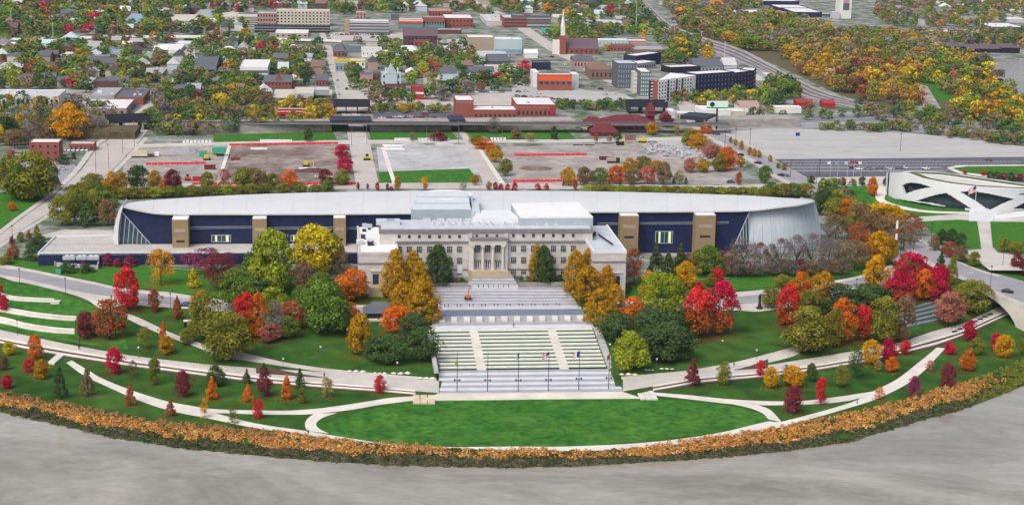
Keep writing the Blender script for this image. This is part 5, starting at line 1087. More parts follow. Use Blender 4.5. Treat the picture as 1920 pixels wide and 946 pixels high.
B('A3', 1565, 1660, 512, 30, 20, 'lgrey', 'lgrey', 'pale gabled house right of the slate-roofed house', cat='house', rooft='gx', rh=5)
B('A3', 1795, 1905, 640, 40, 45, 'lgrey', 'cream', 'low pale building right of the navy apartments')
B('A3', 590, 825, 185, 15, 20, 'lgrey', 'lgrey', 'long pale grey roof among trees far up main street', rooft='gx', rh=2)
B('A3', 1310, 1480, 142, 30, 15, 'teal', 'lblue', 'grey-blue complex far behind the railway', kit=3)
B('A3', 1215, 1310, 150, 22, 12, 'pink', 'wroof', 'pale shed left of the grey-blue complex')
B('A3', 1480, 1570, 60, 25, 15, 'brick', 'orange', 'far hall with an orange-red roof', rooft='hip', rh=6)
B('A3', 1640, 1890, 125, 30, 20, 'pink', 'wroof', 'long pinkish concourse near the stadium', kit=6)
B('A3', 1160, 1280, 60, 12, 10, 'lgrey', 'wroof', 'far pale shed beyond the railway wood')
# apartments (h crop: 300/1892)
K9 = 300/1892.0
def A9(x0, y0, x1, y1, top0, dp, *a, e=None, **k):
    q0 = (1140+x0*K9, 90+y0*K9); q1 = (1140+x1*K9, 90+y1*K9); w0, w1 = P(*q0), P(*q1); d = Vector((w1[0]-w0[0], w1[1]-w0[1], 0)).normalized()
    return B('', q0[0], q1[0], q0[1], (y0-top0)*K9, dp*K9, *a, px=True, e1=(d.x, d.y), **k)
A9(1040, 580, 1480, 548, 318, 30, 'navy', 'wroof', 'left half of the dark navy apartment block', win=(11,5,.3,.5), wcol='slate')
A9(1480, 548, 1705, 520, 302, 34, 'navy', 'wroof', 'right half of the dark navy apartment block', win=(6,5,.35,.5), wcol='purple')
A9(1705, 520, 1740, 480, 290, 30, 'black', 'wroof', 'dark end of the navy apartment block', win=(1,5,.5,.4), wcol='grey')
f0 = (1232.8,193.2); f1 = (1296.2,184.3); p0_ = P(*f0); p1_ = P(*f1); Hh = onplane(f0[0], 150.6, p0_, (1,0))[2]
t = thing('city_building', 'white apartment block with six rows of dark windows', 'building', p0_); LM.append((1265,168,'white apartment block'))
FOOT.append((1215, 1300, 135, 194))
poly_ = ensure_up([(p[0]-p0_[0], p[1]-p0_[1]) for p in (p0_, p1_, P(1305,141,Hh), P(1257,136.5,Hh))])
MB().prism(poly_, -.3, Hh-.6).build('wall', M['obj'], t, color=(.86, .86, .85, 1)); MB().prism(poly_, Hh-.6+.002, Hh).build('roof', M['objroof'], t, color=col4('wroof'))
d_ = Vector((p1_[0]-p0_[0], p1_[1]-p0_[1], 0)); Lw = d_.length; d_.normalize(); rz_ = math.atan2(d_.y, d_.x)
for j_ in range(6):
    for i_ in range(12):
        u_ = Lw*(i_+.5)/12; ww = Lw/12*(.62 if i_ in (3, 6, 8) else .30); o = link('window', unitbox(M['window']), t, (d_.x*u_+d_.y*.1, d_.y*u_-d_.x*.1, Hh*.93*(j_+.22)/6), rz_, (ww, .2, Hh/6*(.85 if i_ in (3, 6, 8) else .5)))
B('', 1226.2, 1232.6, 192, 39, 2, 'brick', 'wroof', 'rust red end of the white apartment block', px=True)
B('', 1219.3, 1226, 189.5, 36, 2, 'black', 'wroof', 'white balcony stack at the end of the white apartments', px=True, band=((.05,.12,'white'),(.22,.29,'white'),(.39,.46,'white'),(.56,.63,'white'),(.73,.8,'white'),(.9,.97,'white')))
B('', 1200, 1220, 180, 44, 8, 'slate', 'wroof', 'grey glazed apartment block between balcony stacks', px=True, win=(5,6,.5,.6), wcol='lblue')
B('', 1187, 1199, 175, 38, 3, 'cream', 'wroof', 'cream apartment end with white balconies', px=True, band=((.1,.18,'white'),(.3,.38,'white'),(.5,.58,'white'),(.7,.78,'white'),(.88,.96,'white')))
A9(110, 480, 340, 480, 190, 40, 'slate', 'lblue', 'blue-grey glass apartment tower beside main street', win=(8,5,.4,.6), wcol='blue')
A9(330, 230, 620, 190, 100, 20, 'navy', 'wroof', 'tall dark navy block behind the apartments')
A9(350, 270, 560, 240, 195, 30, 'grey', 'wroof', 'pale roofed block in front of the tall navy block', win=(8,1,.4,.4))
A9(740, 300, 1090, 285, 235, 25, 'black', 'wroof', 'dark-walled low apartment wing with white roof')
# station with maroon roofs
K10 = 300/1892.0
def S10(x0, x1, yb, yt, dp, *a, **k): return B('', 1080+x0*K10, 1080+x1*K10, 190+yb*K10, (yb-yt)*K10, dp*K10, *a, px=True, **k)
S10(300, 960, 340, 265, 55, 'maroon', 'maroon', 'old station with long maroon hipped roof', rooft='hip', rh=4.2, cat='station', win=(9,1,.4,.4))
S10(80, 330, 330, 300, 40, 'cream', 'maroon', 'small maroon-roofed pavilion behind the station forecourt', rooft='hip', rh=5, cat='pavilion')
S10(185, 510, 415, 370, 55, 'maroon', 'maroon', 'front maroon-roofed pavilion of the old station', rooft='hip', rh=4.5, cat='pavilion', win=(5,1,.4,.5))
t, w, D, H_ = S10(850, 925, 300, 120, 25, 'maroon', 'maroon', 'pagoda tower of the old station', rooft='hip', rh=5, cat='tower'); link('upper_roof', HIP, t, (-1.5, -1.5, H_*.75), None, (w+3, D+3, 2.5), col4('maroon'))
S10(1020, 1120, 250, 205, 25, 'dbrick', 'maroon', 'small maroon hut right of the station tower', rooft='hip', rh=4)
S10(1190, 1430, 215, 150, 35, 'grey', 'wroof', 'white-roofed shop beneath the billboard', win=(8,1,.4,.3))
S10(1110, 1190, 200, 130, 40, 'lgrey', 'wroof', 'grey end shop left of the white-roofed shop')
S10(1480, 1830, 170, 110, 50, 'white', 'wroof', 'white warehouse behind the billboard')
S10(1820, 2010, 165, 130, 40, 'cream', 'wroof', 'pale shed right of the white warehouse')
B('A3', 1690, 1830, 830, 40, 28, 'white', 'pink', 'white hut with a pink roof beside the rail yard', rooft='gx', rh=3)
B('A4', 40, 245, 835, 38, 12, 'white', 'white', 'long white trailer in the rail yard', cat='trailer', name='trailer')
B('A4', 215, 330, 800, 40, 15, 'red', 'red', 'red shed in the rail yard', rooft='gx', rh=2)
B('A4', 410, 495, 800, 35, 15, 'red', 'red', 'second red shed farther along the rail yard', rooft='gx', rh=2)
B('A4', -10, 52, 600, 40, 20, 'lgrey', 'wroof', 'pale shed beside the curved railway')
# stadium and scoreboard
B('A4', 195, 398, 128, 35, 30, 'navy', 'wroof', 'stadium stand with a white roof, front section', cat='stadium')
B('A4', 80, 300, 80, 20, 22, 'navy', 'wroof', 'stadium stand with a white roof, middle section', cat='stadium')
B('A4', -60, 230, 40, 30, 30, 'navy', 'wroof', 'stadium stand with a white roof, rear section', cat='stadium')
B('A4', 0, 215, 125, 22, 15, 'navy', 'lgrey', 'stadium concourse below the white roofs', cat='stadium')
t, w, D, H_ = B('A4', 532, 612, 138, 150, 10, 'white', 'white', 'tall white scoreboard tower beside the stadium', cat='scoreboard', name='scoreboard')
link('screen', ubox(M['obj']), t, (w*.22, -.4, H_*.42), None, (w*.56, .39, H_*.34), col4('slate')); link('picture_panel', ubox(M['obj']), t, (w*.22, -.4, H_*.78), None, (w*.56, .39, H_*.2), col4((.5,.25,.3)))
B('A4', 480, 530, 140, 45, 6, 'lgrey', 'lgrey', 'pale block left of the scoreboard')
B('A4', 395, 480, 120, 15, 8, 'slate', 'wroof', 'low kiosk between stadium and scoreboard')
B('A4', 1290, 1460, 390, 45, 22, 'black', 'purple', 'left wing of the long dark lodge by the far river', rooft='hip', rh=3, win=(5,1,.6,.4), wcol='slate')
B('A4', 1460, 1730, 390, 30, 18, 'black', 'purple', 'middle of the long dark lodge by the far river', rooft='gx', rh=3)
B('A4', 1730, 1860, 395, 42, 18, 'black', 'purple', 'right wing of the long dark lodge by the far river', rooft='hip', rh=3)
B('A4', 1650, 1900, 222, 20, 30, 'slate', 'wroof', 'big low warehouse at the far right', kit=4)
B('A4', 1410, 1560, 140, 10, 6, 'grey', 'wroof', 'far flat shed right of the stadium wood')
B('A4', 700, 805, 215, 18, 6, 'slate', 'wroof', 'roadside shed with white roof near the highway')
B('A4', 1755, 1900, 165, 20, 15, 'lgrey', 'wroof', 'far pale warehouse with a red edge')
# ================================================================== viaduct, rail bridges
via = thing('railway_viaduct', 'grey concrete railway viaduct wall crossing behind the construction lots', 'viaduct', P(700, 247, 0))
ZV = 5.0
def vwall(x0, y0, x1, y1, name='retaining_wall', zt=ZV, dep=18, m=None):
    a_, c_ = P(x0, y0), P(x1, y1); d = Vector((c_[0]-a_[0], c_[1]-a_[1], 0)); L = d.length; d.normalize(); b = MB(); b.obox(a_, 0, L, 0, dep, 0, zt, (d.x, d.y), (-d.y, d.x)); return wpart(b, name, m or M['wallgrey'], via)
vwall(480, 248.5, 622, 246); vwall(694, 246, 846, 244.5); vwall(869, 244.5, 1080, 242); vwall(1320, 240, 1500, 237.5); vwall(330, 250, 480, 248.5)
for x0, y0, x1, y1 in ((622,246,694,246),(846,244.5,869,244.5),(1278,236,1322,240)):
    a_, c_ = P(x0-3, y0), P(x1+3, y1); d = Vector((c_[0]-a_[0], c_[1]-a_[1], 0)); L = d.length; d.normalize(); b = MB(); b.obox(a_, 0, L, -.6, 18, 4.2, 6.6, (d.x, d.y), (-d.y, d.x)); wpart(b, 'bridge_girder', M['metal_dark'], via)
a_ = P(1080, 242); 
b = MB(); b.obox(P(330, 250), 0, 330, 3, 15, ZV+.01, ZV+.25); wpart(b, 'ballast', mat('ballast', (.2,.185,.175), .95, .25, .5), via)
for k in range(4):
    b = MB(); b.obox(P(330, 250), 0, 330, 5+2.6*k, 5.25+2.6*k, ZV+.26, ZV+.45); wpart(b, 'rail', M['metal_dark'], via)
post = MB().box(-.1,.1,-.1,.1,0,1.3).mesh('viaduct_post', M['lgrey'] if 'lgrey' in M else M['concrete'])
for k in range(46):
    f = k/45; q = P(868+f*220, 244.3-.011*f*220); o = link('railing_post', post, via, (q[0], q[1], ZV)); place(o)
b = MB(); a_, c_ = P(868, 244.3), P(1088, 242); b.bar((a_[0], a_[1], ZV+1.3), (c_[0], c_[1], ZV+1.3), .14); wpart(b, 'handrail', M['concrete'], via)
LM.append((700, 240, 'railway viaduct'))
rb = thing('railway_bridge', 'dark steel railway bridge over the left street', 'bridge', P(252, 243, 0))
a_, c_ = P(205, 246), P(290, 243); d = Vector((c_[0]-a_[0], c_[1]-a_[1], 0)); L = d.length; d.normalize()
for v0, nm in ((0, 'girder'), (9, 'girder'), (18, 'girder')):
    b = MB(); b.obox(a_, 0, L, v0, v0+.8, 4.4, 7.4, (d.x, d.y), (-d.y, d.x)); wpart(b, nm, M['metal_dark'], rb)
b = MB(); b.obox(a_, 0, L, .8, 18, 4.5, 5.0, (d.x, d.y), (-d.y, d.x)); wpart(b, 'deck', MATS['ballast'], rb)
for f in (.02, .3, .72, .95):
    b = MB(); b.obox(a_, L*f, L*f+1.2, 0, 18, 0, 4.4, (d.x, d.y), (-d.y, d.x)); wpart(b, 'pier', M['wallgrey'], rb)
eb_ = thing('rail_embankment', 'overgrown railway embankment running left of the bus street bridge', 'embankment', P(450, 240, 0))
b = MB(); a_ = P(300, 246); b.obox(a_, 0, 110, 6, 22, 0, 4.0); wpart(b, 'bank', M['hillgrass'], eb_)
b = MB(); a_ = P(-60, 262); b.obox(a_, 0, 92, 3, 30, 0, 4.0); wpart(b, 'bank', MATS['wood_floor'], eb_)
# upper dark bridge on the bus street and beside the station
for (x0, x1, yb, lb) in ((625, 694, 214, 'dark steel bridge with pale railing over the bus street'), (1178, 1252, 214, 'dark steel bridge over main street behind the station tower')):
    q = P(x0, yb, 0); w = uv(q, onplane(x1, yb, q)); t = thing('railway_bridge', lb, 'bridge', q, A, 'steel railway bridges')
    for v in (0, 12): MB().box(0, w, v, v+.6, 4.5, 8).build('girder', M['metal_dark'], t)
    MB().box(0, w, .6, 12, 4.6, 5.2).build('deck', M['metal_dark'], t)
    for f in (0.02, .33, .64, .95): MB().box(w*f, w*f+.8, 0, 12, 0, 4.5).build('pier', M['metal_dark'], t)
# red railcars
for k, (x0, x1) in enumerate(((519.5, 574),)):
    q = P(x0, 231, 0); q = (q[0], q[1]+2, ZV-.8); w = 17.5; t = thing('railcar', 'red railcar with a white stripe parked above the viaduct', 'railcar', q, A)
    MB().box(0, w, 0, 3, .9, 4.2).build('body', mat('railcar_red', (.42,.02,.04), .5, .08, .5), t); MB().box(-.02, w+.02, -.03, 3.03, 2.6, 2.95).build('stripe', M['paint'], t); MB().box(.2, w-.2, .3, 2.7, 4.2, 4.5).build('roof', M['metal'], t)
    for f in (.12, .82): MB().box(w*f, w*f+2, .4, 2.6, 0, .9).build('bogie', M['metal_dark'], t)
ORD = ['first','second','third','fourth','fifth','sixth','seventh','eighth','ninth','tenth','eleventh','twelfth']
# ================================================================== construction: barriers, containers, pipes, machines
def barrier_run(x0, y0, x1, y1, label, group, n):
    t = thing('barrier_row', label, 'barrier', P(x0, y0), 0, group); seg = bpy.data.meshes.get('barrier_mesh') or MB().add([(-1.45,-.35,0),(1.45,-.35,0),(1.45,.35,0),(-1.45,.35,0),(-1.45,-.15,1.1),(1.45,-.15,1.1),(1.45,.15,1.1),(-1.45,.15,1.1)], [(0,3,2,1),(4,5,6,7),(0,1,5,4),(1,2,6,5),(2,3,7,6),(3,0,4,7)]).mesh('barrier_mesh', M['red'])
    p0, p1 = P(x0, y0), P(x1, y1); L = math.dist(p0, p1); n = int(L/3.0); a_ = math.atan2(p1[1]-p0[1], p1[0]-p0[0])
    for k in range(n):
        f = (k+.5)/n; o = link('barrier', seg, t, (p0[0]+(p1[0]-p0[0])*f, p0[1]+(p1[1]-p0[1])*f, .02), a_, (1, 1.2, 1)); place(o)
barrier_run(273, 309, 387, 307, 'red plastic barrier row in the middle of the left construction lot', 'red barrier rows', 30)
barrier_run(430, 273, 634, 269.5, 'long red barrier row along the far edge of the brown lot', 'red barrier rows', 50)
barrier_run(360, 346, 668, 345.5, 'red barrier row along the back street behind the trees', 'red barrier rows', 60)
barrier_run(962, 341, 1180, 339.5, 'red barrier row along the back street on the right', 'red barrier rows', 50)
barrier_run(964, 292, 1100, 291, 'red and white barrier row across the right construction lot', 'red barrier rows', 30)
def simple(name, label, cat, px, py, dims, colr, rz=A, parts=None, group=None, m=None):
    q = at(px, py); t = thing(name, label, cat, q, rz, group)
    for pn, (x0, x1, y0, y1, z0, z1), cc in parts or [('body', dims, colr)]:
        MB().box(x0, x1, y0, y1, z0, z1).build(pn, m or M['obj'], t, color=col4(cc))
    LM.append((px, py, label)); return t
simple('box_trailer', 'cream box trailer in the left construction lot', 'trailer', 246, 296, None, None, parts=[('box', (0,8.5,0,2.6,.9,3.8),'cream'),('chassis',(0,8.5,.3,2.3,.4,.9),'black'),('wheel_set',(6,8,0,2.6,0,.5),'black')])
simple('flatbed_truck', 'white flatbed truck beside the cream box trailer', 'truck', 277, 294, None, None, parts=[('cab',(3.6,6,0,2.2,.5,2.5),'white'),('bed',(0,3.5,0,2.2,.6,1.4),'slate'),('wheel_set',(.5,5.5,.1,2.1,0,.6),'black')])
simple('dump_container', 'dark green container in the left construction lot', 'container', 374, 294, None, None, parts=[('box',(0,3.6,0,2.5,.2,2.9),'green'),('lid',(0,3.6,0,2.5,2.9,3.05),'green')])
simple('tracked_crusher', 'bright teal green crusher machine in the left construction lot', 'machine', 398, 293, None, None, parts=[('hopper',(0,7,0,3,1.6,4.6),'green'),('tracks',(.5,6,.2,2.8,0,1),'black'),('conveyor',(-4,0,1,2,2.4,3),'yellow')])
simple('excavator', 'yellow excavator beside the teal crusher machine', 'excavator', 388, 300, None, None, parts=[('tracks',(-1.8,1.8,-1.3,1.3,0,.9),'black'),('cab',(-1.4,.9,-1,1,1,2.7),'yellow'),('boom',(.9,5,-.2,.2,2.2,2.7),'yellow'),('arm',(4.6,5,-.2,.2,.6,2.4),'yellow')])
simple('skip_container', 'dark red skip container near the lot divider', 'container', 383, 318, None, None, parts=[('box',(0,5.6,0,2.4,.2,2.1),'maroon'),('rim',(-.1,5.7,-.1,2.5,2.1,2.25),'maroon')])
simple('skip_container', 'red skip container close to the back street trees', 'container', 361, 340, None, None, parts=[('box',(0,4.6,0,2.4,.2,2.1),'red'),('rim',(-.1,4.7,-.1,2.5,2.1,2.25),'red')])
simple('tractor', 'orange loader tractor beside the red skip container', 'tractor', 352, 338, None, None, parts=[('body',(-1.5,1.5,-.9,.9,.7,2),'orange'),('cab',(-.6,.5,-.8,.8,2,3),'black'),('wheel_set',(-1.4,1.4,-1.1,1.1,0,.9),'black')])
simple('pickup_truck', 'red pickup truck by the lot divider', 'truck', 432, 300, None, None, parts=[('body',(0,5,0,2,.5,1.4),'red'),('cab',(1.6,3.4,.1,1.9,1.4,2.1),'slate'),('wheel_set',(.5,4.5,0,2,0,.6),'black')])
simple('excavator', 'yellow excavator digging in the brown lot', 'excavator', 574, 312, None, None, parts=[('tracks',(-1.8,1.8,-1.3,1.3,0,.9),'black'),('cab',(-1.4,.9,-1,1,1,2.7),'yellow'),('boom',(.9,4,-.2,.2,2.2,2.7),'yellow'),('arm',(3.6,4,-.2,.2,.3,2.4),'yellow')])
simple('wheel_loader', 'yellow wheel loader parked on the bus street', 'loader', 688, 300, None, None, parts=[('body',(-2,2,-1.1,1.1,.8,2.1),'yellow'),('cab',(-.6,.8,-.9,.9,2.1,3.2),'black'),('bucket',(2,3.2,-1.4,1.4,.2,1.3),'yellow'),('wheel_set',(-1.8,1.8,-1.3,1.3,0,1.2),'black')])
simple('bulldozer', 'yellow bulldozer below the old station lawn', 'bulldozer', 1205, 267, None, None, parts=[('body',(-2.4,2,-1.2,1.2,.8,2.1),'yellow'),('cab',(-.6,.9,-.9,.9,2.1,3.1),'yellow'),('blade',(2.2,2.6,-1.8,1.8,.1,1.4),'yellow'),('tracks',(-2.2,1.8,-1.4,1.4,0,.9),'black')])
simple('bulldozer', 'yellow and black bulldozer left of the station lawn', 'bulldozer', 1163, 272, None, None, parts=[('body',(-2.4,2,-1.2,1.2,.8,2.1),'black'),('cab',(-.6,.9,-.9,.9,2.1,3.1),'yellow'),('blade',(2.2,2.6,-1.8,1.8,.1,1.4),'yellow'),('tracks',(-2.2,1.8,-1.4,1.4,0,.9),'black')])
simple('dump_truck', 'dump truck with beige bed by the rubble heap', 'truck', 1138, 306, None, None, parts=[('bed',(0,5,0,2.6,1.1,2.6),'tan'),('cab',(5.1,7,0,2.4,.6,2.8),'black'),('wheel_set',(.4,6.4,.1,2.5,0,1),'black')])
simple('crane_truck', 'red crawler machine left of the dump truck', 'machine', 1124, 300, None, None, parts=[('body',(0,4.5,0,2.2,.6,1.8),'maroon'),('boom',(4.5,8,.9,1.2,1.2,1.6),'red'),('tracks',(.3,4.2,.1,2.1,0,.6),'black')])
simple('material_stack', 'brown stacked timber cube beside the station lawn', 'timber stack', 1173, 264, None, None, parts=[('stack',(0,6,0,3,0,3.2),'brown'),('cover',(-.1,6.1,-.1,3.1,3.2,3.35),'brown')])
for k, (x, y) in enumerate(((1074,271),(1096,271),(1128,268))): simple('solar_panel_rack', ('tilted grey panel rack leftmost in the right construction lot', 'tilted grey panel rack in the middle of three', 'smaller grey panel rack nearest the station')[k], 'panel', x, y+2, None, None, parts=[('panel',(0,6,0,2.5,.9,1.1),'grey'),('frame',(.5,5.5,.3,2.2,0,.9),'slate')], group='panel racks')
for k in range(3):      # white dumpsters, tanks
    simple('water_tank', ('white tank in the first row by the gravel pad', 'white tank near the excavation', 'white tank beside the dug pit')[k], 'tank', (560, 470, 590)[k], (318, 281, 333)[k], None, None, parts=[('tank',(0,9,0,2,.1,.8),'white'),('cap',(0,9,.4,1.6,.8,1),'white')], group='white slabs in the brown lot')
# rows of white pipes on the gravel pad: counted one by one
pipe = MB().bar((0,-2.2,.6), (0,2.2,.6), .6, n=10).mesh('pipe_mesh', M['white'])
for r_ in range(2):
    for k in range(8):
        x = 722+4.3*k+3*r_; y = 276+6*r_; q = P(x, y); o = link('concrete_pipe', pipe, None, q, A+.35, (1, 1.25, 1)); o['category'] = 'pipe'; o['group'] = 'white pipes on the gravel pad'
        o['label'] = 'white concrete pipe, %s from the left in the %s row on the gravel pad' % (['first','second','third','fourth','fifth','sixth','seventh','eighth'][k], ['rear','front'][r_])
blk = MB().box(-.7,.7,-.7,.7,0,1.3).mesh('block_mesh', M['white'])
for nm_, pts_ in (('right of the lot divider', [(490+5*i, 266) for i in range(12)]), ('above the pipes', [(742+5*i, 263) for i in range(6)]), ('above the gravel pad', [(786+6*i, 263) for i in range(10)]), ('beside the orange trees', [(922+6*i, 262) for i in range(5)]), ('left of the lot divider', [(345+7*i, 267.5) for i in range(8)])):
    for k, (x, y) in enumerate(pts_):
        o = link('concrete_block', blk, None, P(x, y), A); o['label'] = 'white concrete block, %s from the left in the line %s' % (ORD[k], nm_); o['category'] = 'block'; o['group'] = 'concrete blocks along the cross street'
# rubble: countless
rng = np.random.default_rng(5); b = MB()
ico = [(0,0,1),(.9,0,.3),(.3,.85,.3),(-.7,.5,.3),(-.7,-.5,.3),(.3,-.85,.3),(0,0,-.2)]; icf = [(0,1,2),(0,2,3),(0,3,4),(0,4,5),(0,5,1),(6,2,1),(6,3,2),(6,4,3),(6,5,4),(6,1,5)]
for k in range(420):
    t = rng.uniform(); px = 1215+t*130+rng.normal(0, 12); py = 277+t*20+rng.normal(0, 4.0); q = P(px, min(py, 304)); s = rng.uniform(.4, 1.5); a_ = rng.uniform(0, 6.28)
    b.add([(q[0]+s*(x*math.cos(a_)-y*math.sin(a_)), q[1]+s*(x*math.sin(a_)+y*math.cos(a_)), s*(z+.2)*rng.uniform(.7, 1.2)) for x, y, z in ico], icf)
o = b.build('rubble', mat('broken_concrete', (.33,.345,.36), .95, .3, .8), kind='stuff'); o['label'] = 'sprawling heap of pale broken concrete rubble in the right lot'; o['category'] = 'rubble'
def heap(px, py, r, hh, m, label):
    n_ = 14; b = MB(); q = P(px, py); rg = random.Random(int(px)); ring = [[(f*r*(1+.15*rg.uniform(-1,1))*math.cos(2*math.pi*i/n_), f*r*.8*math.sin(2*math.pi*i/n_), hh*(1-f)**.8*(1+.2*rg.uniform(-1,1))) for i in range(n_)] for f in (1, .66, .33)]
    b.v = ring[0]+ring[1]+ring[2]+[(0, 0, hh)]
    for j in range(2): b.f += [(j*n_+i, j*n_+(i+1) % n_, (j+1)*n_+(i+1) % n_, (j+1)*n_+i) for i in range(n_)]
    b.f += [(2*n_+i, 2*n_+(i+1) % n_, 3*n_) for i in range(n_)]; b.m = [0]*len(b.f)
    o = b.build('gravel_heap', m, loc=q); o['label'] = label; o['category'] = 'heap'; o['group'] = 'gravel heaps'
heap(331, 283, 5, 2.4, M['asphalt_worn'], 'smaller dark gravel heap in the left construction lot'); heap(354, 284, 7, 3, M['asphalt_worn'], 'larger dark gravel heap in the left construction lot')
heap(775, 271, 7, 1.8, M['gravel_grey'], 'flat grey gravel heap at the top of the gravel pad'); heap(834, 271, 6, 1.8, M['gravel_grey'], 'grey gravel heap at the right top of the gravel pad'); heap(905, 263, 5, 2.5, M['dirt'], 'brown soil heap by the verge lawn'); heap(1005, 316, 9, 1.6, M['dirt'], 'wide brown soil heap in the right construction lot'); heap(585, 320, 9, 1.5, M['mulch'], 'dark dug soil in the brown lot')
# billboard
t = thing('billboard', 'white and green billboard on a dark post above the rail yard', 'billboard', P(1343, 243), A)
MB().box(-.5,.5,-.5,.5,0,13).build('post', M['metal_dark'], t); MB().box(-6.6,6.6,-.4,.4,13,17.6).build('panel', mat('billboard_panel', (.62,.72,.68), .6, .05, .3), t); MB().box(-6.6,6.6,-.46,-.405,13,13.9).build('green_strip', mat('sign_green', (.03,.35,.08), .6, .05, .3), t); MB().cyl(0,0,0,.05,1.5,1.5,16).build('emblem', M['metal_dark'], t, loc=(-3.2,-.47,15.6)).rotation_euler = (math.pi/2, 0, 0)
# striped candle-shaped mast near the bridge road
t = thing('candle_mast', 'red and white banded candle mast with a green collar near the street', 'mast', at(1678, 487))
z = 0
for k, (hh, r, cc, nm) in enumerate(((4.0,2.2,'white','base'),(2.6,1.5,'green','collar'),(2.0,.55,'red','band'),(2.6,.55,'white','band'),(2.0,.55,'red','band'),(2.4,.55,'white','band'),(1.0,.35,'white','flame'))):
    MB().cyl(0,0,z,z+hh,r,r*.9 if k else r*.8,12).build(nm, M['obj'], t, color=col4(cc)); z += hh
# ================================================================== poles
def pole(px, yb, yt, label, group, name='utility_pole', arms=True, colr='brown', lamp=False, r=.14, arm=1.2):
    q = at(px, yb) if (px, yb) != (1856, 545) else P(px, yb, .5); Z = max(3, onplane(px, yt, q, (1, 0))[2]-q[2]); t = thing(name, label, 'lamp post' if lamp else 'pole', q, A, group)
    link('pole', MB().cyl(0,0,0,1,1,.7,6).mesh('pole_mesh', M['obj']) if 'pole_mesh' not in bpy.data.meshes else bpy.data.meshes['pole_mesh'], t, None, None, (r, r, Z), col4(colr))
    if arms: link('cross_arm', ubox(M['obj']), t, (-arm, -.08, Z*.93), None, (2*arm, .16, .18), col4(colr))
    if lamp: link('lamp_head', ubox(M['obj']), t, (-.25, -.25, Z), None, (.5, .5, .45), col4('white' if lamp == 'white' else 'black'))
ORD_ = ['first','second','third','fourth','fifth','sixth','seventh','eighth','ninth','tenth','eleventh','twelfth']
for k, (x, yb, yt) in enumerate(((180,327,246),(204,315,268),(230,288,238),(252,275,226),(199,270,222),(344,266,228),(428,264,224),(517,264,222),(608,262,218),(659,273,205),(688,270,208),(800,262,222),(860,268,226),(942,265,232),(1190,250,218),(1200,250,224))): pole(x, yb, yt, 'brown utility pole, %s from the left behind the construction lots' % (ORD[k] if k < 12 else ['thirteenth','fourteenth','fifteenth','sixteenth'][k-12]), 'utility poles behind the lots')
for k, (x, yb, yt) in enumerate(((1192,62,2),(1264,80,38),(1358,122,78),(1315,82,58))): pole(x, yb, yt, ['tall pale light tower left of the curved railway','tall pale light tower beside the curved railway wood','tall pale light tower behind the navy apartments','short pale light tower by the curved railway'][k], 'tall light towers', 'light_tower', True, 'lgrey', False, .35, 1.5)
for k, (x, yb, yt) in enumerate(((22,60,20),(100,82,42),(221,64,44),(405,70,52),(1828,52,28),(1836,70,36))): pole(x, yb, yt, ['pale highway mast at far left','pale mast by the highway wall','pale mast beside crimson trees','pale mast over the left street','pale mast far right, left of a pair','pale mast far right, right of a pair'][k], 'highway masts', 'highway_mast', True, 'lgrey', False, .3, 1.4)
for k, (x, yb, yt) in enumerate(((1359,275,245),(1379,272,240),(1406,272,240),(1688,284,249),(1536,330,298),(1482,333,298),(1531,344,310))): pole(x, yb, yt, 'dark %s pole from the left around the gravel lot and car park' % ORD[k], 'poles around the gravel lot', 'lamp_post', True, 'black', False, .13, .8)
for k, (x, yb, yt) in enumerate(((37,531,505),(123,549,523),(320,577,551),(25,482,424),(94,425,390),(1374,578,555),(1606,540,524),(1688,478,448),(1745,458,420),(1856,545,500),(1880,502,450),(1712,482,455),(106,340,315),(33,628,600),(150,655,628))): pole(x, yb, yt, 'slim dark lamp post, %s' % ['at the left end of the drive','where the drive widens','beside the blue car on the drive','near the left street bend','by the terrace corner street','on the right drive by the statue','hidden right drive near the maples','by the candle mast','on the memorial lawn corner','at the bridge parapet','on the memorial plaza','beside the blue street sign','in the brick block car park','on the left seat wall slope','by the left promenade'][k], 'slim lamp posts in the park', 'lamp_post', False, 'black', 'black', .09)
for k, (x, yb, yt) in enumerate(((531,690,673),(745,697,682),(1231,690,677),(1418,673,660),(1143,662,654),(601,667,663),(260,672,652),(1354,655,652))): pole(x, yb, yt, 'small white-globed lamp post %s' % ['beside the left hill walk','under the dark trees left of the amphitheater','under the dark trees right of the amphitheater','beside the right hill walk','next to the lime tree','on the left hill lawn','by the left slope saplings','on the right hill below the maples'][k], 'white-globed lamps', 'park_lamp', False, 'dgrey', 'white', .07)
pole(1495, 264, 257, 'short pole with a blue sign board on the gravel lot', None, 'sign_post', False, 'lgrey'); q = P(1495, 264); t = thing('sign_board', 'blue sign box standing on the gravel lot', 'sign', (q[0], q[1]-.3, 3.0), A); MB().box(-1.2,1.2,-.3,.3,0,1.9).build('panel', mat('sign_blue', (.02,.05,.3), .6, .1, 1), t)
for k, (x, cc) in enumerate(((1556,'white'),(1570,'blue'),(1588,'lblue'),(1600,'red'),(1614,'white'))):
    q = P(x, 333); t = thing('flagpole', '%s from the left of five short flagpoles beside the car park' % ORD[k], 'flagpole', q, 0, 'five flagpoles by the car park'); MB().cyl(0,0,0,9,.1,.06,6).build('pole', M['metal'], t); link('flag', ubox(M['obj']), t, (-1.7,-.02,7.2), None, (1.6,.05,1.2), col4(cc))
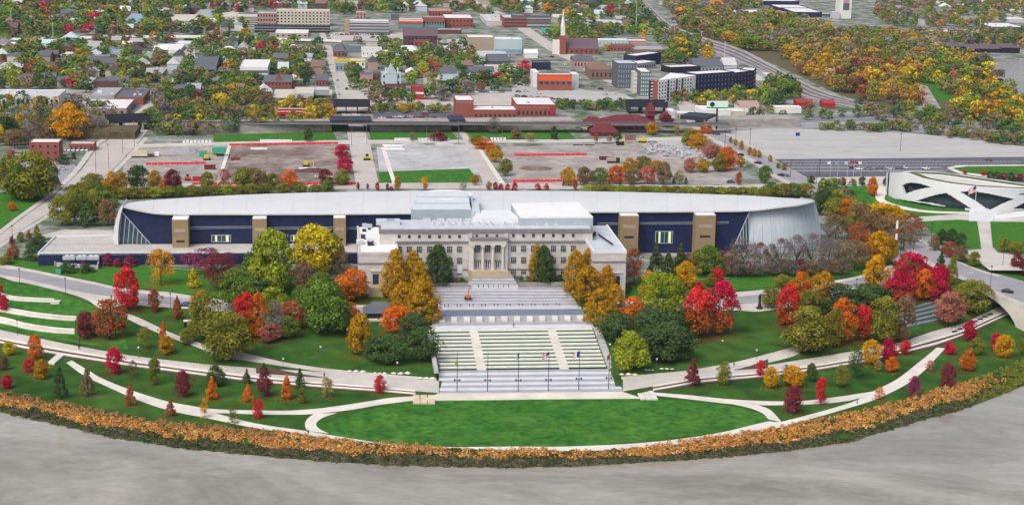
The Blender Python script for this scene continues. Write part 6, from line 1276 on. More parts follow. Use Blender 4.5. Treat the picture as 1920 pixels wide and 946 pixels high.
# statue
t = thing('statue', 'dark bronze statue on a round base beside the right drive', 'statue', at(1424, 578))
sb = MB(); sb.cyl(0,0,0,.5,1.3,1.2,12); sb.cyl(0,0,.5,2.2,.7,.6,10); sb.build('pedestal', M['metal_dark'], t)
sb = MB(); sb.cyl(-.22,0,2.2,3.6,.2,.26,8); sb.cyl(.22,0,2.2,3.6,.2,.26,8); sb.cyl(0,0,3.5,4.9,.38,.5,10); sb.cyl(0,0,4.9,5.1,.2,.16,8); sb.cyl(0,0,5.1,5.6,.24,.2,10); sb.bar((.45,0,4.8),(.75,-.1,5.9),.13); sb.bar((-.45,0,4.8),(-.6,-.1,3.7),.13); sb.build('figure', M['metal_dark'], t)
# pavilion hut and utility boxes
q = at(716, 592); t = thing('ticket_hut', 'small hut with a slate pyramid roof below the left wing', 'hut', q, A); MB().box(-6,5,-4,4,-2,2.2).build('wall', M['metal_dark'], t); link('roof', HIP, t, (-6.8,-4.8,2.2), None, (12.6, 9.6, 3.2), col4('slate')); MB().box(-6,5,-5.6,-4,-3,.2).build('front_wall', M['concrete'], t)
simple('utility_box', 'green utility box on the lawn below the cooling units', 'utility box', 110, 513, None, None, parts=[('box',(-1,1,-.7,.7,0,1.6),'green'),('lid',(-1.05,1.05,-.75,.75,1.6,1.7),'green')])
simple('utility_box', 'dark green and white utility cabinet on the left slope', 'utility box', 352, 612, None, None, parts=[('box',(-1.3,1.3,-.8,.8,0,2),'black'),('lid',(-1.4,1.4,-.9,.9,2,2.3),'white')])
# boom lift on the staircase
t = thing('boom_lift', 'orange boom lift standing on the upper staircase', 'lift', P(877, 560, -1.8)); MB().box(-1.2,1.2,-.9,.9,.5,1.3).build('chassis', mat('lift_orange', (.5,.12,.05), .5, .1, 1), t)
for sx in (-.9, .9):
    for sy in (-.9, .9): MB().cyl(0,0,-.15,.15,.42,n=10).build('wheel', M['tyre'], t, loc=(sx, sy, .42)).rotation_euler = (math.pi/2, 0, 0)
MB().bar((0,0,1.3),(.6,0,4.2),.16).bar((.6,0,4.2),(.9,0,5.6),.14).build('boom', MATS['lift_orange'], t); MB().box(.3,1.4,-.5,.5,5.4,6.6).build('basket', M['metal'], t)
# boulders on the hill lawns
for k, (c, x, y, s) in enumerate((('D2',740,225,1.6),('D2',915,237,1.2),('D2',1070,240,1.8),('D2',1262,275,1.5),('D3',860,248,1.7),('D3',1015,212,.9),('D3',1145,205,1.3))):
    q = at(*cp(c, x, y)); b = MB(); rg = random.Random(k)
    for j in range(3): b.add([(s*(x_*.8+1.3*(j-1)), s*y_*.7, s*.45*(z_+.1)) for x_, y_, z_ in [(v[0]*rg.uniform(.7,1.2), v[1]*rg.uniform(.7,1.2), v[2]*rg.uniform(.7,1.2)) for v in ico]], icf)
    o = b.build('boulder', M['concrete'], loc=q); o['label'] = ['pale flat boulder group nearest the left hill walk bend','small pale boulder group second from the left','long pale boulder group below the dark trees','round pale boulder group beside the plaza edge','pale boulder group right of the plaza edge','small pale boulder by the globe lamp','pale boulder group right of the globe lamp'][k]; o['category'] = 'boulder'; o['group'] = 'pale boulders on the slopes'
# long dark benches by the bridge
for k in range(8):
    x, y = (1790+9.5*k, 622-4.6*k); q = at(x, y); o = link('bench', MB().box(-1.1,1.1,-.3,.3,0,.5).mesh('bench_mesh', M['metal_dark']) if k == 0 else bpy.data.meshes['bench_mesh'], None, q, .55); o['label'] = 'black bench block, %s from the bridge in the promenade row' % ORD[7-k]; o['category'] = 'bench'; o['group'] = 'bench blocks beside the bridge'
# terrace steps under the maples by the bridge
t = thing('terrace_steps', 'shaded grey terrace steps under the crimson maples', 'steps', at(1720, 590))
for k in range(5):
    o = strip('step', [(1660+4*k, 590+6.5*k), (1720, 574+8*k), (1772, 560+9*k)], [(1660+4*k, 594+6.5*k), (1720, 578+8*k), (1772, 563+9*k)], MATS['slate'], .5, 12, 1, .8, t); o.location = -Vector(t.location)
# ================================================================== cars
def car_mesh():
    b = MB(); sec = [(-2.2,.35,.75,.80),(-2.1,.3,.95,.86),(-1.4,.28,1.0,.9),(-.0,.27,1.0,.91),(1.2,.28,.92,.9),(2.0,.3,.85,.85),(2.25,.38,.62,.75)]
    for x, z0, z1, w in sec: b.v += [(x,-w,z0),(x,w,z0),(x,w*.94,z1),(x,-w*.94,z1)]
    for i in range(len(sec)-1):
        for k in range(4): b.f.append((4*i+k, 4*i+(k+1) % 4, 4*i+4+(k+1) % 4, 4*i+4+k))
    b.f += [(3,2,1,0), (24,25,26,27)]; b.m = [0]*len(b.f)
    g0 = [(-1.75,.98,.82),(-1.05,1.45,.66),(.35,1.48,.66),(1.25,.95,.82)]; 
    o = len(b.v)
    for x, z, w in g0: b.v += [(x,-w,z),(x,w,z)]
    for i in range(3): b.f.append((o+2*i, o+2*i+2, o+2*i+3, o+2*i+1)); b.m.append(0 if i == 1 else 1)
    b.f += [(o,o+2,o+4,o+6), (o+1,o+7,o+5,o+3)]; b.m += [1, 1]
    return b
cb = car_mesh(); far_car = MB(); far_car.v = list(cb.v); far_car.f = list(cb.f); far_car.m = list(cb.m)
for sx in (-1.35, 1.4):
    for sy in (-.82, .82): far_car.box(sx-.33, sx+.33, sy-.1, sy+.1, 0, .64, 2)
FCM = far_car.mesh('car_mesh', [M['objmetal'], M['window'], M['tyre']])
bodym = MB(); bodym.v = list(cb.v); bodym.f = [f for f, m_ in zip(cb.f, cb.m) if m_ == 0]; bodym.m = [0]*len(bodym.f); BODY = bodym.mesh('car_body', M['objmetal'])
glm = MB(); glm.v = list(cb.v); glm.f = [f for f, m_ in zip(cb.f, cb.m) if m_ == 1]; glm.m = [0]*len(glm.f); GLS = glm.mesh('car_glass', M['window'])
WHL = MB().cyl(0,0,-.11,.11,.33,n=12).mesh('car_wheel', M['tyre'])
CC = dict(white=(.7,.7,.7), silver=(.45,.46,.48), black=(.02,.02,.025), grey=(.15,.16,.17), red=(.35,.03,.04), blue=(.04,.08,.22), maroon=(.18,.02,.03))
def near_car(px, py, cc, rz, label, dz=.1):
    t = thing('parked_car', label, 'car', at(px, py, dz) if px < 1850 else P(px, py, .34), rz); link('body', BODY, t, color=(*CC[cc], 1)); link('windows', GLS, t)
    for sx in (-1.35, 1.4):
        for sy in (-.8, .8): link('wheel', WHL, t, (sx, sy, .33)).rotation_euler = (math.pi/2, 0, 0)
near_car(1889, 548, 'black', -.55, 'black car driving onto the arch bridge', 1.2); near_car(350, 574, 'blue', -.15, 'dark blue car parked on the drive by the rust tree', .2)
near_car(1497, 352, 'silver', 2.4, 'silver car waiting on main street behind the roof end'); near_car(1712, 452, 'grey', 2.4, 'grey car under the brown trees on main street', .2); near_car(1720, 452, 'white', 2.4, 'white car under the brown trees on main street', .2)
carno = 0
def far_cars(lst, label, group, z=.04):
    for k, it in enumerate(lst):
        px, py, cc = it[:3]; rz = it[3] if len(it) > 3 else A
        q = P(px, py, 0); o = link('parked_car', FCM, None, (q[0], q[1], z), rz, None, (*CC[cc], 1)); o['label'] = label % ('silver grey' if cc == 'silver' else cc); o['category'] = 'car'; o['group'] = group; yield o
LST = []
def cars(lst, fmt, group):
    seen = {}
    os_ = list(far_cars(lst, '%s', group))
    tot = {}
    for it in lst: tot[it[2]] = tot.get(it[2], 0)+1
    for o, it in zip(os_, lst):
        c_ = it[2]; seen[c_] = seen.get(c_, 0)+1; w_ = 'silver grey' if c_ == 'silver' else c_
        o['label'] = (w_ + ' car ' if tot[c_] == 1 else '%s %s car from the left ' % (ORD[seen[c_]-1], w_)) + fmt
cars([(1601,306,'red',A),(1600,316,'black',2.6),(1610,318,'white',2.6),(1628,318,'grey',2.6),(1650,316.5,'grey',2.6),(1670,317.5,'silver',2.6),(1686,316.5,'grey',2.6),(1694,316,'white',2.6),(1736,317,'white',2.6),(1853,301.5,'maroon',2.6)], 'in the marked car park by the memorial', 'cars in the memorial car park')
cars([(716,223,'white'),(732,223,'black'),(742,221,'silver'),(752,220,'white'),(762,222.5,'blue'),(770,220,'silver'),(780,222,'red'),(790,222,'black'),(798,219,'red'),(806,222,'grey'),(797,215,'maroon'),(814,222,'black')], 'parked between viaduct and theatre building', 'cars behind the viaduct')
cars([(123,283,'white',1.5),(131,283,'white',1.5),(139,283,'white',1.5),(147.5,283,'white',1.5),(156,283,'white',1.5),(164,283,'white',1.5)], 'in the row outside the low brick garage', 'white vans by the brick garage')
cars([(118,318,'silver',A),(116,285,'white',1.5)], 'beside the three-storey brick block', 'cars by the brick block')
cars([(331,150,'white',1.2),(324,158,'black',1.2),(312,168,'grey',1.2)], 'on the curve of the left street', 'cars on the left street')
cars([(633,152,'silver',1.75),(634,165,'white',1.75),(636,178,'silver',1.75),(650,168,'black',1.75),(661,162,'white',1.75),(640,192,'grey',1.75)], 'on the bus street above the viaduct', 'cars on the bus street')
cars([(845+9.5*k, 174-.02*k, ['white','silver','grey','black','silver','white','blue','grey'][k % 8]) for k in range(11)], 'in the row behind the theatre lot', 'cars behind the theatre lot')
cyc = ['white','silver','black','grey','red','blue']
cars([(622+9.5*k, 66, cyc[k % 6]) for k in range(12)], 'in the lot beside the parking garage', 'cars beside the parking garage')
cars([(826+6.5*k, 82+1.2*k, cyc[(k*5+1) % 6]) for k in range(8)], 'in the lot left of the blank beige box', 'cars by the blank beige box')
cars([(700+14*k, 203.5-.1*k, cyc[(k*5+2) % 6]) for k in range(9)], 'in the lot above the viaduct hedge', 'cars above the viaduct hedge')
cars([(970+13*k, 181+1.1*k, cyc[(k*5+3) % 6]) for k in range(10)], 'before the orange-signed shop', 'cars before the orange-signed shop')
cars([(118+11*k, 178+1.2*k, cyc[(k*5+4) % 6]) for k in range(10)], 'right of the long white building', 'cars right of the long white building')
cars([(972,173,'grey'),(986,172,'silver'),(965,150,'white'),(975,160,'black'),(1010,176,'white'),(1126,168,'black',2.4),(1112,164,'grey',2.4),(1135,178,'silver',2.4),(1150,176,'white',2.4),(1035,108,'black',2.2),(1060,122,'white',2.2),(1075,134,'grey',2.2)], 'around main street before the apartments', 'cars around main street')
cars([(1343,253,'maroon',2.5),(1388,292,'black',2.4),(1421,307,'black',2.4),(1392,303,'white',2.4),(1370,343,'blue',A),(1465,330,'black',2.4),(1473,331,'grey',2.4)], 'along main street beside the gravel lot', 'cars along main street')
cars([(1632,63,'white'),(1650,63.5,'grey'),(1785,60,'black'),(1090,244,'white',1.4)], 'far on the highway or station road', 'distant cars')
cars([(170,132,'white'),(178,133,'silver'),(172,148,'white'),(180,149,'white'),(196,180,'blue',.5),(202,178,'silver',.5),(248,198,'silver',1.0),(244,205,'grey',1.0)], 'among the low buildings at left', 'cars among the left buildings')
# ================================================================== people
def person_mesh():
    J = [(0,0,.95),(0,0,1.15),(0,0,1.42),(0,0,1.52),(0,-.02,1.63),(0,-.02,1.74),(-.19,0,1.40),(-.24,.03,1.14),(-.23,-.10,.90),(.19,0,1.40),(.24,-.03,1.14),(.23,.10,.92),(-.10,0,.90),(-.10,-.10,.5),(-.10,.02,.08),(-.10,-.14,.05),(.10,0,.90),(.10,.08,.5),(.10,.22,.10),(.10,.08,.05)]
    E_ = [(0,1),(1,2),(2,3),(3,4),(4,5),(2,6),(6,7),(7,8),(2,9),(9,10),(10,11),(0,12),(12,13),(13,14),(14,15),(0,16),(16,17),(17,18),(18,19)]
    R_ = [.15,.15,.16,.06,.10,.07,.07,.055,.04,.07,.055,.04,.10,.075,.05,.05,.10,.075,.05,.05]
    me = bpy.data.meshes.new('person_skel'); me.from_pydata(J, E_, []); o = bpy.data.objects.new('tmp_person', me); COL.objects.link(o)
    o.modifiers.new('s', 'SKIN'); 
    for v, r in zip(me.skin_vertices[0].data, R_): v.radius = (r, r)
    me.skin_vertices[0].data[0].use_root = True
    sd = o.modifiers.new('d', 'SUBSURF'); sd.levels = 1
    dg = bpy.context.evaluated_depsgraph_get(); m2 = bpy.data.meshes.new_from_object(o.evaluated_get(dg)); bpy.data.objects.remove(o)
    m2.materials.clear(); m2.materials.append(M['obj']); return m2
PM = person_mesh()
for px, py, cc, rz, lb in ((1607,757,'black',1.2,'person in dark clothes walking on the river path'),(148,655,'black',.3,'person in dark clothes standing by the left promenade'),(963,613.5,'slate',0,'person in dark grey on the landing above the amphitheater'),(578,816,'black',.8,'person in black on the river path below the curved path'),(608,708,'black',0,'person in black at the tip of the left planting bed'),(1376,688,'slate',0,'person in grey on the right hill walk'),(209,562,'black',0,'person in black where the drive widens'),(912,521,'black',0,'person in black on the top steps of the portico stair')):
    t = thing('person', lb, 'person', at(px, py, .1) if not (800 < px < 1150 and py < 740) else P(px, py, -3.8 if py > 600 else .9), rz); link('body', PM, t, color=col4(cc)); link('head_hair', MB().cyl(0,-.02,1.70,1.84,.10,.05,8).mesh('hair', M['metal_dark']), t)
# ================================================================== trees
PAL = dict(cr=((.50,.015,.06),'crimson'), rd=((.60,.028,.028),'bright red'), og=((.62,.17,.018),'orange'), ru=((.36,.11,.045),'rust brown'), go=((.60,.32,.012),'gold'), am=((.46,.255,.014),'amber'), ye=((.56,.43,.02),'yellow'), li=((.27,.33,.028),'lime green'), gr=((.125,.20,.032),'green'), dk=((.072,.122,.040),'dark green'), ol=((.215,.215,.032),'olive green'), br=((.22,.155,.075),'brown'), ma=((.22,.04,.05),'maroon'), pi=((.46,.17,.12),'salmon pink'), gy=((.23,.19,.18),'grey'), pl=((.28,.055,.12),'plum'), ta=((.42,.28,.10),'tan'))
FM = MATS['foliage']
def crown_mesh(shape, seed, leaves, clumps, leaf):
    rng = np.random.default_rng(seed); V = []; C = []
    tb = dict(round=.09, oval=.07, cone=.05, cyp=.01, bush=0.0, sparse=.12, bare=.05)[shape]
    def rad(t):
        if shape in ('round', 'sparse', 'bare'): return max(0, 1-abs(2*t-.92)**2.3)**.5 if t < .96 else .15
        if shape == 'oval': return max(0.05, math.sin(math.pi*min(1, t*.86+.12))**.62)
        if shape == 'cone': return max(.04, (1-t)**.85*min(1, .55+t*5))
        if shape == 'cyp': return max(.05, (1-t**2.1)**.62*min(1, .84+t*1.2))
        return max(.05, (1-t*t)**.5)
    ph = rng.uniform(0, 6.28, 4); am = rng.uniform(.05, .13, 4)*(.35 if shape == 'cyp' else 1)
    cs = []
    for k in range(clumps):
        t = rng.uniform(.03, .97); a = rng.uniform(0, 6.283); r0 = rad(t)*(1+am[0]*math.sin(2*a+ph[0])+am[1]*math.sin(3*a+ph[1]+4*t)+am[2]*math.sin(5*a+ph[2]))
        cr_ = rng.uniform(.10, .17)*dict(round=1.2, oval=1.15, bush=1.25, cyp=.72, cone=.8, sparse=1.0, bare=1.0)[shape]*min(1, .45+r0); rr = max(0, r0*.52-cr_*.75)*math.sqrt(rng.uniform(.3, 1))
        cs.append((rr*math.cos(a), rr*math.sin(a), tb+(1-tb)*(t*.94+.01), cr_))
    per = leaves//clumps
    asp = 1.0
    for (cx, cy, cz, cr_) in cs:
        n = rng.normal(size=(per, 3)); n /= np.linalg.norm(n, axis=1)[:, None]; n[:, 2] = np.where(n[:, 2] < -.35, -n[:, 2], n[:, 2])
        base_v = rng.uniform(.3, .7)
        for i in range(per):
            d = Vector(n[i]); p = Vector((cx, cy, cz))+Vector((d.x*cr_, d.y*cr_, d.z*cr_*.85))*rng.uniform(.75, 1.08)
            nn = (d+Vector(rng.normal(size=3))*.45).normalized(); t_ = nn.orthogonal().normalized(); t_.rotate(Matrix.Rotation(rng.uniform(0, 6.28), 3, nn)); u_ = nn.cross(t_)
            s = leaf*rng.uniform(.6, 1.3)
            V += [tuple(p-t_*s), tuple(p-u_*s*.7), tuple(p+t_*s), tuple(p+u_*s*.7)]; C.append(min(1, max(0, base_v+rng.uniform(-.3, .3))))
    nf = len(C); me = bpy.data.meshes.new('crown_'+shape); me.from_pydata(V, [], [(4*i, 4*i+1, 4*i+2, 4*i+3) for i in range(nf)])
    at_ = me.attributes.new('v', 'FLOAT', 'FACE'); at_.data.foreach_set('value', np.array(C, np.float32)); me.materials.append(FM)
    return me
def trunk_mesh(shape, seed):
    rg = random.Random(seed); b = MB(); top = .9 if shape in ('cone', 'cyp') else .55
    b.bar((0,0,-.04), (0,0,top), .022, n=6)
    b.v = [(x*(1.25 if z < 0 else .5), y*(1.25 if z < 0 else .5), z) for x, y, z in b.v]
    nl = 11 if shape in ('sparse', 'bare') else 6
    for k in range(nl):
        a = rg.uniform(0, 6.28); z0 = rg.uniform(.16, .5); r = rg.uniform(.18, .40); z1 = z0+rg.uniform(.15, .42)
        if shape in ('cone', 'cyp', 'bush'): r *= .5
        m_ = (r*.5*math.cos(a), r*.5*math.sin(a), (z0+z1)/2+.03); e_ = (r*math.cos(a), r*math.sin(a), min(.93, z1))
        b.bar((0,0,z0), m_, .010, n=4); b.bar(m_, e_, .006, n=4)
        if shape in ('sparse', 'bare'):
            for q in range(3):
                a2 = a+rg.uniform(-.9, .9); b.bar(m_, (m_[0]+.22*math.cos(a2), m_[1]+.22*math.sin(a2), min(.97, m_[2]+rg.uniform(.1, .3))), .004, n=3)
    return b.mesh('trunk_'+shape, M['bark'])
CRN = {}; TRK = {}
for sh, nv, lv, cl, lf in (('round',5,5200,64,.026),('oval',4,4600,58,.027),('cone',3,3600,60,.028),('cyp',4,7000,150,.021),('bush',2,2600,40,.034),('sparse',3,2700,64,.021),('bare',3,4200,80,.0125)):
    CRN[sh] = [crown_mesh(sh, 100*len(sh)+i*7+1, lv, cl, lf) for i in range(nv)]; TRK[sh] = [trunk_mesh(sh, i) for i in range(nv)]
FAR = {}
for sh, nv in (('round',4),('oval',2),('cone',1),('sparse',2),('bare',1)):
    FAR[sh] = []
    for i in range(nv):
        cm = crown_mesh(sh, 900+i*13+len(sh), {'round':620,'oval':560,'cone':420,'sparse':420,'bare':380}[sh], 24, .058 if sh in ('round','oval','cone') else .042)
        b = MB(); b.cyl(0,0,-.02,.5,.028,.012,5); 
        tm = b.mesh('ft', M['bark']); FAR[sh].append((cm, tm))
PLM = [(60,590,'the left seat walls'),(125,668,'the left promenade steps'),(400,772,'the left river path fork'),(585,795,'the left curved path'),(790,735,'the left sandstone steps'),(330,640,'the left hill walk'),(210,570,'the drive widening'),(150,500,'the cooling units'),(337,450,'the first tan tower'),(486,445,'the second tan tower'),(636,445,'the third tan tower'),(700,530,'the school left wing'),(716,600,'the slate-roofed hut'),(812,560,'the left edge of the stairs'),(812,660,'the left edge of the amphitheater'),(915,490,'the columned portico'),(1085,560,'the right edge of the stairs'),(1130,650,'the right edge of the amphitheater'),(1150,520,'the school right wing'),(1180,445,'the fourth tan tower'),(1323,445,'the fifth tan tower'),(1470,440,'the white roof nose'),(1424,575,'the bronze statue'),(1400,670,'the right hill walk'),(1678,470,'the candle mast'),(1715,590,'the terrace steps'),(1870,560,'the arch bridge'),(1757,650,'the right path junction'),(1600,750,'the right river path fork'),(1450,790,'the right curved path'),(1800,370,'the memorial'),(1790,440,'the memorial lawn'),(1650,318,'the marked car park'),(1600,270,'the gravel lot'),(1280,290,'the rubble heap'),(1170,240,'the old station'),(690,310,'the bus street'),(790,300,'the gravel pad'),(330,310,'the left construction lot'),(530,310,'the brown lot'),(85,300,'the brick block'),(150,370,'the left street bend'),(1060,310,'the right construction lot'),(660,235,'the bus street bridge'),(250,235,'the left street bridge'),(945,215,'the theatre building'),(1240,170,'the white apartments'),(1380,160,'the navy apartments'),(1700,155,'the riverside wood path'),(1500,140,'the curved railway'),(1885,140,'the far river'),(1820,95,'the dark lodge'),(1600,20,'the scoreboard'),(1480,20,'the stadium'),(1055,90,'the white steeple'),(910,85,'the blank beige box'),(560,40,'the long cream hospital'),(690,50,'the parking garage'),(200,72,'the highway wall'),(345,110,'the left street curve'),(390,125,'the dark blue warehouse'),(50,195,'the long white building'),(215,205,'the white-roofed brick shed'),(735,145,'the white gabled church'),(550,180,'the broad pale-roofed building'),(700,120,'the mural building'),(790,70,'the dark gabled school'),(1270,60,'the tall light towers'),(1345,212,'the billboard'),(1750,60,'the far highway')]
TL = []
def label_tree(o, px, py, adj):
    d = sorted(((px-a)**2+(1.6*(py-b_))**2, a, b_, n_) for a, b_, n_ in PLM)[0]
    dx, dy = px-d[1], py-d[2]
    rel = ('right of' if dx > 0 else 'left of') if abs(dx) > 1.3*abs(dy) else ('in front of' if dy > 0 else 'behind')
    TL.append((o, adj, rel, d[3], d[0], px))
def tname(shape, ck):
    if shape == 'bush': return 'shrub'
    if shape == 'cyp': return 'cypress_tree'
    if shape == 'cone': return 'conifer_tree' if ck in ('dk', 'gr') else 'young_tree'
    if shape in ('sparse', 'bare'): return 'bare_tree'
    if ck in ('go', 'am', 'ye', 'ta'): return 'golden_tree'
    if ck in ('br', 'ru', 'gy', 'ma'): return 'fading_tree'
    if shape == 'oval': return 'upright_tree'
    return 'maple_tree' if ck in ('cr', 'rd', 'og', 'pi') else 'leafy_tree'
SHW = dict(round='round', oval='oval', cone='conical', cyp='dense pointed', bush='low', sparse='thin-leaved', bare='nearly bare')
rt = random.Random(21); TREEPX = []
def jit(c, k=.12): f = 1+rt.uniform(-k, k); return tuple(max(.004, v*f*(1+rt.uniform(-.06, .06))) for v in c)
def tree(c, x, y, w, hh, shape, ck, two=0.0, px=False, base=None):
    p = (x, y) if px else cp(c, x, y); k = 1 if px else 1/KC
    q = at(*p); Z = max(1.0, onplane(p[0], p[1]-hh*k, q, (1, 0))[2]-q[2]); Wm = w*k/scale_at(q)*(1.3 if shape == 'cyp' else 1.12)
    nm = tname(shape, ck); t = link(nm, None, None, q, rt.uniform(0, 6.28)); t.empty_display_size = .5
    i = rt.randrange(len(CRN[shape])); col, word = PAL[ck]
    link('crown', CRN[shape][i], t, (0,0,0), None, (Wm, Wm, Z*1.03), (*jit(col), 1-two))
    link('trunk', TRK[shape][i], t, (0,0,0), None, (Wm*.9, Wm*.9, Z))
    t['category'] = 'shrub' if shape == 'bush' else 'tree'
    label_tree(t, p[0], p[1]-hh*k*.4, ('tall ' if hh*k > 75 else 'small ' if hh*k < 28 else '')+SHW[shape]+' '+word+(' shrub' if shape == 'bush' else ' tree'))
    TREEPX.append((p[0], p[1], w*k)); return t
T = lambda c, *L: [tree(c, *e) for e in L]
# young park trees by the river
T('D1', (265,130,115,175,'round','og'), (70,100,95,100,'round','ye'), (25,210,85,105,'round','br'), (215,225,85,100,'oval','rd'), (310,275,110,140,'round','am'), (55,345,80,100,'round','cr'), (447,415,135,240,'cone','dk'), (650,400,115,235,'cone','br'), (845,235,125,190,'round','cr'), (985,255,60,115,'sparse','br'), (1143,320,95,195,'oval','ol'), (965,470,95,165,'cone','ru'), (1355,405,125,180,'oval','ma'), (1600,325,145,145,'round','dk'), (1568,425,115,170,'cone','og'), (1825,312,75,112,'cone','dk'), (1835,445,100,135,'cone','og'), (1260,550,100,125,'cone','ru'), (1510,560,60,145,'sparse','go'), (1720,600,75,115,'sparse','ol'))
T('D2', (65,405,110,185,'oval','ma'), (60,245,85,90,'cone','dk'), (228,425,112,182,'cone','og'), (325,335,90,140,'cone','dk'), (340,455,80,145,'cone','ol'), (525,412,95,145,'sparse','ta'), (915,378,90,125,'oval','rd'), (20,565,75,135,'oval','rd'))
T('D3', (1335,325,135,205,'cone','ma'), (1567,322,98,170,'oval','ol'), (870,215,255,275,'oval','li'), (1835,255,65,115,'oval','rd'))
T('D4', (20,345,110,155,'round','go'), (185,335,155,150,'round','go'), (130,265,55,95,'sparse','br'), (320,295,85,130,'oval','dk'), (185,525,140,195,'round','ma'), (390,460,90,190,'oval','rd'), (540,335,105,155,'oval','ol'), (645,275,125,210,'sparse','dk'), (757,170,125,180,'round','go'), (810,230,62,95,'sparse','ta'), (895,150,125,165,'round','cr'), (915,225,90,110,'round','og'), (1010,95,80,105,'round','rd'), (1345,95,80,95,'round','cr'), (1195,225,65,85,'sparse','pi'), (1075,405,95,145,'oval','pl'), (820,430,75,95,'sparse','og'), (1325,345,118,180,'oval','ma'), (1475,215,118,145,'round','og'), (1535,95,110,125,'round','ol'), (1735,120,122,165,'round','go'), (1680,70,85,130,'oval','cr'), (1880,95,65,115,'oval','ol'))
T('C4', (1490,825,110,150,'oval','cr'))
# left slope and drive
T('C1', (945,590,205,300,'oval','rd'), (1140,610,95,165,'oval','ru'), (1312,662,95,172,'cone','ru'), (1190,412,200,262,'sparse','go'), (1430,432,105,150,'cone','ye'), (640,800,155,190,'round','ma'), (810,805,220,280,'round','ru'), (1205,825,58,135,'oval','og'), (1232,922,115,135,'round','am'), (1070,885,95,165,'sparse','ol'), (30,602,75,112,'oval','cr'), (5,510,50,100,'oval','rd'), (1380,845,105,112,'round','ol'), (1490,660,150,200,'oval','am'), (1530,810,240,330,'round','ol'), (1680,965,345,345,'round','ol'), (1815,800,185,320,'oval','rd',.7), (1760,590,250,300,'round','gr'), (1530,320,230,180,'sparse','pl'), (1610,445,220,260,'sparse','ma'), (1400,275,130,100,'sparse','pl'), (1690,290,140,120,'sparse','pl'))
T('C1', (345,235,95,75,'bush','pl'), (800,262,110,85,'bush','pl'), (870,272,80,55,'bush','pl'), (960,270,115,70,'bush','pl'), (415,260,60,50,'bush','pl'), (615,300,50,60,'bush','pl'), (505,315,135,75,'bush','dk'), (640,315,120,60,'bush','dk'), (240,225,130,95,'bush','dk'), (290,125,150,75,'bush','dk'), (250,150,120,70,'bush','dk'), (50,255,115,65,'bush','ol'), (105,225,75,105,'round','ru'), (70,215,60,60,'bush','ol'))
T('B1', (275,890,70,100,'cone','ol'), (215,900,60,70,'cone','ru'), (155,920,55,70,'oval','ol'), (90,940,50,60,'bush','ma'))
# left cluster beside the staircase
T('C2', (120,470,330,450,'round','li'), (20,420,220,330,'round','gr'), (430,330,350,345,'round','ye',.35), (560,300,180,260,'round','ol'), (620,340,140,180,'sparse','br'), (360,495,180,240,'round','br'), (485,340,85,100,'round','ye'), (125,630,195,195,'round','li'), (480,570,220,250,'round','gr'), (520,770,335,370,'round','gr'), (380,640,160,200,'round','gr'), (715,525,235,225,'round','og',.5), (270,725,185,190,'round','ru'), (130,800,165,265,'sparse','gy'), (120,825,170,130,'round','pi'), (690,705,155,165,'round','og'), (770,925,185,290,'oval','am',.3), (1035,765,205,195,'round','og'), (1160,840,225,225,'round','dk'), (1000,985,265,210,'round','dk'), (1240,965,220,240,'round','dk'), (870,965,160,170,'round','dk'), (600,760,200,240,'round','gr'), (330,600,150,180,'round','gr'), (10,800,140,320,'oval','og'), (230,800,160,160,'round','gr'), (60,560,170,180,'round','dk'))
T('C2', (1030,505,185,360,'cyp','am',.35), (1160,485,170,330,'cyp','am',.35), (1215,530,150,300,'cyp','am',.35), (1085,635,205,250,'cyp','am',.35), (1235,675,220,310,'cyp','am',.35), (1350,400,190,290,'cyp','dk'))
# right of the staircase
T('C3', (180,380,110,270,'cyp','am',.35), (235,395,150,280,'cyp','dk'), (465,465,170,315,'cyp','am',.35), (570,445,180,305,'cyp','am',.35), (660,470,150,280,'cyp','am',.35), (560,525,200,260,'cyp','am',.35), (700,520,130,260,'cyp','am',.35), (650,690,220,255,'cyp','am',.35), (765,590,130,190,'cyp','am',.35), (890,690,205,185,'round','og'), (900,410,140,270,'sparse','ru'), (1060,350,150,260,'cone','dk'), (1240,340,150,235,'cone','dk'), (1150,360,140,200,'cone','dk'), (1440,340,240,215,'round','gr'), (1380,280,120,120,'round','ru'), (1285,430,175,185,'oval','go'), (1510,410,120,120,'round','rd'), (1385,445,65,60,'round','rd'), (1010,510,145,190,'oval','go'), (1110,650,290,320,'round','li'), (1220,560,140,170,'round','ol'), (1365,805,225,360,'oval','rd',.85), (1540,775,225,380,'oval','cr',.7), (770,815,270,190,'round','dk'), (1100,840,300,240,'round','dk'), (1150,965,330,270,'round','dk'), (1260,960,200,230,'round','dk'), (1020,960,240,220,'round','dk'), (1000,760,200,180,'round','dk'), (1290,780,160,200,'round','dk'), (1700,350,270,280,'bare','gy'), (1830,330,170,230,'bare','ma'), (1620,350,170,200,'sparse','br'), (800,330,100,190,'sparse','ru'), (1300,270,140,90,'bush','pl'), (1550,250,150,90,'bush','pl'), (1480,420,110,90,'round','ol'), (1660,580,60,60,'cone','dk'))
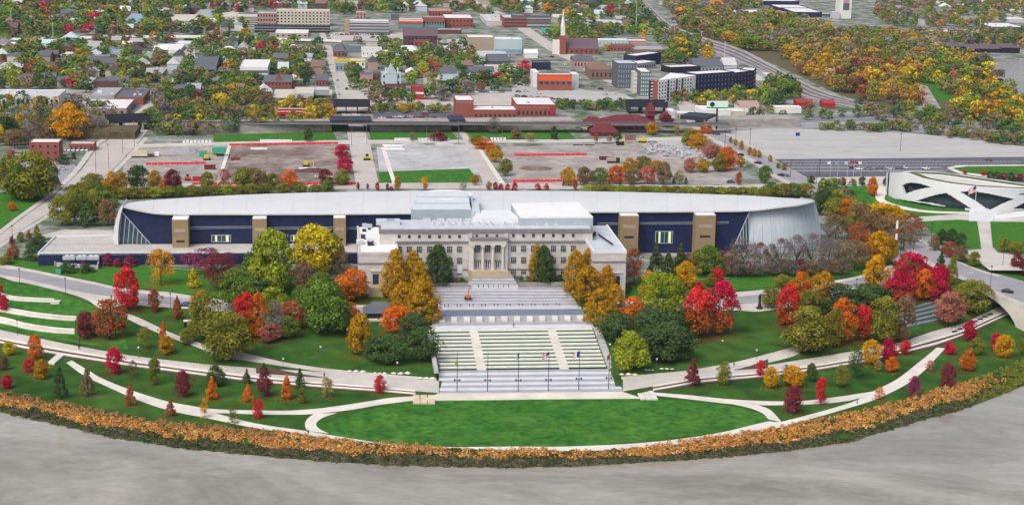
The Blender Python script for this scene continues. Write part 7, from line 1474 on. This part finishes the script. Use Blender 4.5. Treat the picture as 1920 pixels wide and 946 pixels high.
T('C4', (90,340,205,270,'bare','gy'), (200,335,210,290,'bare','gy'), (320,335,220,300,'bare','gy'), (440,325,210,260,'bare','gy'), (545,315,160,240,'sparse','br'), (640,300,190,220,'sparse','br'), (20,340,160,230,'bare','gy'), (700,250,180,220,'sparse','ru'), (810,260,195,235,'oval','go',.5), (900,230,110,170,'oval','am'), (790,445,195,245,'oval','go',.7), (1050,480,265,295,'round','cr',.3), (960,560,215,235,'round','cr',.5), (1260,540,200,265,'round','cr',.2), (1150,530,150,230,'oval','og'), (1340,695,240,225,'round','pi'), (1490,615,250,235,'round','ol'), (230,525,195,205,'round','og'), (400,565,185,245,'oval','am',.4), (100,440,115,105,'round','ol'), (145,715,195,295,'oval','rd',.5), (290,645,165,190,'round','ol'), (275,905,340,320,'round','ol'), (480,865,155,270,'oval','ol'), (540,835,215,310,'oval','og',.3), (700,825,140,260,'oval','rd',.4), (850,835,255,330,'round','ol'), (1000,835,170,340,'oval','br'), (520,565,240,160,'round','dk'), (700,570,260,160,'round','dk'), (820,560,150,140,'round','dk'), (400,640,170,130,'round','dk'), (620,640,200,120,'round','dk'), (20,580,140,150,'round','ol'), (1275,315,85,170,'cone','dk'), (1355,405,80,205,'cyp','ol'), (1230,155,85,110,'oval','br'), (1280,112,85,112,'oval','dk'), (1350,112,90,115,'oval','dk'), (1420,135,85,105,'oval','dk'), (1340,205,105,112,'round','ru'), (1425,235,95,115,'round','br'), (1520,272,85,105,'round','ol'), (1740,165,85,100,'round','ol'), (1845,295,110,115,'round','ma'), (1830,180,110,90,'round','ol'), (1885,340,60,80,'round','ma'))
# between the nose and the memorial
T('B4', (490,760,180,160,'round','ol'), (560,760,160,150,'round','og'), (420,650,140,120,'round','dk'), (380,720,130,140,'round','dk'), (700,830,190,190,'sparse','br'), (830,830,330,185,'round','go'), (930,800,180,130,'round','go'), (760,900,200,200,'sparse','br'), (900,920,240,200,'sparse','br'), (1060,880,190,160,'sparse','ru'), (640,830,130,190,'sparse','br'), (620,900,120,190,'round','ol'), (780,1000,160,140,'round','go'), (660,980,160,200,'sparse','ru'), (500,900,170,180,'sparse','br'), (440,940,160,150,'bare','gy'), (1000,970,200,170,'sparse','br'), (880,1010,150,150,'bare','gy'), (770,580,85,135,'oval','og'), (550,505,60,60,'round','ru'), (695,505,60,65,'oval','dk'), (870,505,50,60,'oval','dk'), (935,510,70,70,'sparse','pi'), (960,560,40,45,'round','rd'), (625,505,60,50,'bush','ol'), (550,600,70,80,'oval','dk'), (610,620,70,80,'oval','dk'), (490,560,60,70,'round','dk'), (405,520,55,70,'round','dk'), (320,490,60,60,'round','dk'), (1455,420,30,30,'round','rd'), (1590,430,40,40,'round','rd'), (1640,450,60,50,'round','dk'), (1690,455,60,55,'round','dk'), (1740,460,60,50,'round','ma'), (1800,470,70,60,'round','dk'), (1860,470,70,55,'round','ma'), (15,330,35,50,'oval','am'), (75,380,40,45,'oval','ol'), (120,390,45,50,'oval','ol'))
# left clump and street
T('B1', (230,610,390,340,'round','ol'), (60,560,190,270,'round','ol'), (330,540,180,220,'round','dk'), (130,600,200,240,'round','gr'), (460,800,175,215,'round','ol'), (600,770,180,200,'round','gr'), (650,805,190,180,'cone','dk'), (690,720,190,180,'round','ol'), (800,800,130,190,'round','br'), (780,720,190,170,'round','gr'), (570,690,170,160,'round','ol'), (690,545,175,125,'round','ol'), (620,600,140,120,'round','ol'), (820,555,130,150,'round','am'), (900,548,95,140,'oval','am'), (1015,535,145,175,'round','dk'), (1145,535,110,140,'round','am'), (1130,545,70,70,'round','br'), (1275,540,135,150,'round','ma'), (1210,540,60,80,'round','og'), (1320,535,60,75,'round','og'), (1530,530,112,122,'round','ol'), (1650,535,125,150,'sparse','pi'), (1800,530,150,155,'round','ol'), (1885,530,120,150,'round','br'), (80,300,70,60,'round','pi'), (90,690,60,60,'round','og'), (10,190,70,130,'round','ye'), (470,345,110,70,'bush','dk'), (545,310,40,50,'bush','dk'), (515,165,245,262,'round','go'), (390,150,170,130,'round','br'), (300,150,160,150,'sparse','br'), (150,110,110,130,'round','am'), (50,180,170,180,'round','dk'), (620,130,140,150,'sparse','br'), (730,120,130,130,'sparse','gy'), (210,200,150,150,'sparse','gy'), (110,230,160,140,'sparse','br'))
for k, (x, ck) in enumerate(((560,'ol'),(640,'ol'),(720,'gr'),(800,'ol'),(900,'ol'),(980,'ol'),(1060,'ol'),(1150,'li'),(1240,'ol'),(1330,'gr'),(1420,'ol'),(1500,'ol'),(1590,'ol'),(1680,'li'),(1770,'ol'),(1860,'ol'))): tree('B1', x, 628-.03*x, 130, 80 if k > 3 else 110, 'round', ck)
T('B2', (20,540,130,150,'round','br'), (125,535,110,120,'round','ol'), (245,535,125,140,'round','og'), (515,510,115,125,'round','ma'), (635,500,110,115,'round','ol'), (530,560,110,100,'round','gr'), (630,300,105,95,'round','cr'), (660,410,115,110,'round','cr'), (325,560,110,80,'round','ol'), (60,560,120,70,'round','ol'), (200,560,120,70,'round','ol'), (440,560,120,60,'round','ol'), (385,180,75,105,'oval','dk'), (1345,170,140,65,'bush','ma'), (1155,175,60,70,'bare','gy'), (1755,120,110,120,'bare','gy'), (755,535,25,55,'oval','ma'), (825,530,22,40,'oval','ma'), (898,540,35,60,'oval','cr'), (972,540,28,50,'oval','ma'), (1000,540,40,30,'bush','pl'), (1045,540,55,105,'oval','am'), (1248,500,50,60,'oval','go'), (1250,540,40,50,'sparse','ru'), (1620,500,55,75,'round','am'), (1720,535,40,60,'round','am'), (1770,535,40,55,'oval','ma'), (1810,535,45,45,'bush','cr'), (1860,535,40,45,'bush','cr'), (1530,540,60,70,'bare','gy'), (1630,190,110,60,'round','ol'), (1680,230,150,70,'round','og'), (1740,290,90,80,'round','og'), (1770,330,100,95,'round','am'), (1845,430,110,120,'round','ol'), (1780,270,60,60,'round','ol'))
T('B3', (415,505,110,130,'round','am'), (535,500,115,130,'round','br'), (650,500,115,125,'round','gr'), (770,490,115,130,'round','og'), (890,495,110,110,'round','br'), (1000,490,130,130,'round','pi'), (1120,495,125,160,'round','br'), (870,410,110,110,'round','am'), (970,400,130,110,'round','ol'), (1070,400,90,80,'round','am'), (1235,495,85,100,'sparse','ol'), (1310,405,100,100,'round','pi'), (1410,405,110,95,'round','am'), (1525,400,110,130,'round','ol'), (1590,390,150,170,'round','og'), (1690,370,60,80,'round','am'), (1300,210,100,110,'round','ol'), (1380,240,150,120,'round','am'), (1470,300,140,100,'round','pi'), (1340,180,90,90,'round','am'), (310,165,65,95,'oval','dk'), (30,160,80,75,'round','br'), (135,180,80,65,'sparse','ta'), (1035,130,85,90,'round','am'), (1215,130,40,70,'oval','am'), (780,180,70,70,'oval','dk'), (620,190,40,70,'sparse','ru'), (720,190,45,60,'sparse','br'), (1435,120,90,65,'round','og'), (1865,490,90,130,'round','gr'), (1695,240,40,65,'oval','am'), (1650,210,30,50,'oval','am'), (1755,280,40,60,'oval','am'), (1790,290,40,60,'oval','am'), (1825,300,40,55,'oval','am'), (1615,190,30,45,'oval','ol'), (1675,500,45,95,'oval','ru'), (20,540,50,60,'bush','cr'), (190,535,50,45,'bush','cr'), (255,535,45,45,'bush','cr'), (465,535,35,70,'oval','ru'), (380,510,25,50,'cone','dk'), (718,505,25,55,'cone','dk'), (800,505,28,55,'cone','dk'), (890,500,28,50,'cone','dk'), (1195,495,35,55,'cone','dk'), (1285,495,32,55,'cone','dk'), (1145,70,100,90,'round','ma'))
for k in range(17): tree('B3', 560+82*k, 575+1.2*k, 125, 75, 'round', 'ol' if k % 3 else 'li')
T('B4', *[(30+80*k, 590-10*(k == 0), 130, 100, 'round', 'ol' if k % 2 else 'gr') for k in range(4)])
T('C3', *[(20+48*k, 372, 60, 38, 'bush', 'dk') for k in range(8)])
T('C2', *[(1310+42*k, 400, 60, 45, 'bush', 'dk' if k % 2 else 'gy') for k in range(6)])
T('C4', *[(20+75*k, 345-6*(k % 2), 110, 120, 'sparse', ['gy','br','gy','ma','br','gy','br','gy'][k]) for k in range(8)])
T('C3', *[(1590+75*k, 345, 110, 110, 'sparse', ['br','gy','ma','gy'][k]) for k in range(4)])
# fallen leaves under the coloured park trees, countless
rl = np.random.default_rng(8); LV = []; LC = []
for o, adj, rel, lm, d_, px_ in list(TL):
    q = o.location
    if not (430 < q.y < 640) or 'shrub' in adj or 'dark' in adj: continue
    cro = [c for c in o.children if c.name.startswith('crown')][0]; R_ = cro.scale.x*.62; c_ = cro.color; nleaf = int(26+9*R_*R_)
    for _ in range(min(nleaf, 420)):
        a_ = rl.uniform(0, 6.283); rr = R_*math.sqrt(rl.uniform(0, 1))*rl.uniform(.6, 1.35); x, y = q.x+rr*math.cos(a_), q.y+rr*math.sin(a_); z = h(x, y)+.12; s_ = rl.uniform(.12, .26); b_ = rl.uniform(0, 3.14)
        LV += [(x+s_*math.cos(b_), y+s_*math.sin(b_), z), (x-s_*math.sin(b_), y+s_*math.cos(b_), z+.03), (x-s_*math.cos(b_), y-s_*math.sin(b_), z), (x+s_*math.sin(b_), y-s_*math.cos(b_), z+.02)]
        k_ = rl.uniform(.35, .9); LC.append((c_[0]*k_*.8+.03, c_[1]*k_*.7+.03, c_[2]*k_*.7+.012, 1))
me = bpy.data.meshes.new('fallen_leaves'); me.from_pydata(LV, [], [(4*i, 4*i+1, 4*i+2, 4*i+3) for i in range(len(LC))]); ca = me.color_attributes.new('tint', 'FLOAT_COLOR', 'CORNER'); ca.data.foreach_set('color', np.repeat(np.array(LC, np.float32), 4, axis=0).ravel()); me.materials.append(bpy.data.materials['ornamental_grass'])
o = link('fallen_leaves', me, kind='stuff'); o['label'] = 'fallen autumn leaves scattered on the grass under the park trees'; o['category'] = 'leaves'
# ------------------------------------------------------------------ far trees: the larger ones singly, the rest as one mass
roadpx = []
for a_, b_ in lines['road']:
    for p, q in zip(resample(a_, 60), resample(b_, 60)): roadpx.append((min(p[0], q[0])-2, max(p[0], q[0])+2, (p[1]+q[1])/2))
def blocked(px, py, mrg=3):
    for x0, x1, y0, y1 in FOOT:
        if x0-mrg < px < x1+mrg and y0 < py < y1+5.5: return True
    for x0, x1, y in roadpx:
        if abs(py-y) < 3.5 and x0-2 < px < x1+2: return True
    return False
FT = []
def scatter(poly, n, pal, hm=(8, 14), wr=(.9, 1.35), shapes=('round','round','oval'), dens=1.0, free=False):
    xs_ = [p[0] for p in poly]; ys_ = [p[1] for p in poly]; k = 0; tries = 0
    while k < n and tries < n*40:
        tries += 1; px = rt.uniform(min(xs_), max(xs_)); py = rt.uniform(min(ys_), max(ys_))
        if not inside((px, py), poly) or (not free and blocked(px, py)): continue
        s = scale_at(P(px, py)); hh = rt.uniform(*hm)
        if any(abs(px-a_[0]) < .36*dens*hh*s and abs(py-a_[1]) < .15*dens*hh*s for a_ in FT): continue
        FT.append((px, py, hh, hh*rt.uniform(*wr), rt.choice(shapes), rt.choice(pal))); k += 1
mixed = ['li','gr','li','gr','dk','dk','dk','gr','ol','br','gr','dk','gr','ol','li','ol','gr','dk','br','gr','dk','ol','gy','gr','ol','gr','gr','ol','ol','dk','dk','dk','br','br','gr','ol','gy','am','cr','ru','gr','dk','ol']
wood = ['ol','ol','br','br','gy','gy','ol','ol','gr','br','gy','ta','ta','ol','gr','am']
scatter([(1440,95),(1520,98),(1560,118),(1640,125),(1720,120),(1722,165),(1735,195),(1650,200),(1560,168),(1500,140)], 130, ['go','am','ye','ru','am','ol','ma','go','ta','ol','br','ol'], (7, 13), dens=.8, free=True, shapes=('round','round','sparse'))
scatter([(1250,15),(1400,35),(1480,40),(1560,70),(1750,75),(1770,100),(1730,130),(1640,125),(1560,105),(1470,100),(1400,95),(1340,75),(1275,52)], 420, wood, (9, 15), dens=.75, free=True, shapes=('round','sparse','round','bare'))
scatter([(1730,100),(1800,110),(1860,125),(1850,150),(1900,175),(1925,200),(1925,245),(1780,215),(1800,190),(1740,160)], 120, ['ol','li','go','am','gr','ye','ru','ol','dk','ol','br'], (8, 13), dens=.8, free=True)
scatter([(1600,205),(1700,206),(1780,215),(1925,245),(1925,262),(1800,248),(1640,235)], 44, ['dk','gr','dk','ol','br'], (5, 9), free=True)
scatter([(268,242),(470,238),(470,251),(400,254),(285,256)], 40, ['ol','gr','br','dk','dk','br','gy'], (5, 9), free=True, dens=.6, shapes=('round','round','sparse'))
scatter([(60,248),(215,246),(205,256),(60,262)], 30, ['br','gy','ol','dk','gr'], (4, 8), free=True, dens=.6, shapes=('round','sparse'))
scatter([(1400,215),(1560,206),(1640,208),(1640,222),(1420,232)], 14, ['dk','gr','ol','br'], (4, 8), free=True)
scatter([(1540,238),(1700,242),(1925,264),(1925,276),(1700,250),(1540,246)], 68, ['dk','ol','gr','br'], (4, 6.5), free=True, dens=.6)
scatter([(300,205),(620,200),(620,236),(480,246),(400,250),(290,252),(270,228)], 130, ['ol','gr','br','dk','am','ye','ol','gr','gy','br'], (6, 12), (.8, 1.2), free=True, shapes=('round','round','sparse'))
scatter([(-10,205),(60,200),(130,205),(215,212),(205,240),(100,268),(-10,278)], 57, ['gr','ol','br','gy','dk','am'], (6, 12), free=True, shapes=('round','sparse'))
scatter([(-10,100),(60,95),(160,96),(300,100),(325,125),(290,160),(240,190),(110,165),(60,172),(-10,176)], 168, mixed, (6, 12))
scatter([(-10,74),(345,78),(335,110),(-10,110)], 78, mixed, (5, 9))
scatter([(370,82),(480,80),(600,92),(608,140),(618,200),(500,200),(300,200),(270,205),(340,150),(350,110)], 176, mixed, (7, 13))
scatter([(-10,-6),(480,-6),(470,30),(480,60),(380,66),(-10,70)], 399, mixed, (8, 14), dens=.9)
scatter([(480,-6),(960,-6),(985,40),(1000,62),(940,40),(900,25),(740,25),(640,28),(600,20),(480,18)], 260, mixed, (7, 12))
scatter([(630,80),(940,85),(980,130),(1000,160),(860,185),(690,205),(640,140)], 126, mixed, (6, 12))
scatter([(930,-6),(1180,-6),(1230,55),(1330,100),(1330,125),(1210,118),(1100,90),(1020,75),(960,30)], 220, mixed+['ol','go'], (7, 13))
scatter([(1230,-6),(1430,-6),(1420,30),(1300,35),(1245,20)], 68, wood, (8, 13))
scatter([(1640,-6),(1930,-6),(1930,52),(1720,55),(1650,50)], 180, wood+['gr','gr'], (7, 12))
scatter([(1560,74),(1930,68),(1930,90),(1760,100),(1700,82)], 110, wood+['dk','dk'], (7, 12))
scatter([(690,205),(850,206),(850,212),(700,213)], 23, ['ol','ol','am','gr'], (4, 6), free=True, dens=.7)
scatter([(1040,200),(1178,200),(1178,208),(1040,208)], 23, ['dk','gr','ol'], (5, 7), free=True, dens=.7)
scatter([(1265,185),(1400,178),(1440,170),(1440,195),(1380,200),(1270,198)], 44, ['ol','gr','dk','li','ye','br'], (5, 9), free=True)
scatter([(1440,160),(1480,165),(1500,185),(1440,205)], 17, ['dk','gr','ol'], (9, 13), free=True)
scatter([(1530,355),(1560,360),(1640,402),(1600,412),(1550,392)], 20, ['gr','dk','ol','br'], (5, 9), free=True)
hazed = lambda c: tuple(.95*v+d for v, d in zip(c, (.010, .024, .016)))  # distance haze tinted into the far crown colours
FT.sort(key=lambda e: -(e[2]*scale_at(P(e[0], e[1]))))
NIND = 260
hcol = {}
for (px, py, hh, w, sh, ck) in FT[:NIND]:
    q = P(px, py); cm, tm = FAR[sh][rt.randrange(len(FAR[sh]))]; t = link(tname(sh, ck), None, None, q, rt.uniform(0, 6.28)); t.empty_display_size = .5; t['category'] = 'tree'; link('crown', cm, t, None, None, (w, w, hh), (*jit(hazed(PAL[ck][0])), 1)); link('trunk', tm, t, None, None, (w, w, hh))
    label_tree(t, px, py, SHW[sh]+' '+PAL[ck][1]+' tree')
# the remaining far trees, uncountable, one mass
V = []; Fq = []; Cc = []; base = 0
cmesh = {}
for sh in FAR:
    cmesh[sh] = []
    for cm, tm in FAR[sh]:
        vv = np.empty(len(cm.vertices)*3, np.float32); cm.vertices.foreach_get('co', vv); va = np.empty(len(cm.polygons), np.float32); cm.attributes['v'].data.foreach_get('value', va); cmesh[sh].append((vv.reshape(-1, 3), va))
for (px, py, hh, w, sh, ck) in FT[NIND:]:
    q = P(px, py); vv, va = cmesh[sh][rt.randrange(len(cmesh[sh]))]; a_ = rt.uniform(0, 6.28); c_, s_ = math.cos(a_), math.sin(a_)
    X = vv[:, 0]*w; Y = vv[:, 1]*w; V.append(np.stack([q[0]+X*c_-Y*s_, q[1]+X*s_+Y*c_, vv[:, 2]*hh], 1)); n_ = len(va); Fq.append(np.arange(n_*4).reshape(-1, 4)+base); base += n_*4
    cc = np.array(jit(hazed(PAL[ck][0]))); Cc.append(np.concatenate([cc[None, :]*(0.45+va[:, None]), np.ones((n_, 1))], 1))
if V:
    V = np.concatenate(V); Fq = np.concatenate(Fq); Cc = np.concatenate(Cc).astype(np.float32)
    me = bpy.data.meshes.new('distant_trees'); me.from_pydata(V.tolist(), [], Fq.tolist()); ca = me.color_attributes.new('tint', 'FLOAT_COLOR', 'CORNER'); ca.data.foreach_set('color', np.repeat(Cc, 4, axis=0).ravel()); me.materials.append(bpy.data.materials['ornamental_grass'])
    o = link('distant_trees', me, kind='stuff'); o['label'] = 'distant mass of autumn tree tops among the far houses'; o['category'] = 'woods'
# ------------------------------------------------------------------ far houses in the residential blocks
hs = []
def houses(poly, n, group):
    xs_ = [p[0] for p in poly]; ys_ = [p[1] for p in poly]; k = 0; tries = 0
    while k < n and tries < n*60:
        tries += 1; px = rt.uniform(min(xs_), max(xs_)); py = rt.uniform(min(ys_), max(ys_))
        if not inside((px, py), poly) or blocked(px, py, 2): continue
        s = scale_at(P(px, py))
        if any(abs(px-a_) < 9*s and abs(py-b_) < 4.5*s for a_, b_, *_ in hs): continue
        hs.append((px, py, group)); k += 1
houses([(-10,0),(480,0),(470,60),(380,64),(-10,66)], 95, 'houses beyond the highway')
houses([(480,0),(940,0),(900,22),(740,24),(600,18),(480,16)], 45, 'houses behind the hospital')
houses([(-10,82),(340,84),(330,130),(280,165),(-10,165)], 42, 'houses below the highway')
houses([(380,84),(600,92),(606,190),(400,195)], 14, 'houses left of the bus street')
houses([(930,5),(1170,0),(1210,55),(1100,60),(1000,55)], 30, 'houses up main street')
houses([(640,85),(920,85),(960,140),(700,180)], 12, 'houses around the white church')
houses([(1240,0),(1420,0),(1400,25),(1260,22)], 10, 'sheds beyond the railway')
houses([(1640,0),(1920,0),(1920,45),(1700,50)], 12, 'sheds beyond the stadium')
wc = ['white','white','cream','lgrey','brick','beige','lblue','blue','dbrick','tan','pink']; rc = ['slate','slate','grey','lgrey','grey','dgrey','purple','lblue','brown','wroof']
for px, py, gname in hs:
    q = P(px, py); w, d, hh = rt.uniform(7, 11), rt.uniform(9, 14), rt.uniform(4.5, 6.5); a_, b_ = rt.choice(wc), rt.choice(rc); ty = rt.random()
    t = link('house', ubox(M['obj']), None, q, A+rt.choice((0, 0, 1.5708)), (w, d, hh), col4(a_)); t['category'] = 'house'
    r = link('roof', (GABY if ty < .55 else GABX if ty < .85 else HIP), t, (-.06, -.05, 1.002), None, (1.12, 1.1, rt.uniform(.45, .75)), col4(b_))
    label_tree(t, px, py, '%s %s %s-roofed house' % (cw(a_), {0:'gabled',1:'broad',2:'square'}[0 if ty < .55 else 1 if ty < .85 else 2], cw(b_))); t['group'] = gname
# ------------------------------------------------------------------ labels that single each one out
from collections import defaultdict
gp = defaultdict(list)
for o, adj, rel, lm, d, px in TL: gp[(adj, rel, lm)].append((px, d, o))
OR2 = ['leftmost','second','third','fourth','fifth','sixth','seventh','eighth','ninth','tenth','eleventh','twelfth','thirteenth','fourteenth','fifteenth','sixteenth','seventeenth','eighteenth','nineteenth','twentieth']
for (adj, rel, lm), L in gp.items():
    L.sort(key=lambda e: e[0])
    for k, (px, d, o) in enumerate(L):
        if len(L) == 1: o['label'] = '%s %s %s' % (adj, rel, lm)
        elif k == 0: o['label'] = 'leftmost %s %s %s' % (adj, rel, lm)
        else: o['label'] = ('%s %s from the left %s %s' % (OR2[min(k, 19)], adj, rel, lm)).replace('the left edge of the amphitheater', 'the amphitheater left edge').replace('the right edge of the amphitheater', 'the amphitheater right edge').replace('the left edge of the stairs', 'the left stair edge').replace('the right edge of the stairs', 'the right stair edge')
        if 'group' not in o: o['group'] = {'shrub': 'shrubs'}.get(o['category'], 'trees')+' around '+lm.replace('the ', '')
print('far trees', len(FT), 'houses', len(hs), 'objects', len(bpy.data.objects))

# ================================================================== thin autumn haze
hb = MB().box(-9000, 9000, -1500, 40000, -20, 175)
hm = bpy.data.materials.new('haze_air'); hm.use_nodes = True; n = hm.node_tree.nodes; n.clear(); l = hm.node_tree.links
o_ = n.new('ShaderNodeOutputMaterial'); v_ = n.new('ShaderNodeVolumePrincipled'); v_.inputs['Color'].default_value = (0.72, 0.84, 1.0, 1); v_.inputs['Density'].default_value = 0.000028; v_.inputs['Anisotropy'].default_value = 0.1
l.new(v_.outputs[0], o_.inputs['Volume'])
hz = hb.build('haze', hm, kind='stuff'); hz['label'] = 'thin bluish haze over the far town'; hz['category'] = 'haze'
SC.cycles.volume_bounces = 0
